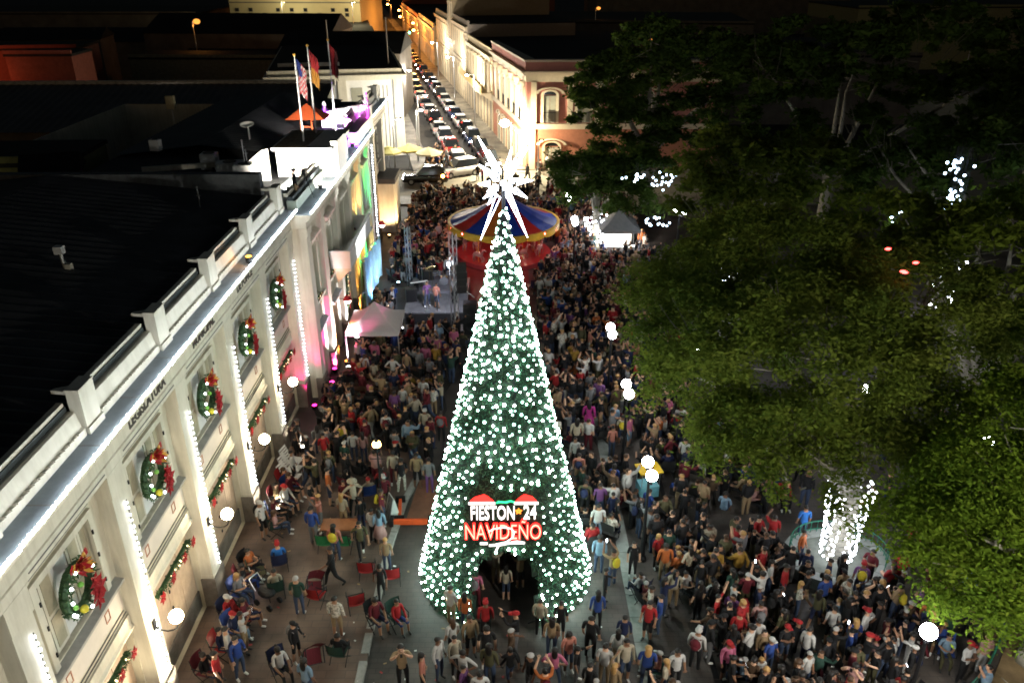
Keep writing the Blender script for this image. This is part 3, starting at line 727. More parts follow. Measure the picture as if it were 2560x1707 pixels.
bd.tube([(-.14, -.06, -.84), (-.26, -.06, -1.14)], .035, 5)
bd.build('ribbon_tube', Ew, sg)
# ------------------------------------------------------------------ globe street lamps along the walk
lp = thing('globe_lamp_post', 'x', 'street lamp', (5, 23.5, 0), 0, 'globe lamp posts in a row along the walk')
MB().lathe([(.17, 0), (.17, .15), (.11, .25), (.09, .9), (.065, 1.0), (.05, 3.6), (.08, 3.65), (.05, 3.75)], (0, 0, 0), 10).build('post', iron, lp)
MB().bar((0, -.42, 3.72), (0, .42, 3.72), .03).bar((0, -.42, 3.72), (0, -.42, 3.86), .05).bar((0, .42, 3.72), (0, .42, 3.86), .05).build('crossarm', iron, lp)
gm = MB().ball((0, 0, 0), .205, 16, 10).mesh('lamp_globe', Ecool, True)
obj('globe', gm, lp, (0, -.42, 4.08)); obj('globe', gm, lp, (0, .42, 4.08))
lp['label'] = 'twin globe lamp post beside the yellow snack cart'
for y, t in ((17.8, 'twin globe lamp post nearest the camera in the row'), (29.25, 'twin globe lamp post beside the bright edge of the leafy crown'), (34.97, 'twin globe lamp post past the crown edge, two beyond the snack cart'), (40.7, 'twin globe lamp post in the dense crowd before the grey tent'), (52.6, 'twin globe lamp post next to the carousel'), (58.6, 'twin globe lamp post behind the carousel')):
    if y != 40.7 and y > 18: dup(lp, (5 - (.4 if y > 50 else 0), y, 0), 0, t)
l1 = thing('globe_lamp_post', 'single globe lamp post under the lowest leaves of the corner tree', 'street lamp', (11.3, 16.0, 0), 0, 'globe lamp posts in a row along the walk')
for c_ in lp.children:
    if c_.name.startswith('post'): q_ = c_.copy(); COL.objects.link(q_); q_.parent = l1
obj('globe', gm, l1, (0, 0, 4.0)).scale = (1.1, 1.1, 1.1)
for x, y, t in ((15.2, 28.8, 'globe lamp post glowing through the leaves of the big tree'), (20.5, 41.5, 'globe lamp post half hidden among dark crowns'), (12.2, 55., 'globe lamp post behind the small round tree'), (27., 33., 'globe lamp post deep in the park')):
    dup(lp, (x, y, 0), rad(30), t)
# lantern post on the terrace
ln = thing('lantern_post', 'black iron lantern post with a glowing flame-like lamp on the terrace', 'street lamp', (-5.05, 26.2, .12))
MB().lathe([(.14, 0), (.14, .2), (.07, .35), (.045, .5), (.035, 2.85), (.07, 2.9)], (0, 0, 0), 8).bar((-.3, 0, 2.6), (.3, 0, 2.6), .018).build('post', iron, ln)
MB().lathe([(.05, 2.9), (.13, 2.95), (.17, 3.2)], (0, 0, 0), 8).lathe([(.09, 3.40), (.03, 3.48), (.02, 3.54)], (0, 0, 0), 8).build('cap', iron, ln)
MB().ball((0, 0, 3.25), (.17, .17, .17), 10, 7).build('flame_glass', E('flame_glass', (1, .5, .16), 30.), ln, True)
# ------------------------------------------------------------------ carousel
ca = thing('carousel', 'round carousel with blue and red striped canopy and golden rim', 'carousel', (-.25, 57.0, 0))
CR, CZ_, CA = 4.0, 2.75, 4.75; nb = 16
blu = M('canvas_blue', (.008, .03, .24), .5, var=.25, scale=2); rdc = M('canvas_red', (.34, .012, .01), .5, var=.2, scale=2); orc = M('canvas_orange', (.45, .11, .015), .5, var=.2, scale=2)
for i in range(nb):
    t0, t1 = 2*pi*i/nb, 2*pi*(i+1)/nb; w = MB(); k = 6
    for j in range(k):
        def P(t, f): 
            r = CR*(1-f) + .12; z = CZ_ + (CA-CZ_)*(f**1.25) - .10*sin(pi*f) ; return (r*cos(t), r*sin(t), z)
        f0, f1 = j/k, (j+1)/k; tm = (t0+t1)/2
        a, b, c, d = P(t0, f0), P(tm, f0), P(tm, f1), P(t0, f1); w.quad(a, (b[0], b[1], b[2]-.07*(1-f0)), (c[0], c[1], c[2]-.07*(1-f1)), d)
        a, b, c, d = P(tm, f0), P(t1, f0), P(t1, f1), P(tm, f1); w.quad((a[0], a[1], a[2]-.07*(1-f0)), b, c, (d[0], d[1], d[2]-.07*(1-f1)))
    w.build('canopy_panel', (rdc if i % 4 == 1 else orc if i % 8 == 3 else blu), ca)
gr = M('gilded_rim', (.62, .36, .04), .35, metal=.3, var=.25)
for i in range(nb):
    t0, t1 = 2*pi*(i+.02)/nb, 2*pi*(i+.98)/nb; q = MB(); r0 = CR+.1; n = 4
    for j in range(n):
        a, b = t0+(t1-t0)*j/n, t0+(t1-t0)*(j+1)/n; dz = .1*abs(sin(pi*(j)/n)); dz2 = .1*abs(sin(pi*(j+1)/n))
        q.quad((r0*cos(a), r0*sin(a), CZ_-.34-dz), (r0*cos(b), r0*sin(b), CZ_-.34-dz2), (r0*cos(b), r0*sin(b), CZ_+.06), (r0*cos(a), r0*sin(a), CZ_+.06))
        q.quad((r0*cos(a), r0*sin(a), CZ_+.06), (r0*cos(b), r0*sin(b), CZ_+.06), ((r0-.2)*cos(b), (r0-.2)*sin(b), CZ_+.06), ((r0-.2)*cos(a), (r0-.2)*sin(a), CZ_+.06))
    q.build('rim_board', gr, ca)
MB().lathe([(3.5, .05), (3.5, .38), (0.3, .40)], (0, 0, 0), 32).build('platform', M('carousel_red_deck', (.3, .03, .035), .5, var=.2), ca)
MB().lathe([(.55, .4), (.5, 1.2), (.6, 1.3), (.6, 2.4), (.75, CZ_)], (0, 0, 0), 16).build('centre_drum', M('drum_red', (.22, .03, .03), .4, var=.2), ca)
rb = MB()
for i in range(40):
    t = 2*pi*i/40; rb.ball(((CR-.05)*cos(t), (CR-.05)*sin(t), CZ_-.36), .06, 5, 3)
rb.build('rim_bulb', E('carousel_red_bulb', (1, .10, .06), 26.), ca)['kind'] = 'stuff'
rl = MB()
for i in range(12):
    t = 2*pi*i/12; rl.ball((3.45*cos(t), 3.45*sin(t), 2.3), .08, 6, 4)
rl.build('deck_light', E('carousel_deck_light', (1, .05, .05), 70.), ca)['kind'] = 'stuff'
hs = MB(); hm = M('horse_paint', (.3, .2, .18), .4, var=.2)
hs.ball((0, 0, 0), (.42, .16, .2), 10, 6); hs.bar((.3, 0, .08), (.5, 0, .42), .1, 6, .075); hs.bar((.5, 0, .44), (.72, 0, .34), .075, 6, .045)
for x, k in ((.28, .16), (-.3, -.16)):
    for y in (-.1, .1):
        hs.bar((x, y, -.1), (x+k, y, -.35), .06, 5, .04); hs.bar((x+k, y, -.35), (x+k*.4, y, -.6), .04, 5, .03)
hs.bar((-.4, 0, .06), (-.62, 0, -.25), .05, 5, .02); hs.bar((.45, 0, .5), (.43, 0, .6), .03, 4, .01)
hme = hs.mesh('horse', hm, True); pme = MB().bar((0, 0, -.75), (0, 0, 1.75), .025, 6).mesh('horse_pole', gr)
for i in range(14):
    t = 2*pi*i/14; r = 2.9 if i % 2 else 2.2
    h = obj('horse', hme, ca, (r*cos(t), r*sin(t), 1.15 + .2*(i % 3 - 1)), t + pi/2); obj('pole', pme, h)
# ------------------------------------------------------------------ stage, truss, backdrop, speakers
sg2 = thing('stage', 'low black stage with drum riser between the tent and the carousel', 'stage', (-4.4, 47.6, 0))
stm = M('stage_deck', (.12, .12, .13), .35, var=.3, scale=2)
for i in range(3):
    for j in range(3): MB().box(-1.9+i*1.27, -.64+i*1.27, -2.9+j*1.94, -.97+j*1.94, .72, .8).build('deck_panel', stm, sg2)
MB().box(-1.88, 1.9, -2.89, 2.9, 0, .715).build('skirt', black, sg2)
MB().box(-.9, 1.5, .1, 2.6, .8, 1.0).build('riser', M('riser_carpet', (.12, .12, .14), .8, var=.3), sg2)
def trussbar(mb, a, b, w):
    a = Vector(a); b = Vector(b); d = (b-a).normalized(); u = d.orthogonal().normalized(); v = d.cross(u); n = int((b-a).length/.5)
    cs = [(u*sx + v*sy)*w for sx, sy in ((1, 1), (-1, 1), (-1, -1), (1, -1))]
    for c in cs: mb.bar(a+c, b+c, .025, 5)
    for i in range(n):
        p, q = a + (b-a)*(i/n), a + (b-a)*((i+1)/n)
        for k in range(4): mb.bar(p+cs[k], q+cs[(k+1) % 4], .013, 4)
tr = thing('lighting_truss', 'upright aluminium truss tower in front of the stage with hanging speakers', 'truss', (-3.0, 42.2, 0))
m = MB(); trussbar(m, (0, 0, 0), (0, 0, 6.6), .15); m.build('mast', steel, tr)
MB().box(-.5, .5, -.5, .5, 0, .06).build('base_plate', iron, tr)
m = MB(); m.bar((.2, .1, 3.6), (1.1, .5, 2.6), .03).bar((0, 0, .1), (-.9, -.6, 1.6), .02); m.build('brace', steel, tr)
for i in range(4): MB().cbox((.42, .1, 4.6-.42*i), (.28, .25, .2), .1).build('speaker', black, tr)
MB().ball((-.25, -.2, 4.9), .1, 8, 6).build('spotlight', E('stage_spot', (.9, .92, 1), 20.), tr)
lamp('truss_lamp', 'SPOT', (-.3, -.1, 4.8), 1800, (.8, .85, 1), .1, tr, spot=80).rotation_euler = (Vector((-4.2, 47.5, 0)) - Vector((-3.3, 42.1, 4.8))).to_track_quat('-Z', 'Y').to_euler()
tr2 = thing('lighting_truss', 'slim truss tower at the far corner of the stage', 'truss', (-6.6, 51.0, 0)); m = MB(); trussbar(m, (0, 0, 0), (0, 0, 4.2), .13); m.build('mast', steel, tr2)
sp = thing('speaker_stack', 'large black loudspeaker stack at the stage corner by the lit tree', 'loudspeaker', (-2.2, 43.6, 0))
MB().cbox((0, 0, .55), (.42, .4, .55)).build('cabinet', black, sp); MB().cbox((0, 0, 1.52), (.40, .36, .40)).build('cabinet', black, sp)
for z in (.55, 1.5): MB().lathe([(.28, 0), (.26, .02), (.1, -.02)], (0, 0, 0), 14).build('driver', iron, sp).matrix_local = Matrix.Translation((0, -.41, z)) @ Matrix.Rotation(rad(90), 4, 'X')
for x, y in ((-6.0, 46.6), (-5.2, 49.8)):
    tag(MB().cbox((0, 0, .42), (.34, .3, .42), .2).mat(1).cbox((0, -.3, .42), (.28, .012, .36), .2).build('stage_monitor', [black, iron]), 'black box loudspeaker on the stage floor by the %s' % ('tent side' if x < -5.5 else 'backdrop'), 'loudspeaker').location = (x, y, .8)
for i, (x, y, w_, h_) in enumerate(((-5.9, 48.2, .4, .6), (-5.7, 50.3, .5, .9), (-2.9, 49.6, .45, .8), (-2.8, 47.9, .4, .5))):
    am_ = thing('amplifier', 'black amplifier cabinet %s' % ['beside the stage monitor', 'at the rear of the stage by the backdrop', 'at the rear of the stage by the carousel walk', 'low on the stage edge by the carousel walk'][i], 'amplifier', (x, y, .8), R.uniform(-.4, .4), 'amplifiers on the stage')
    MB().box(-w_/2, w_/2, -.18, .18, .03, h_).build('cabinet', black, am_); MB().box(-w_/2+.04, w_/2-.04, -.195, -.181, .08, h_-.06).build('grille', iron, am_); MB().box(-w_/2+.03, w_/2-.03, -.19, -.181, h_-.05, h_-.01).build('control_strip', steel, am_)
for i, (x, y) in enumerate(((-4.9, 45.1), (-4.2, 44.9), (-5.5, 48.7))):
    tag(MB().lathe([(.16, 0), (.16, .02), (.02, .03)], (0, 0, 0), 10).bar((0, 0, .03), (0, 0, 1.35), .012, 5).bar((0, 0, 1.35), (0, -.35, 1.5), .01, 5).ball((0, -.38, 1.5), .035, 6, 4).build('microphone_stand', steel), 'microphone stand %s' % ['before the singer in purple', 'before the player in salmon', 'near the backdrop on the stage'][i], 'microphone stand').location = (x, y, .8)
kb_ = thing('keyboard', 'electric keyboard on a crossed stand near the backdrop', 'keyboard', (-5.6, 47.4, .8), .4)
MB().box(-.6, .6, -.16, .16, .86, .94).build('case', black, kb_); MB().box(-.56, .56, -.15, .0, .941, .955).build('keys', white, kb_)
for sx in (-.4, .4): MB().bar((sx, -.2, 0), (sx, .2, .86), .015, 5).bar((sx, .2, 0), (sx, -.2, .86), .015, 5).build('stand', steel, kb_)
dk = thing('drum_kit', 'drum kit with bright cymbals on the stage riser', 'drum kit', (-4.1, 48.9, 1.0))
chrome = M('chrome_shell', (.6, .62, .66), .15, metal=.9, var=.1); brass = M('cymbal_brass', (.75, .6, .28), .25, metal=.9, var=.1)
b = MB().lathe([(.3, -.2), (.3, .2)], (0, 0, 0), 16).build('bass_drum', chrome, dk); b.matrix_local = Matrix.Translation((0, -.2, .32)) @ Matrix.Rotation(rad(90), 4, 'X')
for x, y, r, z in ((-.3, -.1, .16, .8), (.3, -.1, .16, .8), (.65, .3, .22, .5), (-.6, .35, .18, .6)): MB().lathe([(r, z-.15), (r, z+.1)], (x, y, 0), 12).build('drum', chrome, dk)
for x, y, z in ((-.75, -.15, 1.2), (.8, -.1, 1.25), (-1.0, .4, .9)): MB().lathe([(.26, z), (.05, z+.05), (.02, z+.06)], (x, y, 0), 14).bar((x, y, 0), (x, y, z), .012, 4).build('cymbal', brass, dk)
bk = thing('stage_backdrop', 'tall pale blue lit fabric banner standing between the stage and the facade', 'banner', (-8.8, 46.0, 0))
bm2 = M('banner_cloth', (.5, .68, .85), .6, var=.35, scale=1.6); g = MB(); n = 24
for i in range(n):
    y0, y1 = 7.2*i/n, 7.2*(i+1)/n; f = lambda y: .10*sin(y*4.3)+.06*sin(y*9+1); top = lambda y: 3.5 - .09*y
    g.quad((f(y0), y0, .3), (f(y1), y1, .3), (f(y1)+.02, y1, top(y1)), (f(y0)+.02, y0, top(y0)))
g.build('cloth', bm2, bk)
fr = MB()
for y in (0, 2.4, 4.8, 7.2): fr.bar((-.15, y, 0), (-.15, y, 3.5-.09*y), .03)
fr.bar((-.15, 0, 3.5), (-.15, 7.2, 2.86), .03); fr.build('frame', steel, bk)
flood((-7.6, 47.6, .05), (-8.8, 49., 2.2), 420, (.35, .6, 1), 'blue-white floodlight on the ground before the backdrop', 120)
flood((-7.4, 51.0, .05), (-8.8, 51.2, 2.), 260, (.5, .85, 1), 'second blue-white floodlight before the backdrop', 120)
# ------------------------------------------------------------------ tents
def tent(loc, w, d, h, ap, label, m, walls=None):
    t = thing('canopy_tent', label, 'tent', loc, 0, 'pop-up canopy tents in the crowd'); g = MB(); n = 6
    C = [(-w/2, -d/2), (w/2, -d/2), (w/2, d/2), (-w/2, d/2)]
    for k in range(4):
        a, b = Vector((*C[k], h)), Vector((*C[(k+1) % 4], h)); top = Vector((0, 0, ap))
        for i in range(n):
            for j in range(n):
                def P(u, v):
                    e = a + (b-a)*u; p = e + (top-e)*v; p.z -= .22*sin(pi*v)*(1-.3*v) + .10*sin(pi*u)*(1-v)*.4; return p
                g.quad(P(i/n, j/n), P((i+1)/n, j/n), P((i+1)/n, (j+1)/n), P(i/n, (j+1)/n))
        for i in range(n):
            p = a + (b-a)*(i/n); q = a + (b-a)*((i+1)/n); z = .03*(i % 2); g.quad(p, q, q - Vector((0, 0, .26-z)), p - Vector((0, 0, .26-.03+z)))
    g.build('canopy', m, t, False)
    for x, y in C: MB().box(x*.98-.025, x*.98+.025, y*.98-.025, y*.98+.025, 0, h).build('leg', steel, t)
    return t
tw_ = M('tent_white', (.72, .70, .70), .6, var=.05); _n = tw_.node_tree.nodes; _l = tw_.node_tree.links; _t = _n.new('ShaderNodeBsdfTranslucent'); _t.inputs[0].default_value = (.7, .68, .68, 1)
_m = _n.new('ShaderNodeMixShader'); _m.inputs[0].default_value = .45; _l.new(_n['Principled BSDF'].outputs[0], _m.inputs[1]); _l.new(_t.outputs[0], _m.inputs[2]); _l.new(_m.outputs[0], _n['Material Output'].inputs[0])
tent((-7.25, 40.4, 0), 2.85, 3.0, 2.2, 3.35, 'white pop-up canopy tent glowing pink beside the stage', M('tent_white', (.72, .70, .70), .6, var=.05))
t2 = tent((8.3, 57.6, 0), 2.9, 3., 2.25, 3.5, 'grey pop-up canopy tent with a brightly lit counter near the trees', M('tent_grey', (.16, .16, .16), .7, var=.15))
MB().box(-1.3, 1.3, -1.35, -.9, .0, .95).build('counter', white, t2); MB().box(-1.2, 1.2, 1.2, 1.25, .3, 1.9).build('back_panel', white, t2)
MB().bar((-1.1, -.2, 2.1), (1.1, -.2, 2.1), .05).build('tube_light', E('tent_tube', (1, .95, .85), 60.), t2)
lamp('tent_lamp', 'POINT', (0, -.6, 1.95), 700, (1, .94, .84), .2, t2)
t3 = tent((4.9, 71.6, 0), 2.2, 2.2, 2.1, 2.7, 'dusty pink flat canopy at the plaza end near the red corner building', M('tent_pink', (.42, .3, .28), .7, var=.1))
# bleacher steps
for i, (y, x0, x1) in enumerate(((37.6, -8.7, -4.3), (36.3, -8.9, -4.2), (35.0, -9.0, -4.4))):
    b = thing('bench', ['brown slatted bench behind the white tent crowd', 'brown slatted bench in the middle of the three rows', 'brown slatted bench closest to the terrace'][i], 'bench', ((x0+x1)/2, y, 0), -.22, 'rows of wooden benches')
    L = (x1-x0)/2; wd = M('bench_wood', (.10, .055, .035), .6, var=.3, scale=4)
    for k in range(3): MB().box(-L, L, -.25+.17*k, -.1+.17*k, .42, .46).build('slat', wd, b)
    for k in range(2): MB().box(-L, L, .28, .31, .55+.16*k, .67+.16*k).build('slat', wd, b)
    for x in (-L+.2, 0, L-.2): MB().box(x-.04, x+.04, -.22, .3, 0, .42).build('leg', iron, b)
# bin, barrier, planter cart
bn = thing('litter_bin', 'round black litter bin standing behind the terrace kerb', 'bin', (-5.2, 31.1, .12))
MB().lathe([(.33, 0), (.38, .85), (.40, .86)], (0, 0, 0), 16).build('drum', M('bin_black', (.02, .025, .022), .5, var=.2), bn)
MB().lathe([(.42, .86), (.42, .94), (.24, .98), (.24, .9), (.0, .88)], (0, 0, 0), 16).build('lid', black, bn)
ob = thing('barrier', 'orange barrier beam lying low on the walk next to the lit tree', 'barrier', (-3.75, 25.5, 0), 0)
orm = M('barrier_orange', (.75, .10, .025), .5, var=.15)
MB().box(-.75, .65, -.06, .06, .12, .34).build('beam', orm, ob); MB().box(-.9, -.75, -.2, .2, 0, .4).build('foot', black, ob); MB().box(.6, .7, -.2, .2, 0, .4).build('foot', black, ob)
ob2 = thing('barrier', 'orange barrier beam pointing away along the terrace kerb', 'barrier', (-4.35, 26.3, .0), rad(95))
MB().box(-.6, .6, -.06, .06, .12, .34).build('beam', orm, ob2); MB().box(-.7, -.6, -.2, .2, 0, .4).build('foot', black, ob2); MB().box(.55, .65, -.2, .2, 0, .4).build('foot', black, ob2)
MB().quad((-4.1, 25.6, .016), (-2.6, 25.6, .016), (-2.6, 28.6, .016), (-3.8, 28.6, .016)).build('brick_patch', M('brick_patch', (.2, .09, .055), .7, var=.25, scale=2))['kind'] = 'structure'
a = thing('sandwich_board', 'small grey and white notice board beside the lantern post', 'sign board', (-4.62, 26.1, .12), .5)
MB().prism([(-.22, 0), (.22, 0), (.02, .9), (-.02, .9)], -.28, .28).build('panel', white, a)
MB().prism([(-.236, 0), (-.224, 0), (-.022, .905), (-.034, .905)], -.2, .2).build('print', M('notice_grey', (.2, .2, .2), .7, var=.6, scale=12), a)
sc_ = thing('snack_cart', 'snack cart with a yellow roof and blue body under the twin globe lamp', 'cart', (5.75, 27.2, 0), .2); sc_.scale = (.78, .78, .86)
MB().box(-.5, .5, -.4, .4, .35, .95).build('body', M('cart_blue', (.2, .5, .6), .5), sc_); MB().box(-.62, .62, -.5, .5, 1.75, 1.8).build('roof', M('cart_yellow', (.8, .5, .02), .5, var=.1), sc_)
MB().prism([(-.2, -.3), (.2, -.2), (.3, .15), (-.1, .2)], 1.801, 1.812, ax='z').build('roof_print', M('cart_print', (.25, .1, .03), .6), sc_)
for x in (-.48, .48):
    for y in (-.38, .38): MB().bar((x, y, .9), (x, y, 1.76), .018, 5).build('post', steel, sc_)
for x in (-.52, .52): MB().lathe([(.24, -.03), (.24, .03)], (0, 0, 0), 14).build('wheel', black, sc_).matrix_local = Matrix.Translation((x, 0, .24)) @ Matrix.Rotation(rad(90), 4, 'Y')
# flagpoles on the roof
def flagpole(x, y, z0, z1, label, cols, stripes):
    f = thing('flagpole', label, 'flagpole', (x, y, z0), 0, 'flagpoles on the hall roof'); h = z1 - z0
    MB().bar((0, 0, 0), (0, 0, h), .055, 8, .03).build('pole', M('pole_white', (.6, .6, .6), .4), f); MB().ball((0, 0, h+.06), .08, 8, 6).build('finial', gold, f)
    fl = thing('flag', label.replace('flagpole', 'flag hanging limp from the pole') if False else cols[3], 'flag', (x, y, z1), 0, 'limp flags')
    mats = [M('flag_%s' % k, c, .7, var=.1) for k, c in cols[:3]]; g = MB(); n = 14
    for i in range(8):
        for j in range(n):
            def P(i, j): s = .05 + .055*i; return (s*cos(.5*sin(j*.5+i)) + .02, .09*sin(i*1.7 + j*.25), -.15 - j*.12 - .06*i)
            k = stripes(i, j, n); g.mat(k); g.quad(P(i, j), P(i+1, j), P(i+1, j+1), P(i, j+1))
    g.build('cloth', mats, fl)
FR, FW, FB = ('red', (.28, .02, .025)), ('white', (.34, .34, .34)), ('blue', (.012, .022, .12))
flagpole(-11.0, 44.0, 11.2, 15.62, 'white flagpole closest to the camera on the pavilion roof', (FR, FW, FB, 'striped red and white flag with a dark blue canton hanging limp'), lambda i, j, n: 2 if (i < 4 and j < 6) else (i+j) % 2)
flagpole(-10.8, 46.2, 11.2, 15.85, 'white flagpole in the middle of the three on the roof', (FR, ('amber', (.36, .17, .03)), FW, 'red and amber flag hanging limp from the middle pole'), lambda i, j, n: 0 if j < 7 else 1)
flagpole(-10.75, 51.4, 9.66, 15.65, 'thin flagpole standing at the purple-lit end of the roof', (FR, ('dark', (.08, .02, .02)), FW, 'small dark red flag on the thin rear pole'), lambda i, j, n: 0 if i < 5 else 1)
# orange pyramid stand on the roof
oh = thing('roof_stand', 'orange pyramid-topped stand on posts behind the flagpoles on the roof', 'stand', (-13.2, 54.6, 9.6))
MB().add([(-1.3, -1, 1.0), (1.3, -1, 1.0), (1.3, 1, 1.0), (-1.3, 1, 1.0), (0, 0, 1.9)], [(0, 1, 4), (1, 2, 4), (2, 3, 4), (3, 0, 4), (3, 2, 1, 0)]).build('roof', M('orange_sheet', (.3, .05, .012), .6, var=.2), oh)
for x in (-.35, .35): MB().bar((x, -.6, 0), (x, -.6, 1.0), .07).build('post', MATS['orange_sheet'], oh)
MB().box(-.35, .35, -.65, -.55, .45, .55).build('crossbar', MATS['orange_sheet'], oh)
# roof clutter
dsh = thing('satellite_dish', 'white satellite dish tilted up on the dark roof', 'satellite dish', (-15.8, 50, 10.1))
MB().bar((0, 0, 0), (0, 0, .8), .05).build('mast', steel, dsh)
o = MB().lathe([(.04, 0), (.25, .05), (.42, .14), (.42, .155), (.2, .07), (.02, .03)], (0, 0, 0), 16).build('reflector', white, dsh); o.matrix_local = Matrix.Translation((0, -.1, .8)) @ Matrix.Rotation(rad(14), 4, 'X')
cm = thing('camera_mast', 'white pole with a boxy camera standing on the black roof', 'camera mast', (-14.9, 25.6, 9.9))
MB().bar((0, 0, 0), (-.1, .1, 1.5), .05).build('pole', white, cm); MB().cbox((-.12, .1, 1.55), (.14, .12, .13)).build('camera_box', white, cm); MB().cbox((.12, 0, .85), (.1, .1, .25)).build('junction_box', cream, cm)
cm2 = thing('camera_mast', 'thin mast with a pale box between the roof ridges', 'camera mast', (-24.3, 60, 8.8))
MB().bar((0, 0, 0), (0, 0, 1.4), .05).build('pole', white, cm2); MB().cbox((0, 0, 1.9), (.28, .2, .45)).build('panel_box', M('yellowed_box', (.6, .52, .3), .6), cm2)
for x, y, z, h in ((-12.6, 38.6, 11.4, 1.0), (-13.1, 33.5, 10.3, 1.2), (-12.55, 38.8, 11.4, .5)):
    tag(MB().bar((0, 0, 0), (0, 0, h), .03).ball((0, 0, h), .05, 6, 4).bar((-.1, 0, h*.7), (.1, 0, h*.7), .012, 4).build('roof_antenna', steel), 'thin roof antenna %s' % ('on the dark parapet by the pavilion' if h == 1.0 else 'rising from the black roof edge' if h > 1.1 else 'of stub height on the dark parapet'), 'antenna').location = (x, y, z)
for i, (x, y, z, w, d, h) in enumerate(((-13.6, 41.4, 9.62, .9, .7, 1.0), (-14.9, 43.2, 9.62, 1.4, .9, .7), (-16.4, 44.4, 9.62, .8, .8, .9), (-18.6, 42.0, 9.62, 1.6, .5, .35), (-20.6, 47.6, 9.9, .6, .4, .7))):
    u = thing('air_conditioner', ['white rooftop unit right beside the floodlit pavilion', 'wide rooftop unit behind the pavilion corner', 'square rooftop unit lit from one side', 'low long rooftop unit near the dark parapet', 'small pale unit on the distant roof edge'][i], 'rooftop unit', (x, y, z), R.uniform(-.3, .3), 'rooftop units')
    MB().box(-w/2, w/2, -d/2, d/2, .06, h).build('casing', white, u); MB().lathe([(min(w, d)*.4, h+.002), (min(w, d)*.4, h+.03)], (0, 0, 0), 12).build('fan_guard', iron, u)
    MB().box(-w/2, -w/2+.08, -d/2, d/2, 0, .06).build('foot', iron, u); MB().box(w/2-.08, w/2, -d/2, d/2, 0, .06).build('foot', iron, u)
# ------------------------------------------------------------------ buildings along the street (local frame: x = depth to the east, y = along the street)
pink = M('pink_stucco', (.46, .19, .155), .7, var=.14, scale=.8, bump=.1); trimc = M('cream_trim', (.66, .58, .44), .6, var=.08)
yel = M('ochre_stucco', (.58, .48, .29), .7, var=.12, scale=.8); grey = M('taupe_stucco', (.36, .31, .27), .7, var=.12); orange = M('orange_lit_stucco', (.43, .185, .115), .7, var=.14)
def arch_window(par, ax, pos, c, z0, z1, w, name='window', grille=True):
    """ax 'y': on a wall facing -y at y=pos centred on x=c; ax 'x': on a wall facing -x."""
    T = (lambda a, d, z: (c + a, pos - d, z)) if ax == 'y' else (lambda a, d, z: (pos - d, c + a, z))
    def bx(mb, a0, a1, d0, d1, za, zb):
        p = T(a0, d0, za); q = T(a1, d1, zb); mb.box(min(p[0], q[0]), max(p[0], q[0]), min(p[1], q[1]), max(p[1], q[1]), za, zb)
    f = MB(); bx(f, -w/2-.28, -w/2, .0, .12, z0, z1); bx(f, w/2, w/2+.28, .0, .12, z0, z1)
    n = 10
    for i in range(n):
        t0, t1 = pi*i/n, pi*(i+1)/n
        for (ra, rb, d) in ((w/2, w/2+.28, .12), (w/2+.55, w/2+.85, .2)):
            zo = z1 if ra == w/2 else z1 + .12; k = .55 if ra == w/2 else .42
            P = [(rb*cos(t0), zo + rb*sin(t0)*k), (rb*cos(t1), zo + rb*sin(t1)*k), (ra*cos(t1), zo + ra*sin(t1)*k), (ra*cos(t0), zo + ra*sin(t0)*k)]
            A = [T(x, 0, z) for x, z in P]; B = [T(x, d, z) for x, z in P]
            f.add(A + B, [(0, 1, 2, 3), (7, 6, 5, 4), (0, 4, 5, 1), (1, 5, 6, 2), (2, 6, 7, 3), (3, 7, 4, 0)])
    fo = f.build(name, trimc, par)
    s = MB(); 
    for k in (0, 1): bx(s, -w/2+.02+k*w/2, -.02+k*w/2, .01, .05, z0, z1 - .1)
    s.build('shutter', M('shutter_grey_green', (.34, .34, .28), .6, var=.1), fo)
    g = MB(); pr = [(w/2*cos(pi*i/8), z1 + w/2*.55*sin(pi*i/8)) for i in range(9)]
    g.add([T(x, .03, z) for x, z in pr] + [T(0, .03, z1-.1)], [tuple(range(9))]); g.build('fanlight', glassd, fo)
    if grille:
        g = MB(); bx(g, -w/2-.05, w/2+.05, .16, .2, z0+1.0, z0+1.05)
        for i in range(9):
            a = -w/2 + w*i/8; bx(g, a-.015, a+.015, .165, .195, z0, z0+1.0)
        g.build('railing', iron, fo)
    return fo
cb_ = thing('corner_building', 'two-storey red stucco corner building with cream bands and arched windows', 'building', (2.0, 83.5, 0), SRZ)
# side wall lies along local x=0 (facing -x), front is cut square to the camera
def loc2(x, y):            # world -> local of the corner building
    v = Vector((x-2.0, y-83.5)); return (v.x*cos(-SRZ) - v.y*sin(-SRZ), v.x*sin(-SRZ) + v.y*cos(-SRZ))
fw = 20.0
cpt = [loc2(2.0, 83.5), loc2(22, 83.5), loc2(22+3, 101), (0, 19.5)]
def cring(off, z0, z1):    # band following the two street fronts, proud by off
    a = loc2(2.0-off, 83.5-off); b = loc2(22, 83.5-off); c = loc2(22, 84.2); d = (.6, 19.5); e = (-off, 19.5)
    return ([a, b, c, loc2(2.8, 84.2), d, e], z0, z1)
wl1 = MB(); wl1.prism(cpt, .0, 9.1, ax='z'); wl1.build('wall', pink, cb_)
MB().prism(*cring(.03, 0.0, 4.2), ax='z').build('ground_floor_wall', orange, cb_)  # orange light on the ground floor is put into the wall colour
for (off, z0, z1, m) in ((.22, 4.22, 4.75, trimc), (.10, 8.85, 9.5, trimc), (.35, 9.5, 9.75, trimc), (.55, 9.75, 9.9, trimc), (.12, 9.9, 10.75, pink), (.25, 10.75, 10.95, trimc)):
    MB().prism(*cring(off, z0, z1), ax='z').build('cornice_band' if off > .11 else 'frieze_band', m, cb_)
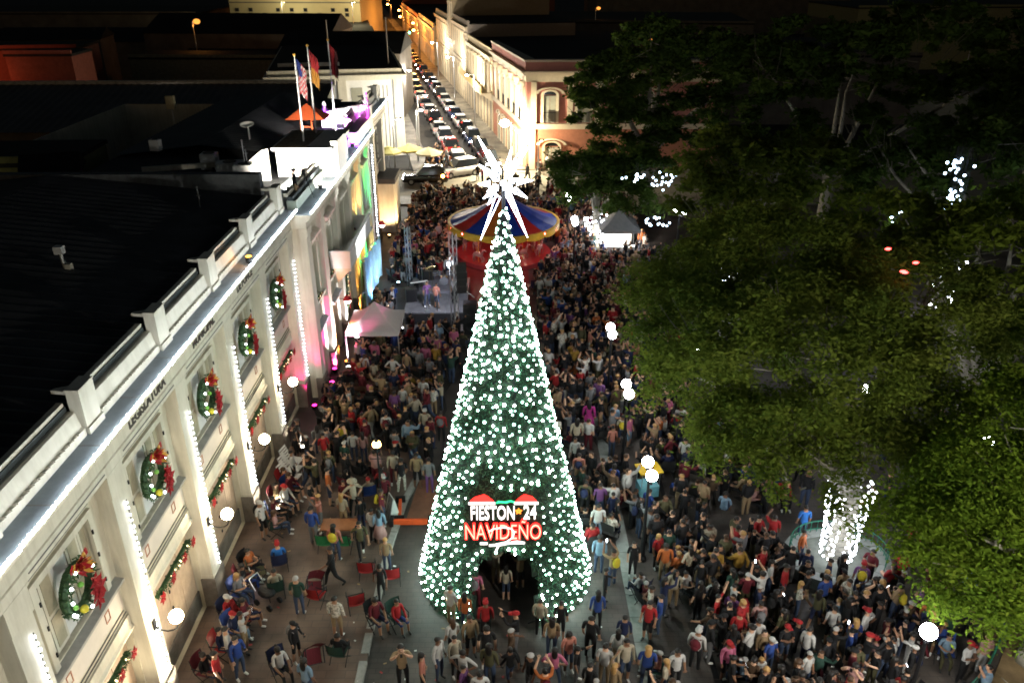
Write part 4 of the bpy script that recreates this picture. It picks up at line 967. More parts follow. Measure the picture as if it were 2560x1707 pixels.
MB().prism([(x, y) for x, y in (loc2(2.6, 84.2), loc2(21.9, 84.2), loc2(24, 100), (.6, 19.0))], 9.12, 9.9, ax='z').build('roof', roofm, cb_)
frp = bpy.data.objects.new('street_front', None); COL.objects.link(frp); frp.parent = cb_; frp.matrix_local = Matrix.Rotation(-SRZ, 4, 'Z')   # square to the plaza
def front_part(o): o.parent = frp; return o
for x in (2.35, 9.4, 12.0):
    arch_window(frp, 'y', 0., x, 4.85, 7.6, 1.25)
for x in (.72, 4.4, 7.2): MB().box(x-.28, x+.28, -.14, .0, 4.76, 8.84).build('pilaster', trimc, frp)
arch_window(frp, 'y', -.04, 2.6, .2, 2.5, 1.4, 'doorway', False); arch_window(frp, 'y', 0., 5.8, 4.85, 7.6, 1.25)
MB().box(.25, .9, -.12, -.04, 0.1, 4.2).build('pilaster', trimc, frp)
for i in range(6):
    y = 1.0 + i*3.1
    MB().box(-.3, 0, y-.32, y+.32, 4.76, 8.3).lathe([(.3, 8.3), (.42, 8.6), (.42, 8.84)], (-.15, y, 0), 8).build('pilaster', trimc, cb_)
    if i < 5:
        arch_window(cb_, 'x', 0., y+1.55, 4.85, 7.5, 1.2); arch_window(cb_, 'x', -.04, y+1.55, .1, 2.9, 1.4, 'doorway', False)
def row_house(y0, y1, h, name, label, m, n, kind):
    o = thing(name, label, 'building', st(y0, 0), SRZ); L = y1 - y0
    MB().box(0, 16, 0, L, 0, h).build('wall', m, o)
    MB().box(-.3, .1, .05, L-.05, h-.9, h-.55).box(-.45, .1, .03, L-.03, h-.55, h-.35).build('cornice', trimc, o)
    MB().box(.4, 15.8, .2, L-.2, h+.003, h+.12).build('roof', roofm, o)
    MB().box(0.001, .3, .01, L-.01, h+.004, h+.5).build('parapet', m, o)
    z1 = h*.52; w = L/n
    for i in range(n):
        c = w*(i+.5)
        for fz, hh in ((z1+.2, h-1.5), (.1, z1-.9)):
            f = MB().box(-.1, 0, c-w*.34, c-w*.22, fz, hh).box(-.1, 0, c+w*.22, c+w*.34, fz, hh).box(-.12, 0, c-w*.36, c+w*.36, hh, hh+.25).build('window' if fz > 1 else 'doorway', trimc, o)
            MB().box(-.03, 0, c-w*.21, c+w*.21, fz, hh).build('shutter', M('shutter_brown', (.16, .12, .09), .6, var=.2) if kind else MATS['shutter_grey_green'], f)
        if kind == 2:
            MB().lathe([(.24, z1), (.2, h-1.3), (.3, h-1.2), (.3, h-.95)], (-.5, w*i+.2, 0), 8).build('column', trimc, o)
    if kind == 2:
        b = MB().box(-1.5, 0, .1, L-.1, z1-.3, z1-.12).build('balcony', trimc, o)
        MB().box(-1.5, -1.4, .1, L-.1, z1-.12, z1+.7).build('balustrade', M('balcony_ochre', (.66, .46, .16), .6), b)
        for i in range(n+1): MB().prism([(0, z1-1.2), (-1.3, z1-.31), (0, z1-.31)], w*i*.98+.1, w*i*.98+.3).build('bracket', trimc, b)
    else:
        MB().box(-.2, 0, .02, L-.02, z1-.2, z1+.05).build('string_course', trimc, o)
    return o
row_house(19.8, 40.5, 9.4, 'colonnade_house', 'ochre house with a long columned balcony over the street', yel, 8, 2)
row_house(40.7, 57, 11.2, 'town_house', 'taupe striped town house next to the columned balcony', grey, 7, 1)
row_house(57.2, 63.5, 14.6, 'town_house', 'tall narrow beige house rising above its neighbours', M('beige_stucco', (.45, .36, .24), .7, var=.12), 2, 1)
row_house(63.7, 82, 10.6, 'town_house', 'cream house with tall windows past the narrow house', M('cream_stucco', (.6, .55, .44), .7, var=.1), 5, 0)
row_house(88, 120, 7.5, 'town_house', 'low ochre house in the orange lit end of the street', yel, 8, 0)
row_house(122, 175, 7., 'town_house', 'long dark red house in the orange street light', M('brick_red', (.28, .09, .06), .7), 12, 1)
# white corner building across the side street
wb_ = thing('corner_building', 'white neoclassical corner building with fluted wall and deep cornice at the street mouth', 'building', (-11.3, 90.5, 0), SRZ)
MB().box(-14, 0, 0, 26, 0, 8.2).build('wall', white, wb_); MB().box(-14.2, .25, -.3, 26, 8.2, 8.55).box(-14.4, .45, -.5, 26, 8.55, 8.75).box(-14, 0, 0, 26, 8.75, 9.3).build('cornice', cream2, wb_)
MB().box(-13.8, -.2, .2, 25.8, 9.302, 9.4).build('roof', roofm, wb_)
for x in (-.5, -6.4, -9.4): MB().box(x-.45, x+.45, -.22, 0, .4, 8.19).build('pilaster', cream2, wb_)
for i in range(5): MB().box(-3.4+i*.42, -3.28+i*.42, -.02, .0, 1., 7.6).build('flute', M('flute_shadow_paint', (.25, .25, .24), .7, var=.1), wb_)
for x in (-4.9, -7.9, -11): MB().box(x-.6, x+.6, -.05, 0, 4.6, 7.4).build('window', MATS['shutter_grey_green'], wb_)
MB().bar((-1.2, 3, 9.4), (-1.2, 3, 14.2), .06).build('mast', steel, wb_); MB().bar((-7.5, 3, 9.4), (-7.5, 3, 14.), .06).build('mast', steel, wb_)
MB().box(-13, -6.5, 2.6, 2.9, 9.4, 9.75).build('roof_screen', white, wb_)
for s0, s1, h, lb, m in ((37, 62, 6.5, 'dark flat-roofed block behind the white corner building', grey), (64, 96, 6.8, 'dark roofed block further down the shaded side of the street', yel), (98, 150, 6.2, 'long low dark block near the far end of the street', grey)):
    o = thing('street_block', lb, 'building', st(s0, 11.7), SRZ); L = s1-s0
    MB().box(-30, 0, 0, L, 0, h).build('wall', m, o); MB().box(-30, 0, 0, L, h+.002, h+.3).build('roof', roofm, o)
    for i in range(int(L/4)): MB().box(0, .05, 1+i*4, 2.4+i*4, .2, 2.8).build('doorway', glassd, o)
# big pale block
bbk = thing('office_block', 'large pale yellow windowed block closing the view beyond the dark roofs', 'building', (-62, 195, 0), rad(-3))
bmat = M('block_yellow', (.46, .41, .25), .7, var=.1, scale=.2)
MB().box(0, 29.5, 0, 25, 0, 16).build('wall', bmat, bbk)
for z in (6.3, 10.4, 14.5): MB().box(-.1, 29.6, -.25, 0, z, z+.22).build('ledge', line, bbk)
for j, z in enumerate((4.4, 7.6, 8.6, 12.2)):
    for i in range(9):
        if (i*7+j*3) % 4 == 0: continue
        f = MB().box(1.2+i*3.1, 2.1+i*3.1, -.12, 0, z, z+.8).build('window', line, bbk); MB().box(1.3+i*3.1, 2.0+i*3.1, -.14, -.121, z+.08, z+.72).build('pane', glassd, f)
# dark roofscape to the west
def low_house(x, y, w, d, h, label, m, rm=roofm, rz=0., gable=0., name='low_house'):
    o = thing(name, label, 'building', (x, y, 0), rz, None)
    MB().box(-w/2, w/2, -d/2, d/2, 0, h).build('wall', m, o)
    if gable:
        MB().prism([(-d/2-.3, h), (d/2+.3, h), (0, h+gable)], -w/2-.2, w/2+.2, ax='x').build('roof', rm, o)
    else:
        MB().box(-w/2-.1, w/2+.1, -d/2-.1, d/2+.1, h+.002, h+.25).build('roof', rm, o)
        MB().box(-w/2-.1, w/2+.1, -d/2-.1, -d/2+.1, h+.25, h+.6).build('parapet', m, o)
    return o
dk_ = M('dim_wall', (.16, .14, .12), .8, var=.3, scale=.5)
# market hall with seamed roof and pale ridge
mh = thing('market_hall', 'long dark hall with seamed roof and pale ridge line behind the town hall', 'building', (-31, 74.4, 0), rad(1.5))
MB().box(-26, 15, -6, 8, 0, 7.0).build('wall', dk_, mh); rr_ = MB()
for i in range(110):
    x = -26 + i*.37; h = .05 if i % 2 else 0.
    rr_.quad((x, -6.5, 7.0+h), (x+.37, -6.5, 7.0+.05-h), (x+.37, 4.5, 9.3+.05-h), (x, 4.5, 9.3+h))
rr_.build('seamed_roof', M('dull_zinc', (.10, .10, .102), .5, metal=.2, var=.3, scale=.4), mh)
for i in range(22): MB().box(-26+i*1.86, -24.2+i*1.86, 4.5, 4.9, 9.1, 9.62).build('ridge_cap', M('ridge_pale', (.6, .58, .54), .6, var=.25), mh)
low_house(-57, 99, 16, 8, 10.6, 'dim red lit house with a balcony of arches', M('dim_red_wall', (.22, .07, .05), .8, var=.2), gable=0, rz=rad(8))
low_house(-47.5, 88.5, 6.5, 5, 11.0, 'small red cube house in dim light', M('dim_red_wall2', (.26, .08, .055), .8, var=.2), rz=rad(3))
low_house(-66, 112, 26, 7, 10.4, 'long low house with pale eaves at the dark edge', dk_, rz=rad(10), gable=1.2)
low_house(-38, 112, 20, 8, 8.2, 'pale walled low building lit from one side', M('pale_dim_wall', (.3, .27, .18), .8, var=.3), rz=rad(-2))
low_house(-22, 118, 16, 14, 8.6, 'black gabled roof before the pale block', dk_, gable=2.2)
low_house(-42, 142, 30, 14, 9.0, 'broad black hipped roof below the pale block', dk_, gable=2.6, rz=rad(-4))
low_house(-72, 150, 30, 16, 7.2, 'dark roof near the orange lamp', dk_, gable=1.6)
low_house(-28.6, 47.5, 7.5, 6, 9.7, 'olive walled house with a slanted dim wall between black roofs', M('olive_wall', (.20, .20, .10), .8, var=.2), rz=rad(4))
low_house(-25.2, 44.5, 2.6, 3.0, 9.5, 'little brown gabled annex at the hall roof edge', M('brown_dim', (.2, .15, .11), .8, var=.3), gable=1.0, rz=rad(20))
low_house(14, 128, 22, 30, 8.4, 'black flat roof behind the ochre house', dk_); low_house(40, 120, 26, 24, 8.4, 'black flat roof beyond the tree tops', dk_)
low_house(22, 175, 50, 30, 8.6, 'broad dark roof far behind the street row', dk_, rz=rad(-6)); low_house(85, 175, 40, 22, 11, 'dim olive building with a lit terrace in the far corner', M('olive_wall2', (.22, .21, .12), .8), rz=rad(5))
low_house(-8, 262, 44, 20, 9.5, 'dark reddish block at the end of the street', M('dark_red_wall', (.2, .07, .05), .8))
low_house(-100, 210, 60, 30, 8, 'black roof at the dark horizon', dk_); low_house(-130, 120, 50, 40, 8, 'wide black roof at the frame edge', dk_); low_house(60, 260, 70, 40, 9, 'wide dark block on the horizon', dk_)
# ------------------------------------------------------------------ street and city lamps
def city_lamp(loc, h, power, col, label, arm=(.9, 0), r=.16, es=60., rz=0.):
    o = thing('street_lamp', label, 'street lamp', loc, rz, 'street lamps along the roads')
    MB().lathe([(.11, 0), (.09, 1.), (.06, h)], (0, 0, 0), 8).bar((0, 0, h), (arm[0], arm[1], h+.1), .04).build('pole', steel, o)
    MB().cbox((arm[0], arm[1], h+.1), (.28, .13, .06)).build('head', iron, o)
    MB().ball((arm[0], arm[1], h-.03), (r, r, r*.7), 10, 6).build('bulb', E('street_bulb_%d_%d' % (int(col[1]*100), int(es)), col, es), o)
    if power: lamp('street_light', 'POINT', (arm[0], arm[1], h-.25-r*.7), power, col, .18, o)
    return o
warm = (1., .87, .64); sod = (1., .36, .06)
city_lamp((.5, 82.3, 0.13), 4.9, 9000, (1., .86, .58), 'very bright street lamp at the red corner building', (-.7, .1), .5, 200.)
city_lamp((3.2, 81.6, 0), 3.4, 120, (1., .55, .2), 'low orange lamp before the red corner building', (.3, .2), .12, 30.)
for i, (s, p) in enumerate(((24, 3000), (44, 3000), (66, 2600))):
    city_lamp(st(s, 1.7), 6.5, p, warm, ['street lamp in front of the columned balcony', 'street lamp in front of the taupe house', 'street lamp in front of the cream house'][i], (-.9, 0), .2, 90., SRZ)
for i, (s, p) in enumerate(((12, 1800), (34, 1800), (56, 1600))):
    city_lamp(st(s, 10.0), 6.0, p, (1, .93, .82), ['white street lamp beside the white corner building', 'white street lamp on the shaded side of the street', 'white street lamp farther along the shaded side'][i], (.9, 0), .18, 70., SRZ)
for i, s in enumerate((88, 106, 126, 150, 178, 210)):
    city_lamp(st(s, 1.6 if i % 2 else 3.0), 6.8, 2600, sod, 'orange sodium lamp number %s along the far street' % ('one', 'two', 'three', 'four', 'five', 'six')[i], (-.9, 0), .3, 60., SRZ)
city_lamp((-9.6, 87.0, 0), 5.5, 900, (1., .95, .8), 'street lamp lighting the cafe corner by the white building', (.5, .2), .2, 60.)
city_lamp((-11.6, 83.2, 0), 5.2, 900, (1, .98, .9), 'street lamp in the side street in front of the white corner building', (.6, .4), .2, 60.)
city_lamp((-43.6, 120, 0), 11.9, 160, sod, 'orange lamp among the black roofs', (.6, 0), .5, 1.7)
city_lamp((-48, 186, 0), 11, 2600, (1, .86, .5), 'lamp in front of the pale yellow block', (.6, 0), .12, 10.)
city_lamp((-33, 186, 0), 11, 2600, (1, .86, .5), 'second lamp in front of the pale yellow block', (.6, 0), .12, 10.)
city_lamp((-60, 90, 0), 9.5, 420, (1, .2, .07), 'dull red lamp by the house with arches', (.6, 0), .1, 3.)
city_lamp((-53.5, 83.5, 0), 9.6, 240, (1, .25, .1), 'dull red lamp by the small cube house', (.6, 0), .1, 3.)
city_lamp((-31.5, 43.2, 0), 10.2, 45, (.9, .85, .4), 'dim yellow lamp by the olive wall behind the dark roof', (.5, 0), .06, 4.)
city_lamp((20, 120, 0), 9.5, 30, sod, 'small orange lamp on the dark roofs past the street', (.5, 0), .3, 3.)
city_lamp((17, 165, 0), 11, 40, sod, 'small orange lamp at the top of the picture beyond the trees', (.5, 0), .4, 1.6)
city_lamp((70, 128, 0), 11.5, 900, (1, .9, .6), 'lamp by the olive building in the far corner', (.5, 0), .2, 20.)
# traffic light
tl = thing('traffic_light', 'green traffic light hanging over the far street', 'traffic light', st(98, 2.0), SRZ)
MB().bar((0, 0, 0), (0, 0, 6.2), .08).bar((0, 0, 6), (-2, 0, 6.2), .05).build('pole', iron, tl); MB().cbox((-2, 0, 5.8), (.18, .15, .5)).build('housing', black, tl)
MB().ball((-2, -.15, 5.5), (.2, .1, .2), 8, 6).build('green_lamp', E('signal_green', (.05, 1, .45), 40.), tl)
# ------------------------------------------------------------------ cars
paint = {k: M('car_paint_' + k, c, .25, var=0, spec=.6) for k, c in (('black', (.012, .012, .014)), ('white', (.7, .7, .7)), ('grey', (.16, .165, .17)), ('silver', (.42, .43, .44)), ('red', (.3, .02, .02)), ('blue', (.03, .06, .16)))}
Ehead = E('headlight', (1, .97, .95), 110.); Eheado = E('headlight_off', (.6, .65, .8), .6); Etail = E('taillight', (1, .05, .03), 12.)
def car_body(st_, wfun):
    mb = MB(); rings = []
    for y, zb, zs, zt, ws, wt in st_:
        rings.append([(-ws*.92, y, zb), (-ws, y, (zb+zs)/2), (-ws*.97, y, zs), (-wt, y, zt), (wt, y, zt), (ws*.97, y, zs), (ws, y, (zb+zs)/2), (ws*.92, y, zb)])
    n = 8
    for a, b in zip(rings[:-1], rings[1:]):
        mb.add(a + b, [(i, (i+1) % n, n+(i+1) % n, n+i) for i in range(n)])
    mb.add(rings[0], [tuple(range(n))]); mb.add(rings[-1], [tuple(range(n-1, -1, -1))])
    return mb
def make_car(kind, col, label, loc, rz, lit):
    o = thing('car', label, 'car', loc, rz, 'cars queued and parked along the street')
    suv = kind == 'suv'; H = 1.72 if suv else 1.45
    S = [(-2.2, .35, .62, .66, .78, .7), (-2.05, .26, .72, .84, .86, .76), (-1.1, .24, .82, .95, .9, .8), (-.95, .24, .84, .97, .9, .78), (1.5, .24, .88, 1.0, .9, .78), (2.1, .26, .84, .96, .86, .74), (2.25, .4, .7, .78, .8, .7)]
    car_body(S, None).build('body', paint[col], o, True)
    c = MB(); a = -.95; b = 2.0 if suv else 1.75
    c.add([(-.76, a, .95), (.76, a, .95), (.78, b, .98), (-.78, b, .98), (-.6, a+.75, H), (.6, a+.75, H), (.6, b-.35 if suv else b-.7, H), (-.6, b-.35 if suv else b-.7, H)],
          [(0, 1, 5, 4), (1, 2, 6, 5), (2, 3, 7, 6), (3, 0, 4, 7), (4, 5, 6, 7)]); c.build('window', glassd, o)
    y1 = b-.35 if suv else b-.7
    MB().add([(-.6, a+.72, H+.005), (.6, a+.72, H+.005), (.6, y1+.03, H+.005), (-.6, y1+.03, H+.005), (-.52, a+.9, H+.05), (.52, a+.9, H+.05), (.52, y1-.1, H+.05), (-.52, y1-.1, H+.05)],
             [(0, 1, 5, 4), (1, 2, 6, 5), (2, 3, 7, 6), (3, 0, 4, 7), (4, 5, 6, 7)]).build('roof', paint[col], o)
    wm = MB().lathe([(.2, -.11), (.33, -.11), (.33, .11), (.2, .11)], (0, 0, 0), 14).mesh('wheel', black)
    rm_ = MB().lathe([(.19, -.115), (.19, .115)], (0, 0, 0), 10).mesh('rim', steel)
    for x in (-.8, .8):
        for y in (-1.35, 1.4):
            w_ = obj('wheel', wm, o); w_.matrix_local = Matrix.Translation((x, y, .33)) @ Matrix.Rotation(rad(90), 4, 'Y'); obj('rim', rm_, w_)
    for x in (-.62, .62):
        MB().ball((x, -2.12, .66), (.2, .09, .12), 8, 5).build('headlight', Ehead if lit else Eheado, o)
        MB().ball((x*1.1, 2.2, .82), (.15, .07, .10), 8, 5).build('taillight', Etail, o)
        MB().cbox((x*1.52, -.8, 1.0), (.09, .06, .06)).build('wing_mirror', paint[col], o)
    for x, y in ((-.66, -.2), (.66, -.2)): MB().cbox((x*1.36, y+.6, .86), (.008, .09, .012)).build('door_handle', steel, o)
    return o
base = {}
k = 0; occ = []
ordi = ['first', 'second', 'third', 'fourth', 'fifth', 'sixth', 'seventh', 'eighth', 'ninth', 'tenth', 'eleventh', 'twelfth', 'thirteenth', 'fourteenth', 'fifteenth', 'sixteenth', 'seventeenth', 'eighteenth', 'nineteenth', 'twentieth', 'twenty-first', 'twenty-second', 'twenty-third', 'twenty-fourth', 'twenty-fifth', 'twenty-sixth']
def put_car(kind, col, lit, loc, rz, label):
    key = (kind, col, lit)
    if key not in base: base[key] = make_car(kind, col, label, loc, rz, lit)
    else: dup(base[key], loc, rz, label)
for i in range(25):
    s = 2.5 + i*5.6 + R.uniform(-.5, .5)
    col = R.choice(['black', 'grey', 'black', 'silver', 'blue', 'black', 'white']); kd = R.choice(['sedan', 'suv'])
    put_car(kd, col, i % 3 != 1, st(s, 3.45, .008), SRZ + rad(R.uniform(-2, 2)), '%s %s parked in the kerb row under the balconies, %s from the corner' % (col, 'estate car' if kd == 'suv' else 'saloon car', ordi[i]))
for i in range(25):
    s = 3.5 + i*6.0 + R.uniform(-.7, .7)
    col = R.choice(['white', 'white', 'silver', 'red', 'grey', 'white', 'black']) if i else 'white'; kd = R.choice(['sedan', 'suv'])
    put_car(kd, col, False, st(s, 6.6 + R.uniform(-.2, .2), .008), SRZ + pi*0 + rad(R.uniform(-1.5, 1.5)) + pi, '%s %s queued in the traffic lane, %s from the crossing' % (col, 'estate car' if kd == 'suv' else 'saloon car', ordi[i]))
for i in range(0):
    s = 9 + i*6.2
    col = R.choice(['white', 'silver', 'grey', 'white']); put_car('sedan', col, True, st(s, 8.6, .008), SRZ + rad(R.uniform(-2, 2)), '%s saloon car standing along the shaded kerb, %s past the white building' % (col, ordi[i]))
put_car('suv', 'black', True, (-8.0, 78.2, .008), rad(-88), 'large black estate car crossing with one amber lit lamp')
am = thing('hazard_lamp', 'glowing amber warning lamp beside the black estate car', 'lamp', (-6.2, 77.0, 0)); MB().bar((0, 0, 0), (0, 0, .9), .03).build('post', iron, am); MB().ball((0, 0, 1.0), .16, 8, 6).build('lens', E('amber_lamp', (1, .45, .08), 45.), am)
put_car('suv', 'white', True, (-4.9, 81.2, .008), rad(-60), 'white estate car turning at the crossing')
# cafe umbrellas
for i, (x, y, cname, c) in enumerate(((-10.2, 84.2, 'ochre', (.55, .42, .1)), (-8.0, 82.6, 'cream', (.75, .66, .4)), (-12.2, 83.2, 'olive', (.4, .36, .12)))):
    u = thing('cafe_umbrella', '%s cafe umbrella standing at the corner below the white building' % cname, 'umbrella', (x, y, 0), R.random(), 'cafe umbrellas')
    MB().bar((0, 0, 0), (0, 0, 2.5), .03).build('pole', steel, u)
    p = MB(); n = 8
    for j in range(n):
        a, b = 2*pi*j/n, 2*pi*(j+1)/n; p.add([(1.4*cos(a), 1.4*sin(a), 2.05), (1.4*cos(b), 1.4*sin(b), 2.05), (0, 0, 2.6)], [(0, 1, 2)]); p.quad((1.4*cos(a), 1.4*sin(a), 2.05), (1.4*cos(b), 1.4*sin(b), 2.05), (1.38*cos(b), 1.38*sin(b), 1.88), (1.38*cos(a), 1.38*sin(a), 1.88))
    p.build('canopy', M('umbrella_' + cname, c, .7, var=.1), u)
# ------------------------------------------------------------------ park trees
def leaf_mat(name, c1, c2, c3):
    m = M(name, c1, .8, var=0, spec=.04); n = m.node_tree.nodes; l = m.node_tree.links; b = n['Principled BSDF']
    at_ = n.new('ShaderNodeAttribute'); at_.attribute_name = 'tone'; r = n.new('ShaderNodeValToRGB'); e = r.color_ramp.elements
    e[0].color = (*c1, 1); e[1].color = (*c3, 1); k = e.new(.5); k.color = (*c2, 1)
    l.new(at_.outputs['Fac'], r.inputs[0]); l.new(r.outputs[0], b.inputs['Base Color'])
    tr_ = n.new('ShaderNodeBsdfTranslucent'); l.new(r.outputs[0], tr_.inputs[0]); mx = n.new('ShaderNodeMixShader'); mx.inputs[0].default_value = .4
    l.new(b.outputs[0], mx.inputs[1]); l.new(tr_.outputs[0], mx.inputs[2]); l.new(mx.outputs[0], n['Material Output'].inputs[0])
    return m
leafA = leaf_mat('leaf_yellow_green', (.06, .095, .016), (.112, .15, .021), (.165, .20, .034))
leafC = leaf_mat('leaf_lime_lit', (.055, .10, .010), (.10, .16, .014), (.15, .205, .022))  # lime tone raised in the colour to make up for missing lamplight
leafD = leaf_mat('leaf_green_lit', (.06, .098, .012), (.11, .155, .018), (.16, .205, .03))  # leaf copy whose colour carries the light this crown lacks
leafB = leaf_mat('leaf_deep_green', (.030, .055, .012), (.055, .095, .018), (.09, .14, .028))
bark = M('bark_grey', (.26, .245, .2), .85, var=.3, scale=5, bump=.4)
Etrunk = E('trunk_led', (.88, .92, 1.), 22.)
def tree(loc, lobes, nleaf, ls, label, lm, trunk_r=.42, fork=3.0, seed=1, limbs=7, nclump=None):
    q = np.random.RandomState(seed); rq = random.Random(seed)
    o = thing('park_tree', label, 'tree', loc, 0, 'leafy park trees')
    tk = MB(); tk.bar((0, 0, 0), (0, 0, .5), trunk_r*1.35, 10, trunk_r); tk.bar((0, 0, .5), (.05, .05, fork), trunk_r, 10, trunk_r*.95)
    vol = np.array([l[3]*l[4]*l[5] for l in lobes]); pr = vol**.75/np.sum(vol**.75)
    for i in range(limbs):
        L = lobes[i % len(lobes)]; tip = Vector((L[0]+rq.uniform(-.6, .6)*L[3], L[1]+rq.uniform(-.6, .6)*L[4], L[2]+rq.uniform(-.1, .75)*L[5]))
        a = Vector((.05, .05, fork*.92)); m1 = a.lerp(tip, .35) + Vector((0, 0, .7)); m2 = a.lerp(tip, .7) + Vector((rq.uniform(-.4, .4), rq.uniform(-.4, .4), .4))
        tk.bar(a, m1, trunk_r*.62, 7, trunk_r*.36); tk.bar(m1, m2, trunk_r*.36, 6, trunk_r*.2); tk.bar(m2, tip, trunk_r*.2, 5, .03)
        for k in range(4):
            t2 = m2 + Vector((rq.uniform(-1, 1)*L[3]*.6, rq.uniform(-1, 1)*L[4]*.6, rq.uniform(0, .6)*L[5])); tk.bar(m2.lerp(tip, .2*k), t2, .05, 4, .012)
    tw_ = MB()
    for i in range(limbs*9):
        L = lobes[rq.randrange(len(lobes))]; a_ = rq.uniform(0, 2*pi); e_ = rq.uniform(.1, 1.3)
        tip = Vector((L[0]+L[3]*cos(e_)*cos(a_)*.98, L[1]+L[4]*cos(e_)*sin(a_)*.98, L[2]+L[5]*sin(e_)*1.0)); c0_ = Vector((L[0], L[1], L[2]-L[5]*.4)); p_ = c0_.lerp(tip, .45)
        for q_ in (.72, 1.0):
            n_ = c0_.lerp(tip, q_) + Vector((rq.uniform(-.25, .25), rq.uniform(-.25, .25), rq.uniform(-.1, .15))); tw_.bar(p_, n_, .045*(1.25-q_)+.012, 4, .045*(1.1-q_)+.008); p_ = n_
    tk.build('trunk', bark, o, True)
    if tw_.v: tw_.build('twig', M('twig_bark', (.10, .095, .065), .85, var=.2), o)['kind'] = 'stuff'
    nc = nclump or min(900, max(60, nleaf//200)); li = q.choice(len(lobes), nc, p=pr)
    Lb = np.array(lobes)[li]
    d = q.normal(0, 1, (nc, 3)); d /= np.linalg.norm(d, axis=1)[:, None]; d[:, 2] = np.where(d[:, 2] < -.35, -d[:, 2], d[:, 2])
    rad_ = q.uniform(.55, 1.02, (nc, 1))**.6
    C = Lb[:, :3] + d*Lb[:, 3:6]*rad_; csz = q.uniform(.28, .72, nc); tone = np.clip(q.normal(.45, .22, nc), 0, 1)
    ci = q.randint(0, nc, nleaf); P = C[ci] + q.normal(0, 1, (nleaf, 3))*csz[ci][:, None]*np.array([.62, .62, .36])
    u = q.normal(0, 1, (nleaf, 3)); u[:, 2] *= .5; u /= np.linalg.norm(u, axis=1)[:, None]; w = np.cross(u, q.normal(0, 1, (nleaf, 3)) + np.array([0, 0, .7])); w /= np.linalg.norm(w, axis=1)[:, None]
    s = ls*q.uniform(.5, 1.6, (nleaf, 1))
    V = np.stack([P - u*s, P + w*s*.42, P + u*s, P - w*s*.42], 1).reshape(-1, 3)
    me = npmesh('crown', V, 4, [lm]); at_ = me.attributes.new('tone', 'FLOAT', 'FACE')
    at_.data.foreach_set('value', np.clip(tone[ci] + q.normal(0, .12, nleaf), 0, 1).astype(np.float32))
    c = obj('crown', me, o)
    return o
t1 = tree((12.1, 23.2, 0), [(-1.2, 2.2, 7.6, 4.6, 3.6, 2.6), (-4.3, 4.4, 7.0, 3.2, 3.4, 2.3), (-3.6, 7.6, 7.4, 3.8, 3.4, 2.2), (2.8, 5., 8., 4., 4., 2.4), (-1., 8., 8.8, 4.2, 3.8, 2.4), (-3.2, 1.6, 5.0, 2.4, 1.7, 1.4), (.2, .2, 5.0, 2.2, 1.4, 1.3), (-1.4, .6, 5.6, 3., 1.6, 1.5), (2.4, 1.0, 5.8, 2.4, 1.8, 1.5), (-5.2, 3.4, 5.6, 2.1, 2.4, 1.6), (-2.2, -.9, 4.3, 1.7, 1.2, 1.1), (.2, -.3, 5.4, 1.7, 1.0, 1.0), (2.6, .2, 4.8, 1.5, 1.2, 1.0), (-3.9, .4, 4.6, 1.5, 1.3, 1.1)], 190000, .078, 'big spreading tree with light-wrapped trunk rising from the round planter', leafA, .38, 3.4, 3, 11)
tree((16.6, 18.6, 0), [(-.9, .2, 5.8, 3.0, 2.6, 1.7), (-3.2, -1.2, 5.3, 2.1, 1.9, 1.3), (.8, 2.8, 7.0, 3.2, 2.8, 2.0), (-.6, -2.2, 5.2, 2.2, 1.8, 1.2), (3., -.6, 6.2, 3., 2.6, 1.8), (-2.2, 2.0, 5.2, 1.8, 1.6, 1.2), (-4.4, .2, 5.0, 1.7, 1.6, 1.1), (-2.2, -2.6, 4.8, 1.7, 1.5, 1.1), (-1.5, 1.0, 6.4, 2.4, 2.2, 1.5), (-3.5, -1.7, 4.3, 1.5, 1.4, .9), (-.8, -2.8, 4.0, 1.8, 1.4, .9)], 150000, .066, 'bright green tree overhanging the lower corner of the plaza', leafC, .32, 3., 8, 8)
tree((20.5, 31, 0), [(0, 0, 8.4, 5., 4.6, 3.0), (4, 3, 8.8, 4.4, 4.4, 2.6), (-3.5, 3, 9., 3.6, 3.6, 2.2), (1, -4.5, 7.4, 3.8, 2.6, 2.2), (5., -4, 7.6, 3.6, 3., 2.2)], 38000, .14, 'dim wide tree standing behind the big light-wrapped one', leafD, .45, 3.4, 5, 8)
tree((14.0, 46, 0), [(0, 0, 7.6, 4.4, 4.0, 2.8), (-2.6, -3, 6.8, 3., 3., 2.2), (3.6, 1.5, 8.4, 4.2, 3.6, 2.6), (0, 4, 8.2, 3.8, 3.6, 2.4)], 26000, .17, 'dark mid-park tree beside the hanging blue lights', leafA, .42, 3.2, 6, 7)
tree((6.7, 58.8, 0), [(0, 0, 5.4, 3.1, 2.8, 1.8), (-1.7, -.6, 6.0, 2.0, 2., 1.4), (1.6, .6, 4.9, 2.2, 2, 1.5), (2.8, -1.5, 3.8, 2.4, 2., 1.2), (3.6, .6, 5.6, 2.4, 2.2, 1.6), (-.6, -1.4, 4.4, 2.2, 1.6, 1.2)], 26000, .15, 'small round tree over the grey tent beside the corner building', leafB, .3, 2.6, 7, 6)
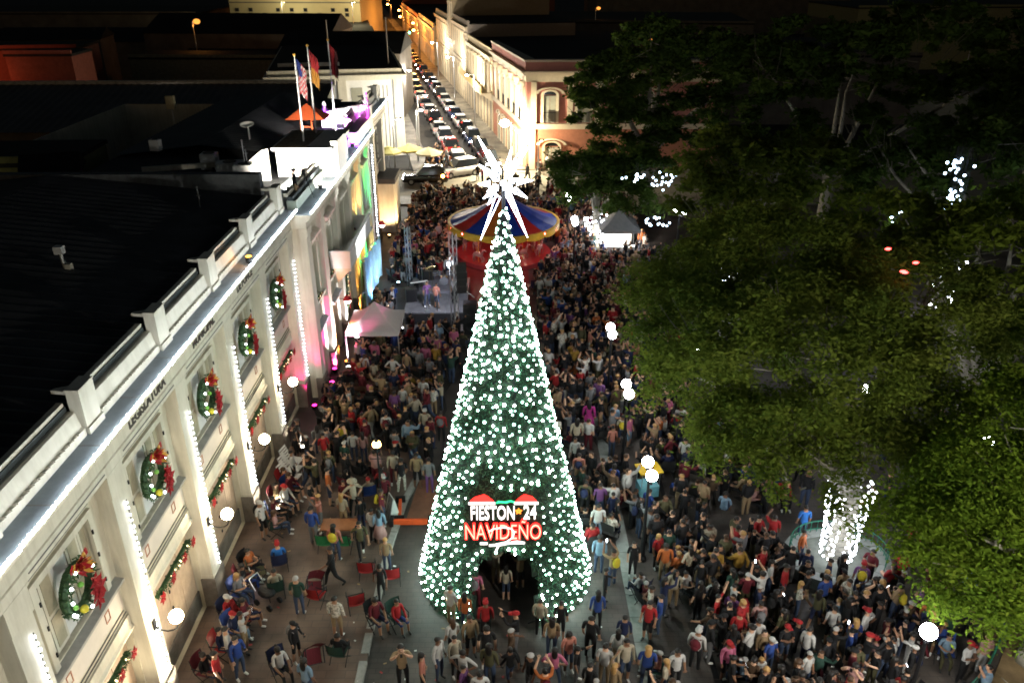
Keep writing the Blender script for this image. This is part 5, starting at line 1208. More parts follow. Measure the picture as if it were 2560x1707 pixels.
tree((12.0, 69, 0), [(0, 0, 10.4, 4.6, 4.0, 3.4), (-3.8, -1, 10.0, 3.4, 2.8, 3.0), (3.4, 0, 12.2, 4.6, 3.8, 3.4), (-1.5, -1, 7.0, 4.0, 2.6, 2.2), (4.4, -2.5, 7.8, 4.6, 3., 2.8), (-.4, -.6, 13.2, 3.4, 3., 2.6), (8., -1, 11, 4.4, 3.6, 3.6), (-4.6, -1.2, 8.2, 2.8, 2.4, 2.2), (-1.8, -1.6, 5.4, 3., 2., 1.6), (1.8, -2, 6., 3, 2, 2)], 66000, .20, 'tall dark tree with an exposed forked trunk near the red corner building', leafB, .5, 5.2, 9, 7)
tree((26, 64, 0), [(0, 0, 11.6, 6.4, 5, 4.4), (-5, 2, 12, 5, 4, 4.2), (6, 1, 13, 6, 4.6, 4.4), (0, -5, 8, 6, 3, 3.4), (10, -2, 9.5, 5, 4, 4)], 34000, .24, 'black tree mass against the far roofs', leafB, .5, 4, 10, 6)
tree((27, 46, 0), [(0, 0, 9, 5.4, 5, 3.2), (5, 2, 9.5, 5, 4.4, 3), (-4, 1, 8.6, 4, 3.6, 2.6)], 20000, .20, 'dark tree above the distant blue light clusters', leafB, .5, 3.8, 11, 6)
tree((42, 64, 0), [(0, 0, 12, 7.5, 6, 4.6), (8, 2, 12, 7, 5, 4.6), (-3, -6, 9, 7, 5, 4)], 26000, .26, 'black tree at the far side of the park', leafB, .5, 4, 12, 6)
tree((31, 32, 0), [(0, 0, 8, 5, 5, 2.8), (-2.5, -4.6, 7, 4, 3.4, 2.2), (4, 3, 9, 5, 5, 3)], 20000, .16, 'dark tree leaning in from the park side', leafB, .45, 3.2, 13, 6)
tree((24, 24.5, 0), [(0, 0, 7.2, 4.2, 3.6, 2.4), (-3.2, -2.2, 6.6, 3., 2.6, 1.9), (3, 1, 8, 4, 4, 2.6)], 26000, .13, 'dusky tree between the bright corner tree and the park', leafA, .4, 3.2, 14, 7)
# lights wrapped around the trunks
def trunk_lights(loc, r, h, n, label, s=.06, spread=.5):
    o = thing('trunk_lights', label, 'string lights', loc, 0, 'light nets wrapped round tree trunks'); b = MB(); sp = MB(); bmz = MB().ball((0, 0, 0), s, 6, 4).mesh('trunk_bulb', Etrunk); prev = None
    for i in range(n):
        f = i/n; t = f*2*pi*max(5, n/15) + R.uniform(-.2, .2); z = .15 + (h-.15)*f; rr = r*(1 + spread*max(0, f-.35)*2) + .04
        p = (rr*cos(t), rr*sin(t), z + R.uniform(-.03, .03))
        if prev: sp.bar(prev, p, .008, 3)
        prev = p
        if n > 100: obj('bulb', bmz, o, p)
        else: b.ball(p, s, 5, 4)
    sp.build('wire', iron, o)
    if n <= 100: b.build('bulb', Etrunk, o)['kind'] = 'stuff'
    return o
trunk_lights((12.1, 23.2, .3), .56, 3.3, 215, 'dense white lights wrapped round the forked trunk in the planter', .042, .30)
for i, (x, y, h) in enumerate(((14.0, 46, 3.2), (27, 46, 3.6), (6.7, 58.8, 2.4))):
    trunk_lights((x, y, .2), .55, h, 80, 'white lights round the trunk %s' % ['of the mid-park tree', 'of the dark tree deep in the park', 'of the small round tree by the grey tent'][i], .075)
def hang_lights(loc, n, dx, dz, label):
    o = thing('hanging_lights', label, 'string lights', loc, 0, 'blue-white light clusters hanging among the crowns'); b = MB(); w = MB()
    for i in range(n):
        p = (R.gauss(0, dx), R.gauss(0, dx*.5), R.uniform(0, dz)); b.ball(p, .07, 5, 4); w.bar(p, (p[0], p[1], dz+.6), .008, 3)
    b.build('bulb', E('blue_white_led', (.6, .8, 1.), 14.), o)['kind'] = 'stuff'; w.build('wire', iron, o)
for x, y, z, n, dx, dz, lb in ((21.5, 38.0, 9.0, 42, .35, 2.6, 'blue-white lights hanging in a tall column between two crowns'), (26.6, 38.5, 9.6, 40, .35, 2.2, 'blue-white lights in the crown near the frame edge'), (18.4, 36.2, 8.0, 22, .3, 1.8, 'short blue-white light cluster below the tall column'), (10.4, 52., 6.4, 14, .35, 1.0, 'blue light cluster beside the small round tree'), (10.6, 55.6, 2.6, 18, .55, .8, 'blue-white lights just beside the grey tent'), (8.6, 50.6, 7.1, 16, .8, .7, 'sparse white dots of light over the small tree crown')):
    hang_lights((x, y, z), n, dx, dz, lb)
rdl = thing('hanging_lights', 'few red lights among the leaves of the big tree', 'string lights', (13.6, 27.2, 10.0), 0, 'blue-white light clusters hanging among the crowns')
b = MB()
for p in ((0, 0, .9), (.5, -.4, .2), (1.0, -.2, .45), (.8, 0, 0)): b.ball(p, (.12, .05, .05), 6, 4)
b.build('bulb', E('red_leaf_led', (1, .06, .05), 12.), rdl)
# round planter with green rail
pl = thing('tree_planter', 'round grey planter bench with green metal rail round the light-wrapped trunk', 'planter', (12.1, 23.15, 0))
gst = M('planter_stone', (.26, .28, .26), .7, var=.2, scale=2, bump=.15); grn = M('green_railing', (.02, .16, .10), .45, var=.15)
n = 16
for i in range(n):
    a, b = 2*pi*i/n + .01, 2*pi*(i+1)/n - .01
    pts = [(1.95*cos(a), 1.6*sin(a)), (1.95*cos(b), 1.6*sin(b)), (1.5*cos(b), 1.2*sin(b)), (1.5*cos(a), 1.2*sin(a))]
    MB().prism(pts, 0, .45, ax='z').build('bench_segment', gst, pl)
MB().prism([(1.49*cos(2*pi*i/24), 1.19*sin(2*pi*i/24)) for i in range(24)], 0, .38, ax='z').build('soil', M('planter_soil', (.12, .13, .11), .9, var=.3), pl)
rl_ = MB()
for i in range(40):
    a, b = 2*pi*i/40, 2*pi*(i+1)/40
    if 3.3 < a < 5.6: continue
    for z in (.95, .6): rl_.bar((1.72*cos(a), 1.4*sin(a), z), (1.72*cos(b), 1.4*sin(b), z), .02, 4)
    rl_.bar((1.72*cos(a), 1.4*sin(a), .45), (1.72*cos(a), 1.4*sin(a), .95), .015, 4)
rl_.build('railing', grn, pl)
# lawn bed at the lower corner with rail and roots
tag(MB().prism([(12.2, 15.4), (20, 13.5), (24, 20), (17.2, 20.3), (15.0, 17.8)], .0, .06, ax='z').build('soil_bed', M('soil_brown', (.13, .09, .045), .9, var=.4, scale=1.5, bump=.4)), kind='structure')
rt = thing('tree_roots', 'pale branching roots spread over the brown soil bed', 'roots', (15.9, 16.9, .06)); m = MB()
for a, L in ((2.6, 1.7), (3.3, 1.5), (4.0, 1.6), (4.6, 1.3), (2.0, 1.2)):
    p = Vector((0, 0, .1)); 
    for k in range(4):
        q_ = p + Vector((cos(a+R.uniform(-.3, .3)), sin(a+R.uniform(-.3, .3)), 0))*L/4; q_.z = .03; m.bar(p, q_, .05-.01*k, 5, .04-.01*k); p = q_
m.build('root', bark, rt, True)
rg = thing('garden_rail', 'low green tubular rail round the soil bed in the corner', 'railing', (0, 0, 0)); m = MB()
rp_ = [(12.1, 15.3), (13.2, 16.6), (14.8, 17.9), (17.1, 20.4)]
for (a, b) in zip(rp_[:-1], rp_[1:]):
    for z in (.35, .7): m.bar((*a, z), (*b, z), .025, 5)
m2 = MB()
for a in rp_: m2.bar((*a, 0), (*a, .75), .035, 6)
for a in ((13.9, 14.6), (14.8, 14.5), (15.8, 14.2)): m2.bar((*a, 0), (*a, .75), .035, 6)
for z in (.35, .7): m.bar((13.9, 14.6, z), (15.8, 14.2, z), .025, 5)
m.build('rail', grn, rg); m2.build('post', grn, rg)

for x, y, t in ((9.6, 12.2, 'twin globe lamp post added below the frame to light the corner tree'), (15.0, 12.8, 'twin globe lamp post added out of view by the soil bed'), (8.9, 33.6, 'twin globe lamp post added to light the fringe of the big tree'), (17.6, 24.8, 'twin globe lamp post added between the big tree and the corner tree')):
    dup(lp, (x, y, 0), -math.atan2(x, y), t)  # posts added for their light on the tree crowns
o = thing('roof_duct', 'long pale duct lying aslant across the dark roof', 'duct', (-17.6, 43.4, 9.62), rad(18)); MB().box(-2.0, 2.0, -.12, .12, .25, .5).build('duct', cream, o)
for x in (-1.6, 1.6): MB().box(x-.06, x+.06, -.1, .1, 0, .25).build('foot', iron, o)

city_lamp((17.5, 8.0, 0), 11.5, 5400, (1., .95, .82), 'tall lamp added out of view behind the soil bed to light the trees', (-1.2, .6), .22, 60.)  # both tall lamps are added out of view to brighten the tree crowns
city_lamp((7.5, 5.0, 0), 9.5, 3800, (1., .95, .82), 'tall lamp added out of view at the near end of the walk', (0, 1.2), .22, 60.)
# ------------------------------------------------------------------ people
HAND=[
(-7.06, 20.67, 'S', 'darkgreen', 'jeans', 'bald', 180),
(-6.69, 18.72, 'P', 'black', 'black', 'cap_black', 60),
(-6.19, 22.05, 'W', 'black', 'black', 'short', -70),
(-6.34, 23.38, 'S', 'salmon', 'jeans', 'long', 170),
(-7.35, 24.28, 'S', 'blue', 'greyp', 'short', 170),
(-5.42, 23.46, 'W', 'olive', 'black', 'short', 20),
(-5.12, 24.38, 'S', 'white', 'black', 'short', 150),
(-4.83, 24.26, 'D', 'lightblue', 'pinkish', 'long', 190),
(-4.4, 21.41, 'W', 'black', 'black', 'long', 10),
(-4.4, 22.87, 'S', 'tan', 'jeans', 'blond', 180),
(-5.59, 19.7, 'S', 'pattern', 'tan', 'short', 170),
(-8.4, 19.03, 'R', 'white', 'tan', 'short', 90),
(-8.66, 18.37, 'S', 'white', 'jeans', 'short', 120),
(-8.29, 18.09, 'P', 'blue', 'jeans', 'short', 60),
(-8.72, 17.49, 'S', 'red', 'black', 'short', 100),
(-7.96, 29.43, 'S', 'red', 'tan', 'short', 200),
(-9.06, 28.31, 'S', 'white', 'black', 'short', 90),
(-7.37, 30.55, 'S', 'yellow', 'jeans', 'short', 170),
(-6.77, 29.85, 'S', 'white', 'jeans', 'short', 180),
(-6.31, 29.69, 'S', 'pinkish', 'jeans', 'long', 190),
(-3.8, 27.98, 'S', 'tan', 'black', 'short', 180),
(-4.41, 27.68, 'P', 'black', 'pattern', 'long', 20),
(-3.26, 27.62, 'S', 'greyp', 'purple', 'short', 180),
(-4.8, 28.13, 'S', 'cream', 'maroon', 'long', 10),
(-7.82, 26.05, 'A', 'black', 'greyp', 'short', 90),
(-9.51, 24.67, 'S', 'white', 'black', 'cap_white', 60),
(-6.63, 31.44, 'S', 'red', 'red', 'short', 170),
(-9.38, 30.73, 'A', 'black', 'black', 'short', -90),
(-9.79, 29.96, 'S', 'black', 'black', 'short', 60),
(-8.47, 30.53, 'S', 'greyp', 'jeans', 'long', 180),
(-6.49, 26.12, 'S', 'maroon', 'jeans', 'short', 0),
(-6.1, 25.99, 'H', 'cream', 'black', 'hat_cream', 30),
(-7.22, 26.72, 'S', 'orange', 'jeans', 'short', 100),
(-6.39, 25.24, 'S', 'cream', 'tan', 'blond', 160),
(3.34, 21.22, 'P', 'black', 'black', 'short', 80),
(3.29, 22.76, 'S', 'lightblue', 'jeans', 'short', 170),
(3.7, 22.12, 'R', 'tan', 'jeans', 'short', -150),
(3.43, 24.61, 'S', 'white', 'lightblue', 'short', 180),
(4.56, 19.58, 'S', 'red', 'black', 'short', -30),
(4.97, 19.89, 'S', 'blue', 'jeans', 'short', -100),
(3.7, 19.08, 'S', 'navy', 'tan', 'short', 170),
(2.61, 18.84, 'S', 'black', 'black', 'short', 150),
(2.94, 19.99, 'S', 'blue', 'black', 'long', 180),
(6.82, 19.83, 'V', 'red', 'black', 'short', 60),
(7.57, 19.56, 'S', 'red', 'black', 'blond', 20),
(9.48, 21.22, 'S', 'red', 'jeans', 'short', 60),
(5.59, 22.38, 'S', 'orange', 'tan', 'short', 180),
(6.41, 22.19, 'H', 'cream', 'black', 'long', 200),
(5.69, 21.11, 'S', 'cream', 'tan', 'long', 170),
(5.87, 18.39, 'S', 'white', 'black', 'cap_white', 150),
(10.76, 23.21, 'S', 'orange', 'jeans', 'short', 40),
(11.26, 24.51, 'S', 'brightblue', 'jeans', 'short', 180),
(8.63, 26.0, 'T', 'lightblue', 'jeans', 'short', 150),
(2.94, 17.79, 'S', 'white', 'tan', 'short', 160),
(4.22, 17.73, 'S', 'blue', 'jeans', 'blond', 170),
(5.1, 17.65, 'S', 'white', 'black', 'short', 10),
(3.0, 28.25, 'S', 'salmon', 'tan', 'short', 170),
(4.65, 30.27, 'S', 'salmon', 'jeans', 'short', 180),
(2.93, 29.44, 'S', 'white', 'black', 'short', 0),
(3.79, 32.21, 'D', 'magenta', 'magenta', 'long', 170),
(5.54, 31.08, 'S', 'pink', 'lightblue', 'long', 60),
(5.23, 31.28, 'S', 'cream', 'jeans', 'short', 170),
(3.65, 25.98, 'S', 'purple', 'jeans', 'short', 180),
(5.5, 25.56, 'S', 'blue', 'jeans', 'short', 120),
(4.1, 25.52, 'S', 'navy', 'navy', 'short', 180),
(7.62, 28.6, 'S', 'navy', 'navy', 'short', -160),
(7.67, 29.29, 'S', 'white', 'black', 'short', 150),
(10.45, 19.37, 'S', 'white', 'black', 'short', 170),
(11.66, 21.75, 'S', 'black', 'black', 'long', 100),
(12.78, 22.04, 'A', 'maroon', 'black', 'short', -60),
(10.95, 18.87, 'S', 'blue', 'navy', 'blond', 180),
(-1.9, 20.33, 'S', 'white', 'tan', 'short', 150),
(-0.73, 19.62, 'S', 'red', 'black', 'cap_red', 180),
(-1.41, 19.97, 'S', 'orange', 'jeans', 'long', 170),
(-1.2, 18.95, 'S', 'tan', 'black', 'short', 20),
(1.38, 18.93, 'S', 'tan', 'jeans', 'long', 180),
(1.71, 19.6, 'S', 'black', 'black', 'short', 170),
(1.05, 19.78, 'S', 'cream', 'black', 'short', 160),
(-0.43, 22.23, 'R', 'cream', 'tan', 'short', 180),
(0.43, 22.02, 'R', 'tan', 'black', 'short', 190),
(-0.07, 21.43, 'S', 'cream', 'jeans', 'long', 180),
(-1.11, 21.06, 'S', 'pink', 'maroon', 'short', 170),
(-1.64, 18.15, 'S', 'cream', 'black', 'short', 30),
(-2.13, 18.0, 'S', 'white', 'jeans', 'short', 60),
(-0.57, 17.76, 'S', 'olive', 'jeans', 'long', 160),
(-3.22, 17.71, 'R', 'tan', 'black', 'short', 10),
(-2.58, 17.48, 'S', 'salmon', 'black', 'long', 90),
(1.41, 17.75, 'H', 'pink', 'jeans', 'long', 170),
(1.88, 18.29, 'S', 'salmon', 'jeans', 'long', 20),
(-5.52, 31.4, 'S', 'white', 'black', 'short', 180),
(-5.07, 33.91, 'S', 'white', 'jeans', 'short', 180),
(-4.13, 34.67, 'S', 'white', 'greyp', 'short', 170),
(-3.8, 31.74, 'S', 'cream', 'jeans', 'cap_white', 180),
(-3.05, 31.57, 'S', 'red', 'black', 'short', 170),
(-7.47, 37.39, 'S', 'white', 'black', 'short', 180),
(-6.89, 36.74, 'S', 'cream', 'tan', 'short', 180),
(-5.97, 37.16, 'H', 'white', 'black', 'short', 180),
(-5.29, 37.6, 'S', 'tan', 'jeans', 'short', 180),
(-6.19, 35.68, 'T', 'white', 'jeans', 'short', 180),
(9.58, 24.57, 'T', 'red', 'black', 'short', 30),
(10.73, 28.06, 'T', 'green', 'black', 'short', 100),
(5.45, 23.03, 'S', 'red', 'black', 'blond', 30),
(4.51, 22.61, 'S', 'black', 'black', 'short', 0),
(4.23, 25.08, 'S', 'black', 'black', 'long', 100),
(3.07, 26.08, 'S', 'olive', 'black', 'short', 160),
(2.47, 26.87, 'S', 'black', 'jeans', 'short', 170),
(3.1, 30.7, 'S', 'cream', 'black', 'long', 180),
]
SIT=[(-10.13, 24.44, 'pinkish', 'jeans'),(-9.66, 22.65, 'orange', 'black'),(-10.05, 27.75, 'orange', 'maroon'),(-8.3, 22.91, 'brightblue', 'black'),(-9.83, 20.31, 'red', 'black'),(-9.27, 21.31, 'greyp', 'jeans'),(-9.87, 21.96, 'black', 'blue'),(-8.08, 21.55, 'cream', 'black'),(-9.42, 26.53, 'tan', 'jeans'),(-9.68, 26.01, 'white', 'jeans'),(-10.3, 26.79, 'maroon', 'black'),(-9.11, 18.89, 'navy', 'jeans'),(-9.73, 19.22, 'navy', 'lightblue'),(-9.8, 17.95, 'black', 'jeans'),(-9.11, 19.72, 'maroon', 'navy'),(-7.05, 18.08, 'white', 'black'),(-5.36, 18.7, 'black', 'black'),(-4.41, 20.22, 'maroon', 'navy'),(-3.69, 20.22, 'red', 'blue'),(-9.19, 25.63, 'maroon', 'black'),(-5.68, 27.03, 'cream', 'orange'),(-5.26, 27.58, 'red', 'black'),(-6.68, 27.59, 'black', 'jeans'),(-6.24, 28.43, 'black', 'black'),]
SKINC = [M('skin_%d' % i, c, .5, var=0) for i, c in enumerate(((.50, .30, .20), (.38, .21, .13), (.26, .135, .08), (.15, .075, .045)))]
CL = {'black': (.012, .012, .014), 'white': (.62, .61, .59), 'red': (.42, .022, .025), 'salmon': (.52, .2, .15), 'blue': (.03, .07, .28), 'brightblue': (.03, .17, .55), 'lightblue': (.25, .38, .52), 'navy': (.015, .022, .07),
      'darkgreen': (.02, .06, .045), 'green': (.03, .25, .09), 'olive': (.09, .085, .04), 'tan': (.36, .25, .14), 'cream': (.5, .44, .33), 'orange': (.55, .15, .04), 'yellow': (.62, .5, .04), 'pink': (.6, .16, .28), 'pinkish': (.5, .28, .26),
      'magenta': (.5, .04, .26), 'maroon': (.14, .015, .025), 'purple': (.18, .07, .22), 'greyp': (.2, .2, .21), 'jeans': (.05, .075, .14), 'pattern': (.45, .42, .36), 'brown': (.1, .06, .035), 'gold': (.35, .2, .03)}
CW = {'greyp': 'grey', 'pinkish': 'pale pink', 'lightblue': 'light blue', 'brightblue': 'bright blue', 'darkgreen': 'dark green', 'pattern': 'patterned', 'jeans': 'denim', 'navy': 'navy', 'tan': 'tan'}
CM = {k: M('cloth_' + k, tuple(q*.66 for q in c), .85, var=.12 if k != 'pattern' else .0, scale=9) for k, c in CL.items()}
MATS.pop('cloth_pattern'); pm_ = M('cloth_pattern', CL['pattern'], .85, var=.85, scale=16); CM['pattern'] = pm_
shoe = M('shoe_dark', (.03, .03, .03), .6, var=0); shoew = M('shoe_white', (.6, .6, .58), .6, var=0); hairb = M('hair_black', (.012, .010, .009), .5, var=0); hairbr = M('hair_brown', (.05, .025, .012), .5, var=0); hairbl = M('hair_blond', (.38, .22, .08), .5, var=0); hairg = M('hair_grey', (.32, .31, .30), .6, var=0)
def skin_mesh(name, V, Eg, Rd, sub=1):
    me = bpy.data.meshes.new(name); me.from_pydata(V, Eg, []); o = bpy.data.objects.new(name, me); COL.objects.link(o)
    md = o.modifiers.new('s', 'SKIN'); md.use_smooth_shade = True; md.branch_smoothing = .4
    sv = me.skin_vertices[0].data
    for i, r in enumerate(Rd): sv[i].radius = r if isinstance(r, tuple) else (r, r); sv[i].use_root = (i == 0)
    if sub: s = o.modifiers.new('u', 'SUBSURF'); s.levels = sub; s.render_levels = sub
    dg = bpy.context.evaluated_depsgraph_get(); dg.update(); out = bpy.data.meshes.new_from_object(o.evaluated_get(dg))
    bpy.data.objects.remove(o); bpy.data.meshes.remove(me); return out
def rotx(v, a): return Vector((v[0], v[1]*cos(a) - v[2]*sin(a), v[1]*sin(a) + v[2]*cos(a)))
def skeleton(pose):
    """joints facing -y; arms as (elbow, wrist, hand) per side, legs as (knee, ankle, toe)"""
    A = {'d': [(.215, .02, 1.16), (.225, -.05, .93), (.215, -.08, .85)], 'phone': [(.22, -.02, 1.17), (.10, -.26, 1.22), (.06, -.32, 1.27)], 'up': [(.26, -.22, 1.47), (.14, -.34, 1.70), (.11, -.37, 1.78)],
         'hip': [(.38, .08, 1.17), (.20, -.02, 1.03), (.14, -.05, 1.0)], 'fold': [(.23, -.05, 1.17), (.02, -.20, 1.20), (-.07, -.20, 1.21)], 'wave': [(.40, -.05, 1.45), (.50, -.10, 1.70), (.52, -.11, 1.79)],
         'fw': [(.23, -.14, 1.19), (.22, -.34, 1.06), (.21, -.41, 1.03)], 'bk': [(.24, .17, 1.19), (.25, .16, .96), (.25, .14, .88)], 'lap': [(.23, -.08, 1.14), (.16, -.32, 1.05), (.12, -.40, 1.04)]}
    Lg = {'s': [(.10, -.01, .50), (.105, .02, .085), (.12, -.14, .035)], 'f': [(.09, -.16, .52), (.09, -.22, .10), (.10, -.38, .05)], 'b': [(.10, .08, .50), (.10, .32, .16), (.10, .22, .04)], 'w': [(.14, 0, .5), (.17, .02, .085), (.20, -.13, .035)]}
    P = {'S': ('d', 'd', 's', 's'), 'P': ('phone', 'd', 's', 'w'), 'R': ('up', 'up', 's', 's'), 'W': ('fw', 'bk', 'b', 'f'), 'H': ('hip', 'hip', 'w', 'w'), 'A': ('fold', 'fold', 's', 's'), 'V': ('wave', 'd', 's', 'w'), 'D': ('d', 'd', 's', 's'), 'C': ('d', 'd', 's', 's'), 'Q': ('up', 'd', 'w', 's'), 'T': ('lap', 'lap', None, None), 'U': ('phone', 'phone', None, None)}[pose]
    return A, Lg, P
def person_mesh(pose, long_sl, shorts, low=False):
    A, Lg, P = skeleton(pose); sit = pose in 'TU'; dz = -.50 if sit else 0.
    V = [(0, .01, .95), (0, .0, 1.08), (0, .0, 1.27), (0, .015, 1.44), (0, .005, 1.53), (0, -.015, 1.61), (0, -.01, 1.69)]
    slim = pose == 'D'
    Rd = [(.16 if not slim else .15, .12), (.152 if not slim else .115, .115), (.175 if not slim else .14, .122), (.085, .075), .052, (.078, .095), (.062, .078)]
    Eg = [(0, 1), (1, 2), (2, 3), (3, 4), (4, 5), (5, 6)]; reg = ['b', 't', 't', 't', 'k', 'k', 'k']; hands = []
    for s, key in ((1, P[0]), (-1, P[1])):
        i = len(V); V.append((s*.175, .01, 1.41)); Rd.append(.062); Eg.append((3, i)); reg.append('t')
        for j, (x, y, z) in enumerate(A[key]):
            V.append((s*x, y, z)); Rd.append((.046, .034, .030)[j]); Eg.append((len(V)-2, len(V)-1)); reg.append(('t', 'a', 'k')[j])
        hands.append((Vector(V[-2]), Vector(V[-1]), s))
    for s, key in ((1, P[2]), (-1, P[3])):
        i = len(V); V.append((s*.09, 0, .90)); Rd.append(.09); Eg.append((0, i)); reg.append('b')
        pts = Lg[key] if key else [(.13, -.43, .97), (.13, -.45, .585), (.13, -.60, .535)]
        for j, (x, y, z) in enumerate(pts):
            V.append((s*x, y, z)); Rd.append((.060, .040, .036)[j]); Eg.append((len(V)-2, len(V)-1)); reg.append(('b', 'l', 'f')[j])
    V = [(x, y, z + dz) for x, y, z in V]
    me = skin_mesh('person', V, Eg, Rd, 0 if low else 1)
    seg = []
    for a, b in Eg: seg.append((Vector(V[a]), Vector(V[b]), reg[b], b))
    mi = []
    for p in me.polygons:
        c = p.center; best = None
        for a, b, r, bi in seg:
            d = b - a; t = max(0, min(1, (c - a).dot(d)/d.length_squared)); q = (c - (a + d*t)).length - (.03 if bi < 7 else 0)
            if best is None or q < best[0]: best = (q, r, t)
        r = best[1]; k = {'t': 1, 'k': 0, 'b': 2, 'f': 3}.get(r)
        if r == 'a': k = 1 if long_sl else 0
        if r == 'l': k = 0 if (shorts or pose == 'D') and best[2] > .12 else 2
        if r == 'k' and c.z < 1.475 + dz and abs(c.x) < .1 and c.y > -.12: k = 1 if c.z < 1.465 + dz else 0
        mi.append(k)
    me.materials.clear()
    for m in (SKINC[0], CM['black'], CM['jeans'], shoe, hairb): me.materials.append(m)
    me.polygons.foreach_set('material_index', mi)
    ex = MB()
    if not low:
        for wr_, hd, s in hands:
            d = (hd - wr_).normalized(); u = Vector((0, 0, 1)).cross(d)
            u = u.normalized() if u.length > .1 else Vector((0, 1, 0)); w = d.cross(u); z = Vector((0, 0, dz)); ex.mat(0)
            for k in range(4):
                b = hd + u*(.024*(k-1.5)) + d*.008 + z; L = (.060, .070, .066, .050)[k]; m_ = b + d*L*.5; ex.bar(b, m_, .0095, 5, .009); ex.bar(m_, m_ + (d - w*.45).normalized()*L*.5, .009, 5, .007)
            b = hd + u*(.03*s) - d*.02 + z; ex.bar(b, b + (d*.6 + u*s*.8).normalized()*.035, .011, 5, .009); b2 = b + (d*.6 + u*s*.8).normalized()*.035; ex.bar(b2, b2 + d*.028, .009, 5, .007)
        hz = 1.615 + dz; ex.mat(0).add([(-.016, -.098, hz-.018), (.016, -.098, hz-.018), (0, -.128, hz-.014), (0, -.10, hz+.03)], [(0, 1, 2), (1, 3, 2), (3, 0, 2)])
        for s in (-1, 1): ex.mat(4).ball((s*.032, -.094, hz+.028), (.012, .008, .008), 6, 4); ex.mat(0).ball((s*.082, .0, hz+.005), (.012, .022, .032), 6, 4)
        ex.mat(4).box(-.024, .024, -.104, -.09, hz-.049, hz-.042)
    if pose == 'D': ex.mat(2).lathe([(.155, .98), (.19, .8), (.26, .50)], (0, .0, dz), 12)
    if ex.v:
        n0 = len(me.polygons); bm = bmesh.new(); bm.from_mesh(me); vs = [bm.verts.new(v) for v in ex.v]
        for f, k in zip(ex.f, ex.m):
            fc = bm.faces.new([vs[i] for i in f]); fc.material_index = k; fc.smooth = k == 2
        bm.to_mesh(me); bm.free()
    return me
PM = {}
def pmesh(pose, sl, sh):
    k = (pose, sl, sh)
    if k not in PM: PM[k] = person_mesh(pose, sl, sh)
    return PM[k]
HZ = 1.615
def hair_mesh(kind):
    b = MB(); b.mat(0)
    if kind in ('short', 'bald'):
        n, m = 12, 6; rows = []
        for j in range(m+1):
            a = pi/2 - (pi*.56)*j/m; row = []
            for i in range(n):
                t = 2*pi*i/n; fr_ = max(0., -sin(t)); lim = -.55*fr_; aa = max(a, a*.0 + (.42*fr_ if a < .42*fr_ else a)); row.append((.092*cos(aa)*cos(t), .008 + .108*cos(aa)*sin(t), HZ+.022+.098*sin(aa)))
            rows.append(row)
        o0 = len(b.v)
        for r in rows: b.v += r
        for j in range(m):
            for i in range(n): b.f.append((o0+j*n+i, o0+j*n+(i+1) % n, o0+(j+1)*n+(i+1) % n, o0+(j+1)*n+i)); b.m.append(0)
    elif kind == 'long':
        b.ball((0, .012, HZ+.03), (.098, .112, .096), 12, 7); b.add([], [])
        b.ball((0, .075, HZ-.11), (.095, .05, .20), 10, 7)
    elif kind == 'cap':
        b.ball((0, .005, HZ+.045), (.098, .115, .072), 12, 6); b.prism([(-.08, -.09), (.08, -.09), (.06, -.19), (-.06, -.19)], HZ+.045, HZ+.06, ax='z')
    elif kind == 'hat':
        b.lathe([(.19, .045), (.19, .055), (.1, .06), (.092, .13), (.05, .145)], (0, 0, HZ), 14)
    elif kind == 'bun':
        b.ball((0, .012, HZ+.03), (.096, .112, .096), 12, 7); b.ball((0, .10, HZ+.11), .045, 8, 6)
    return b.mesh('hair', hairb, True)
HM = {k: hair_mesh(k) for k in ('short', 'long', 'cap', 'hat', 'bun')}
HAIRW = {'short': 'short dark hair', 'long': 'long dark hair', 'bun': 'hair in a bun', 'blond': 'fair hair', 'bald': 'cropped grey hair', 'brown': 'long brown hair', 'cap_black': 'a black cap', 'cap_white': 'a white cap', 'cap_red': 'a red cap', 'hat_cream': 'a cream brimmed hat'}
BPK = MB().ball((0, .19, 1.24), (.15, .09, .21), 10, 7).ball((0, .25, 1.15), (.11, .05, .10), 8, 5).bar((.10, .12, 1.40), (.12, -.10, 1.36), .018, 4).bar((-.10, .12, 1.40), (-.12, -.10, 1.36), .018, 4).mesh('backpack', CM['black'], True)
def setm(o, i, m): o.material_slots[i].link = 'OBJECT'; o.material_slots[i].material = m
POSW = {'S': 'standing', 'P': 'using a phone', 'R': 'filming overhead', 'W': 'walking', 'H': 'with hands on hips', 'A': 'with folded arms', 'V': 'waving', 'D': 'standing', 'C': 'standing small', 'Q': 'one arm up', 'T': 'seated', 'U': 'seated with a phone'}
def place_words(x, y):
    if abs(x - TX) < 1.3 and y < TY and y > 19.9: return 'in the arch of the lit tree'
    if math.hypot(x-TX, y-TY) < 4.6: return 'beside the lit tree'
    if x < -8.6 and y < 32: return 'along the cream facade'
    if math.hypot(x+5.05, y-26.2) < 2.2: return 'by the lantern post'
    if math.hypot(x+5.2, y-31.1) < 2.0: return 'near the black bin'
    if math.hypot(x-12.3, y-23.5) < 3.4: return 'by the round planter'
    if math.hypot(x-5.2, y-25.5) < 3.0: return 'around the snack cart'
    if -9.2 < x < -3.8 and 33.8 < y < 38.4: return 'among the brown benches'
    if -9.2 < x < -5 and 38.4 <= y < 42.5: return 'at the white tent'
    if x < -4.4 and y < 31: return 'on the terrace'
    if 43.5 < y < 52 and x < -2: return 'on the stage'
    if y < 19.5: return 'at the plaza edge' if x > 3 else 'before the lit tree'
    if x > 9: return 'under the leafy tree'
    if x > 3.4: return 'past the granite band'
    if y > 29: return 'behind the lit tree'
    return 'on the grey walk'
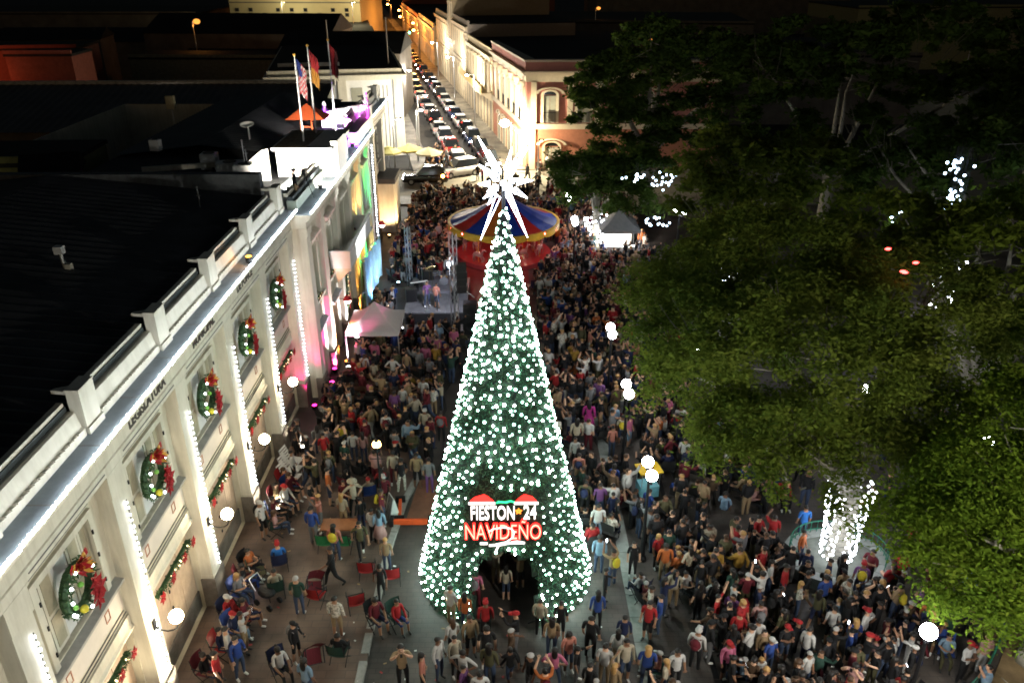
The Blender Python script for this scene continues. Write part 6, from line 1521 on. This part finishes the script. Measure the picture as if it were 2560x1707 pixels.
used = set(); NP = 0; PPOS = []
def person(x, y, pose, top, bot, hair, face, sl=None, sh=None, z=None, scale=None, word=None):
    global NP
    sl = R.random() < .35 if sl is None else sl; sh = (R.random() < .3 and pose not in 'D') if sh is None else sh
    me = pmesh(pose, sl, sh)
    if z is None: z = .12 if (x < -4.5 and y < 30.5 and y > 0) else .004
    o = bpy.data.objects.new('person', me); COL.objects.link(o); o.location = (x, y, z); o.rotation_euler = (0, 0, rad(face))
    s = scale or ((R.uniform(.90, 1.05) if R.random() > .06 or pose in 'TU' else R.uniform(.66, .8)) if pose != 'C' else R.uniform(.6, .75)); o.scale = (s*R.uniform(.94, 1.22), s*R.uniform(.94, 1.22), s)
    setm(o, 0, R.choice(SKINC)); setm(o, 1, CM[top]); setm(o, 2, CM[bot]); setm(o, 3, shoew if R.random() < .4 else shoe)
    hk = hair.split('_')[0]; hm = {'blond': 'long' if R.random() < .6 else 'short', 'bald': 'short', 'brown': 'long'}.get(hk, hk)
    h = bpy.data.objects.new('hair' if hk not in ('cap', 'hat') else hk, HM[hm]); COL.objects.link(h); h.parent = o; h.location = (0, 0, -.50 if pose in 'TU' else 0)
    setm(h, 0, hairbl if hair == 'blond' else hairg if hair == 'bald' else hairbr if hair == 'brown' else CM[hair.split('_')[1]] if '_' in hair else hairb)
    tw = CW.get(top, top); bw_ = CW.get(bot, bot); garment = 'long-sleeved top' if sl else 'T-shirt'
    lower = ('skirt' if pose == 'D' else 'shorts' if sh else 'jeans' if bot == 'jeans' else 'trousers'); lw = ('denim ' if sh or pose == 'D' else '') + lower if bot == 'jeans' else bw_ + ' ' + lower
    if R.random() < .16 and pose in 'SWPHQR' and word is None:
        bp_ = bpy.data.objects.new('backpack', BPK); COL.objects.link(bp_); bp_.parent = o; setm(bp_, 0, R.choice((CM['black'], CM['navy'], CM['maroon'], CM['greyp'], CM['yellow'])))
    pw = word or place_words(x, y); cand = ['person in %s %s and %s, %s %s' % (tw, garment, lw, POSW[pose], pw), 'person with %s, %s %s, %s, %s' % (HAIRW[hair], tw, garment, lw, pw),
            'person with %s, %s %s, %s %s' % (HAIRW[hair], tw, garment, POSW[pose], pw)]
    lab = None
    for c in cand:
        if c not in used and len(c.split()) <= 15: lab = c; break
    if lab is None:
        for a in ('taller', 'smaller', 'stocky', 'slim', 'dark skinned', 'light skinned', 'turned away', 'turned sideways', 'tucked in', 'half hidden'):
            c = ('person in %s %s and %s, %s' % (tw, garment, lw, pw)).replace('person', a + ' person')
            if c not in used: lab = c; break
    used.add(lab); tag(o, lab or cand[0], 'person', 'people at the Christmas festival'); NP += 1; PPOS.append((x, y)); return o
def ok(x, y, dmin):
    return all((x-a)**2 + (y-b)**2 > dmin*dmin for a, b in PPOS)
for (x, y, p, t, b, h, f) in HAND:
    if x < -9.4: x = -9.35
    if p == 'T': person(x, y, p, t, b, h, f, z=.0)
    else: person(x, y, p, t, b, h, f)
# folding chairs
def chair_mesh_parts():
    f = MB()
    for s in (-1, 1):
        f.bar((s*.26, -.24, 0), (s*.26, .24, .46), .014, 5); f.bar((s*.26, .24, 0), (s*.26, -.24, .46), .014, 5); f.bar((s*.27, .22, .42), (s*.27, .34, .98), .014, 5); f.bar((s*.28, -.22, .45), (s*.28, -.22, .66), .014, 5); f.bar((s*.28, -.24, .66), (s*.28, .30, .68), .018, 5)
    f.bar((-.26, -.24, .46), (.26, -.24, .46), .014, 5)
    s_ = MB(); n = 6
    for i in range(n):
        a, b = -.26+.52*i/n, -.26+.52*(i+1)/n; za, zb = .45-.05*sin(pi*i/n), .45-.05*sin(pi*(i+1)/n); s_.quad((a, -.24, za), (b, -.24, zb), (b, .24, zb-.02), (a, .24, za-.02))
    b_ = MB()
    for i in range(n):
        a, b = -.26+.52*i/n, -.26+.52*(i+1)/n; ya, yb = .06*sin(pi*i/n), .06*sin(pi*(i+1)/n); b_.quad((a, .24+ya, .5), (b, .24+yb, .5), (b, .34+yb, .97), (a, .34+ya, .97))
    return f.mesh('chair_frame', iron), s_.mesh('chair_seat', CM['maroon']), b_.mesh('chair_back', CM['maroon'])
CF, CS, CB = chair_mesh_parts(); clab = set()
def chair(x, y, face, colr, extra, tilt=None, z=.12):
    o = thing('folding_chair', '%s folding camp chair %s' % (CW.get(colr, colr), extra), 'chair', (x, y, z), rad(face), 'folding chairs on the plaza')
    if o['label'] in clab: o['label'] = o['label'].replace('folding camp chair', 'fabric folding chair')
    if o['label'] in clab: o['label'] = o['label'].replace('fabric folding', 'low folding')
    clab.add(o['label'])
    obj('frame', CF, o); s = obj('seat', CS, o); b = obj('backrest', CB, o); setm(s, 0, CM[colr]); setm(b, 0, CM[colr])
    if tilt: o.rotation_euler = (tilt[0], tilt[1], rad(face)); o.location.z += .15
    return o
HP = ['short', 'short', 'short', 'long', 'long', 'bun', 'brown', 'blond', 'cap_black', 'cap_white', 'bald', 'cap_red']
for i, (x, y, t, b) in enumerate(SIT):
    x = max(x, -9.3); hr = R.choice(HP); f = 80 + R.uniform(-25, 25) if x < -8.9 else R.choice((170, 150, 40, 200)); pz = .12 if x < -4.5 else .004
    if not ok(x, y, .55): x += .35; y += .45
    person(x, y, 'T' if R.random() < .6 else 'U', t, b, hr, f, z=pz)
    chair(x + .02*sin(rad(f)), y, f, R.choice(('maroon', 'blue', 'navy', 'black', 'red', 'darkgreen', 'blue')), 'under the person in %s %s' % (CW.get(t, t), place_words(x, y)), None, pz)
for x, y, f, c, e, tl_ in ((-6.35, 18.75, 30, 'maroon', 'tipped over near the bottom edge of the terrace', (.9, .2)), (-5.2, 20.9, 200, 'red', 'standing empty at the kerb', None), (-6.6, 21.2, 160, 'red', 'empty beside a patterned shirt', None), (-6.9, 21.6, 20, 'maroon', 'collapsed sideways on the terrace', (.5, .3)), (-8.92, 22.34, 120, 'olive', 'empty by the seated row', None),
                          (-6.87, 23.98, 180, 'green', 'at the low table', None), (-6.12, 23.97, 170, 'green', 'at the low table end', None), (-5.07, 22.5, 180, 'red', 'beside the terrace kerb', None), (-4.14, 22.31, 190, 'red', 'on the walk below the kerb', None)):
    chair(x, y, f, c, e, tl_, .12 if x < -4.5 else .004)
for i, (x, y) in enumerate(((-9.3, 29.4), (-9.2, 28.8), (-9.1, 28.2))):
    o = thing('lounge_chair', 'white slatted lounge chair against the facade, %s of three' % ('farthest', 'middle', 'nearest to the bottom')[i], 'chair', (x, y, .12), rad(75), 'white slatted lounge chairs')
    for k in range(6): MB().box(-.28, .28, -.3+.1*k, -.22+.1*k, .36, .385).build('slat', white, o)
    for k in range(5): MB().quad((-.28, .32+.05*k, .42+.11*k), (.28, .32+.05*k, .42+.11*k), (.28, .355+.05*k, .50+.11*k), (-.28, .355+.05*k, .50+.11*k)).build('slat', white, o)
    for sx in (-.27, .27): MB().bar((sx, -.3, 0), (sx, -.3, .5), .02, 5).bar((sx, .3, 0), (sx, .56, .95), .02, 5).bar((sx, -.3, .36), (sx, .3, .36), .02, 5).build('leg', steel, o)
tb = thing('low_table', 'low wooden table among the green chairs on the terrace', 'table', (-6.45, 24.8, .12)); MB().box(-.7, .7, -.35, .35, .52, .56).build('tabletop', M('table_wood', (.4, .16, .07), .5, var=.3), tb)
for sx in (-.62, .62):
    for sy in (-.28, .28): MB().box(sx-.02, sx+.02, sy-.02, sy+.02, 0, .518).build('leg', iron, tb)
stl = thing('pushchair', 'black child pushchair beside the man in dark green', 'pushchair', (-8.3, 21.2, .12), rad(60))
MB().ball((0, 0, .55), (.26, .36, .2), 12, 7).build('seat', black, stl); MB().bar((-.2, .3, .6), (-.2, .55, 1.0), .015).bar((.2, .3, .6), (.2, .55, 1.0), .015).bar((-.2, .55, 1.0), (.2, .55, 1.0), .018).build('handle', steel, stl)
for sx in (-.24, .24):
    for sy in (-.3, .3): MB().lathe([(.12, -.03), (.12, .03)], (0, 0, 0), 12).build('wheel', iron, stl).matrix_local = Matrix.Translation((sx, sy, .12)) @ Matrix.Rotation(rad(90), 4, 'Y')
# performers and camera operator
for x, y, p, t, b, h, f, w in ((-4.9, 45.6, 'P', 'purple', 'jeans', 'short', 20, 'singing at the stage front'), (-4.3, 45.3, 'S', 'salmon', 'jeans', 'short', 160, 'playing at the stage front'), (-5.6, 49.4, 'P', 'black', 'black', 'short', 10, 'on the stage by the backdrop'), (-5.0, 50.0, 'P', 'black', 'navy', 'short', 0, 'playing guitar on the stage'), (-3.9, 50.1, 'S', 'white', 'navy', 'short', 0, 'in bright light behind the drums'), (-3.3, 46.2, 'S', 'greyp', 'black', 'long', 30, 'on the stage by the truss')):
    person(x, y, p, t, b, h, f, z=.805, word=w)
person(-10.05, 37.6, 'U' if False else 'P', 'black', 'tan', 'cap_black', 120, z=9.645, word='operating a camera on the roof walkway')
tp = thing('tripod_camera', 'camera on a tripod on the roof walkway beside its operator', 'camera', (-9.75, 38.4, 9.645))
for a in (0, 2.1, 4.2): MB().bar((0, 0, 1.2), (.35*cos(a), .35*sin(a), 0), .02, 5).build('leg', black, tp)
MB().box(-.1, .1, -.2, .2, 1.2, 1.42).lathe([(.06, 0), (.07, .12)], (0, .2, 1.3), 8).build('camera_body', black, tp)
# foreground and mid crowd
TOPS = ['black']*22 + ['navy']*3 + ['greyp']*3 + ['olive']*3 + ['white']*4 + ['red']*3 + ['maroon']*3 + ['cream']*2 + ['tan']*2 + ['blue']*2 + ['lightblue', 'salmon', 'orange', 'pink', 'pinkish', 'purple', 'brown', 'brown', 'darkgreen', 'pattern', 'gold']
BOTS = ['black']*12 + ['jeans']*8 + ['navy']*2 + ['tan']*2 + ['greyp']*2 + ['maroon', 'olive', 'white']
POSES = ['S']*9 + ['P']*3 + ['W']*2 + ['R']*2 + ['H', 'A', 'A', 'D', 'V', 'Q']
from mathutils import noise as MN
def blocked(x, y):
    if y < 33 and x > 3.2 and MN.noise((x*.42+3.1, y*.42, .7)) > .20: return True
    if y < 24 and x > 3.2 and MN.noise((x*.9, y*.9, 4.7)) > .34: return True
    if math.hypot((x-12.3)/2.3, (y-23.5)/2.0) < 1: return True
    if math.hypot(x-TX, y-TY) < 3.45 and not (abs(x-TX) < .9 and y < 20.9): return True
    if x > 12 + (y-14.5)*.9 and y < 20.5: return True
    if abs(x-5) < .35 and min(abs(y-k) for k in (17.8, 23.5, 29.25, 34.97, 52.6, 58.6)) < .4: return True
    if abs(x-5.75) < .8 and abs(y-27.2) < .8: return True
    if -7 < x < -1.8 and 43.5 < y < 51.5: return True
    if math.hypot(x+.25, y-57) < 4.3: return True
    if abs(x-8.3) < 1.8 and abs(y-57.6) < 1.8: return True
    if -3.8 < x < 1.4 and 47 < y < 54: return True
    if x < -8.3 and y > 36: return True
    if x < -4.1 and y < 17: return True
    return False
def fill(n, x0, x1, y0, y1, dmin, poses=POSES, dens=None):
    c = 0; tries = 0
    while c < n and tries < n*80 and NP < 300:
        tries += 1; x, y = R.uniform(x0, x1), R.uniform(y0, y1)
        if blocked(x, y) or not ok(x, y, dmin) or (dens and not dens(x, y)): continue
        face = R.choice((R.gauss(180, 40), R.gauss(150, 60), R.uniform(0, 360))) if y > 19.5 else R.uniform(0, 360)
        ps_ = R.choice(poses); tp_ = R.choice(TOPS); person(x, y, ps_, tp_, R.choice(BOTS), R.choice(HP), face, z=.004 if ps_ in 'TU' else None); c += 1
        if ps_ in 'TU':
            cc_ = R.choice(('black', 'navy', 'black', 'maroon', 'blue', 'darkgreen')); ex_ = 'under a seated person in %s %s' % (CW.get(tp_, tp_), place_words(x, y)); cl_ = '%s folding camp chair %s' % (CW.get(cc_, cc_), ex_)
            if cl_ in clab: ex_ = ex_.replace('under a', R.choice(('holding a', 'used by a', 'below a', 'beneath a')))
            if '%s folding camp chair %s' % (CW.get(cc_, cc_), ex_) not in clab: chair(x, y, face, cc_, ex_, None, .004)
            else: chair(x, y, face, cc_, 'whose sitter wears %s %s' % (CW.get(tp_, tp_), place_words(x, y)), None, .004)
fill(120, 4.6, 14, 15.4, 21.6, .48, POSES + ['T']*6 + ['U']*2, dens=lambda x, y: not (3.9 < x < 5.4 and R.random() < .7))
fill(26, -2.6, 4, 15.6, 19.3, .5)
fill(8, -8.5, -5, 17, 22, 1.3)
fill(24, -8.8, -4.8, 25, 31, .75, dens=lambda x, y: not (x < -7.6 and y < 27))
fill(34, 3.2, 11.5, 21.6, 28, .62, POSES + ['T']*16 + ['U']*4, dens=lambda x, y: not (6.3 < x < 9 and 24.5 < y < 28 and R.random() < .8))
print('persons', NP)
# the packed crowd beyond: one mass
LOW = [person_mesh(p, sl, False, True) for p, sl in (('S', True), ('P', False), ('R', False), ('W', True), ('A', True), ('S', False), ('Q', False), ('V', True), ('T', True), ('T', False), ('U', True))]
hl = MB().ball((0, .01, HZ+.03), (.096, .112, .092), 7, 5).mesh('hair_low', hairb); LD = []
for me in LOW:
    vs = np.empty(len(me.vertices)*3); me.vertices.foreach_get('co', vs); vs = vs.reshape(-1, 3); fs = [tuple(p.vertices) for p in me.polygons]; ms = [p.material_index for p in me.polygons]
    hv = np.array([v.co[:] for v in hl.vertices]); o0 = len(vs); fs += [tuple(i+o0 for i in p.vertices) for p in hl.polygons]; ms += [4]*len(hl.polygons); hv = hv - np.array([0, 0, .5]) if len(LD) > 7 else hv; vs = np.vstack([vs, hv])
    if len(LD) > 7:
        o1 = len(vs); vs = np.vstack([vs, np.array([(-.27, -.25, .42), (.27, -.25, .42), (.27, .25, .40), (-.27, .25, .40), (-.27, .25, .5), (.27, .25, .5), (.27, .36, .95), (-.27, .36, .95), (-.26, -.24, 0), (-.22, -.24, 0), (.22, -.24, 0), (.26, -.24, 0), (-.26, .25, 0), (.26, .25, 0)])])
        fs += [(o1, o1+1, o1+2, o1+3), (o1+4, o1+5, o1+6, o1+7), (o1, o1+8, o1+9), (o1+1, o1+10, o1+11), (o1+3, o1+12, o1+9), (o1+2, o1+13, o1+10)]; ms += [3]*6
    LD.append((vs, fs, ms))
CT = list(CL.keys()); palette = SKINC + [CM[k] for k in CT] + [shoe, hairb, hairbr, hairbl]; pi_ = {m.name: i for i, m in enumerate(palette)}
AV, AF, AM = [], [], []; off = 0; cpos = []; grid = {}
def free(x, y, d):
    gx, gy = int(x//1), int(y//1)
    for i in (-1, 0, 1):
        for j in (-1, 0, 1):
            for a, b in grid.get((gx+i, gy+j), ()):
                if (a-x)**2 + (b-y)**2 < d*d: return False
    return True
for p in PPOS: grid.setdefault((int(p[0]//1), int(p[1]//1)), []).append(p)
def crowd(n, x0, x1, y0, y1, d, dens=None):
    global off
    c = t = 0
    while c < n and t < n*25:
        t += 1; x, y = R.uniform(x0, x1), R.uniform(y0, y1)
        if blocked(x, y) or not free(x, y, d) or (dens and not dens(x, y)): continue
        grid.setdefault((int(x//1), int(y//1)), []).append((x, y)); c += 1
        v, f, m = R.choice(LD); a = R.uniform(0, 2*pi) if R.random() < .4 else R.gauss(pi, .8); s = R.uniform(.84, 1.05) * (.74 if R.random() < .08 else 1); w = v*s*np.array([R.uniform(.95, 1.2), R.uniform(.95, 1.2), 1])
        ca, sa = cos(a), sin(a); q = np.stack([w[:, 0]*ca - w[:, 1]*sa + x, w[:, 0]*sa + w[:, 1]*ca + y, w[:, 2] + .004 + (.13 if y > 70.4 and y < 73 else 0)], 1)
        mp = {0: pi_[R.choice(SKINC).name], 1: pi_[CM[R.choice(TOPS)].name], 2: pi_[CM[R.choice(BOTS)].name], 3: pi_['shoe_dark'], 4: pi_[R.choice(('hair_black', 'hair_black', 'hair_black', 'hair_brown', 'hair_blond'))]}
        AV.append(q); AF.extend(tuple(i+off for i in k) for k in f); AM.extend(mp[k] for k in m); off += len(v)
crowd(90, 3.0, 11.5, 24, 31, .5, lambda x, y: not (5.6 < x < 9.5 and 23.5 < y < 28.5 and R.random() < .88))
crowd(110, 5, 14, 16, 24, .40)
crowd(34, -8.6, -3.4, 28, 33, .6); crowd(60, -9, -3.2, 33, 39, .5)
crowd(760, 2.0, 10.5, 31, 72, .42, lambda x, y: x < 5 + (y-31)*.12 + 4)
crowd(330, -8.2, 2.5, 54.5, 72, .46)
crowd(120, -8.2, -2.5, 37, 47, .5, lambda x, y: y < 43 or x < -7)
crowd(60, -8.2, -3.5, 51.6, 58, .6)
crowd(40, 8, 17, 15.5, 24, .55); crowd(50, 9, 20, 22, 34, .8)
crowd(46, -12.5, -5.5, 79.6, 88, .55, lambda x, y: x < -6.5 or y > 84)
crowd(30, -3, 8, 72.5, 80, .9)
crowd(20, 2.5, 12, 83, 85, .7)
me = bpy.data.meshes.new('crowd'); me.from_pydata(np.vstack(AV).tolist(), [], AF)
for m in palette: me.materials.append(m)
me.polygons.foreach_set('material_index', AM); me.polygons.foreach_set('use_smooth', [True]*len(me.polygons)); me.update()
tag(obj('crowd', me), 'dense festival crowd filling the plaza around the carousel and stage', 'crowd', None, 'stuff')
# glowing phones
Eph = E('phone_screen', (.85, .92, 1.), 10.); pb = MB().box(-.037, .037, -.006, .0, -.075, .075).mesh('phone_case', black); ps = MB().box(-.033, .033, .0005, .002, -.07, .07).mesh('phone_screen', Eph)
phs = [o for o in SC.objects if o.name.startswith('person') and o.type == 'MESH' and ('phone' in o.get('label', '') or 'filming' in o.get('label', ''))]
plb = set()
for i, o in enumerate(phs[:30]):
    pl_ = 'glowing phone held by the ' + ' '.join(o['label'].replace(',', '').split()[:11])
    if pl_ in plb: continue
    plb.add(pl_)
    up_ = 'filming' in o['label']; lo = Vector((.0, -.42, 1.80) if up_ else (.03, -.36, 1.30)) - Vector((0, 0, .5 if 'seated' in o['label'] else 0)); s = o.scale
    wpos = Matrix.LocRotScale(o.location, o.rotation_euler, s) @ lo
    t = thing('phone', pl_, 'phone', wpos, o.rotation_euler.z, 'phones lit up in the crowd'); t.rotation_euler = (rad(-25 if not up_ else 5), 0, o.rotation_euler.z)
    obj('case', pb, t); obj('screen', ps, t)

# litter and cables
lt_ = MB()
for i in range(260):
    x, y = R.uniform(-9, 14), R.uniform(15, 34)
    if blocked(x, y): continue
    a = R.uniform(0, 6.3); w = R.uniform(.015, .04); l = R.uniform(.02, .06); z = (.128 if x < -4.6 and y < 30 else .026)
    c_, s_ = cos(a), sin(a); lt_.mat(R.randrange(3)).quad((x-c_*l+s_*w, y-s_*l-c_*w, z), (x+c_*l+s_*w, y+s_*l-c_*w, z+.012), (x+c_*l-s_*w, y+s_*l+c_*w, z), (x-c_*l-s_*w, y-s_*l+c_*w, z+.008))
tag(lt_.build('litter', [white, M('litter_card', (.35, .24, .12), .8), M('litter_foil', (.4, .05, .05), .5)]), 'scattered paper cups and scraps on the plaza paving', 'litter', None, 'stuff')
for i, pts in enumerate(([(-2.6, 43.4, .03), (-2.2, 40, .03), (-3.2, 36, .03), (-3.0, 31.5, .03), (-2.9, 25.4, .03)], [(-6.2, 46, .03), (-8.2, 43, .03), (-8.6, 38, .03), (-9.2, 34.4, .03)])):
    cu = []
    for a, b in zip(pts[:-1], pts[1:]):
        for k in range(6): cu.append((a[0]+(b[0]-a[0])*k/6 + .12*sin(k*1.9+a[1]), a[1]+(b[1]-a[1])*k/6, .03))
    tag(MB().tube(cu, .022, 5).build('cable', black), ['black power cable snaking from the speaker stack to the lit tree', 'black power cable running from the stage along the facade'][i], 'cable')
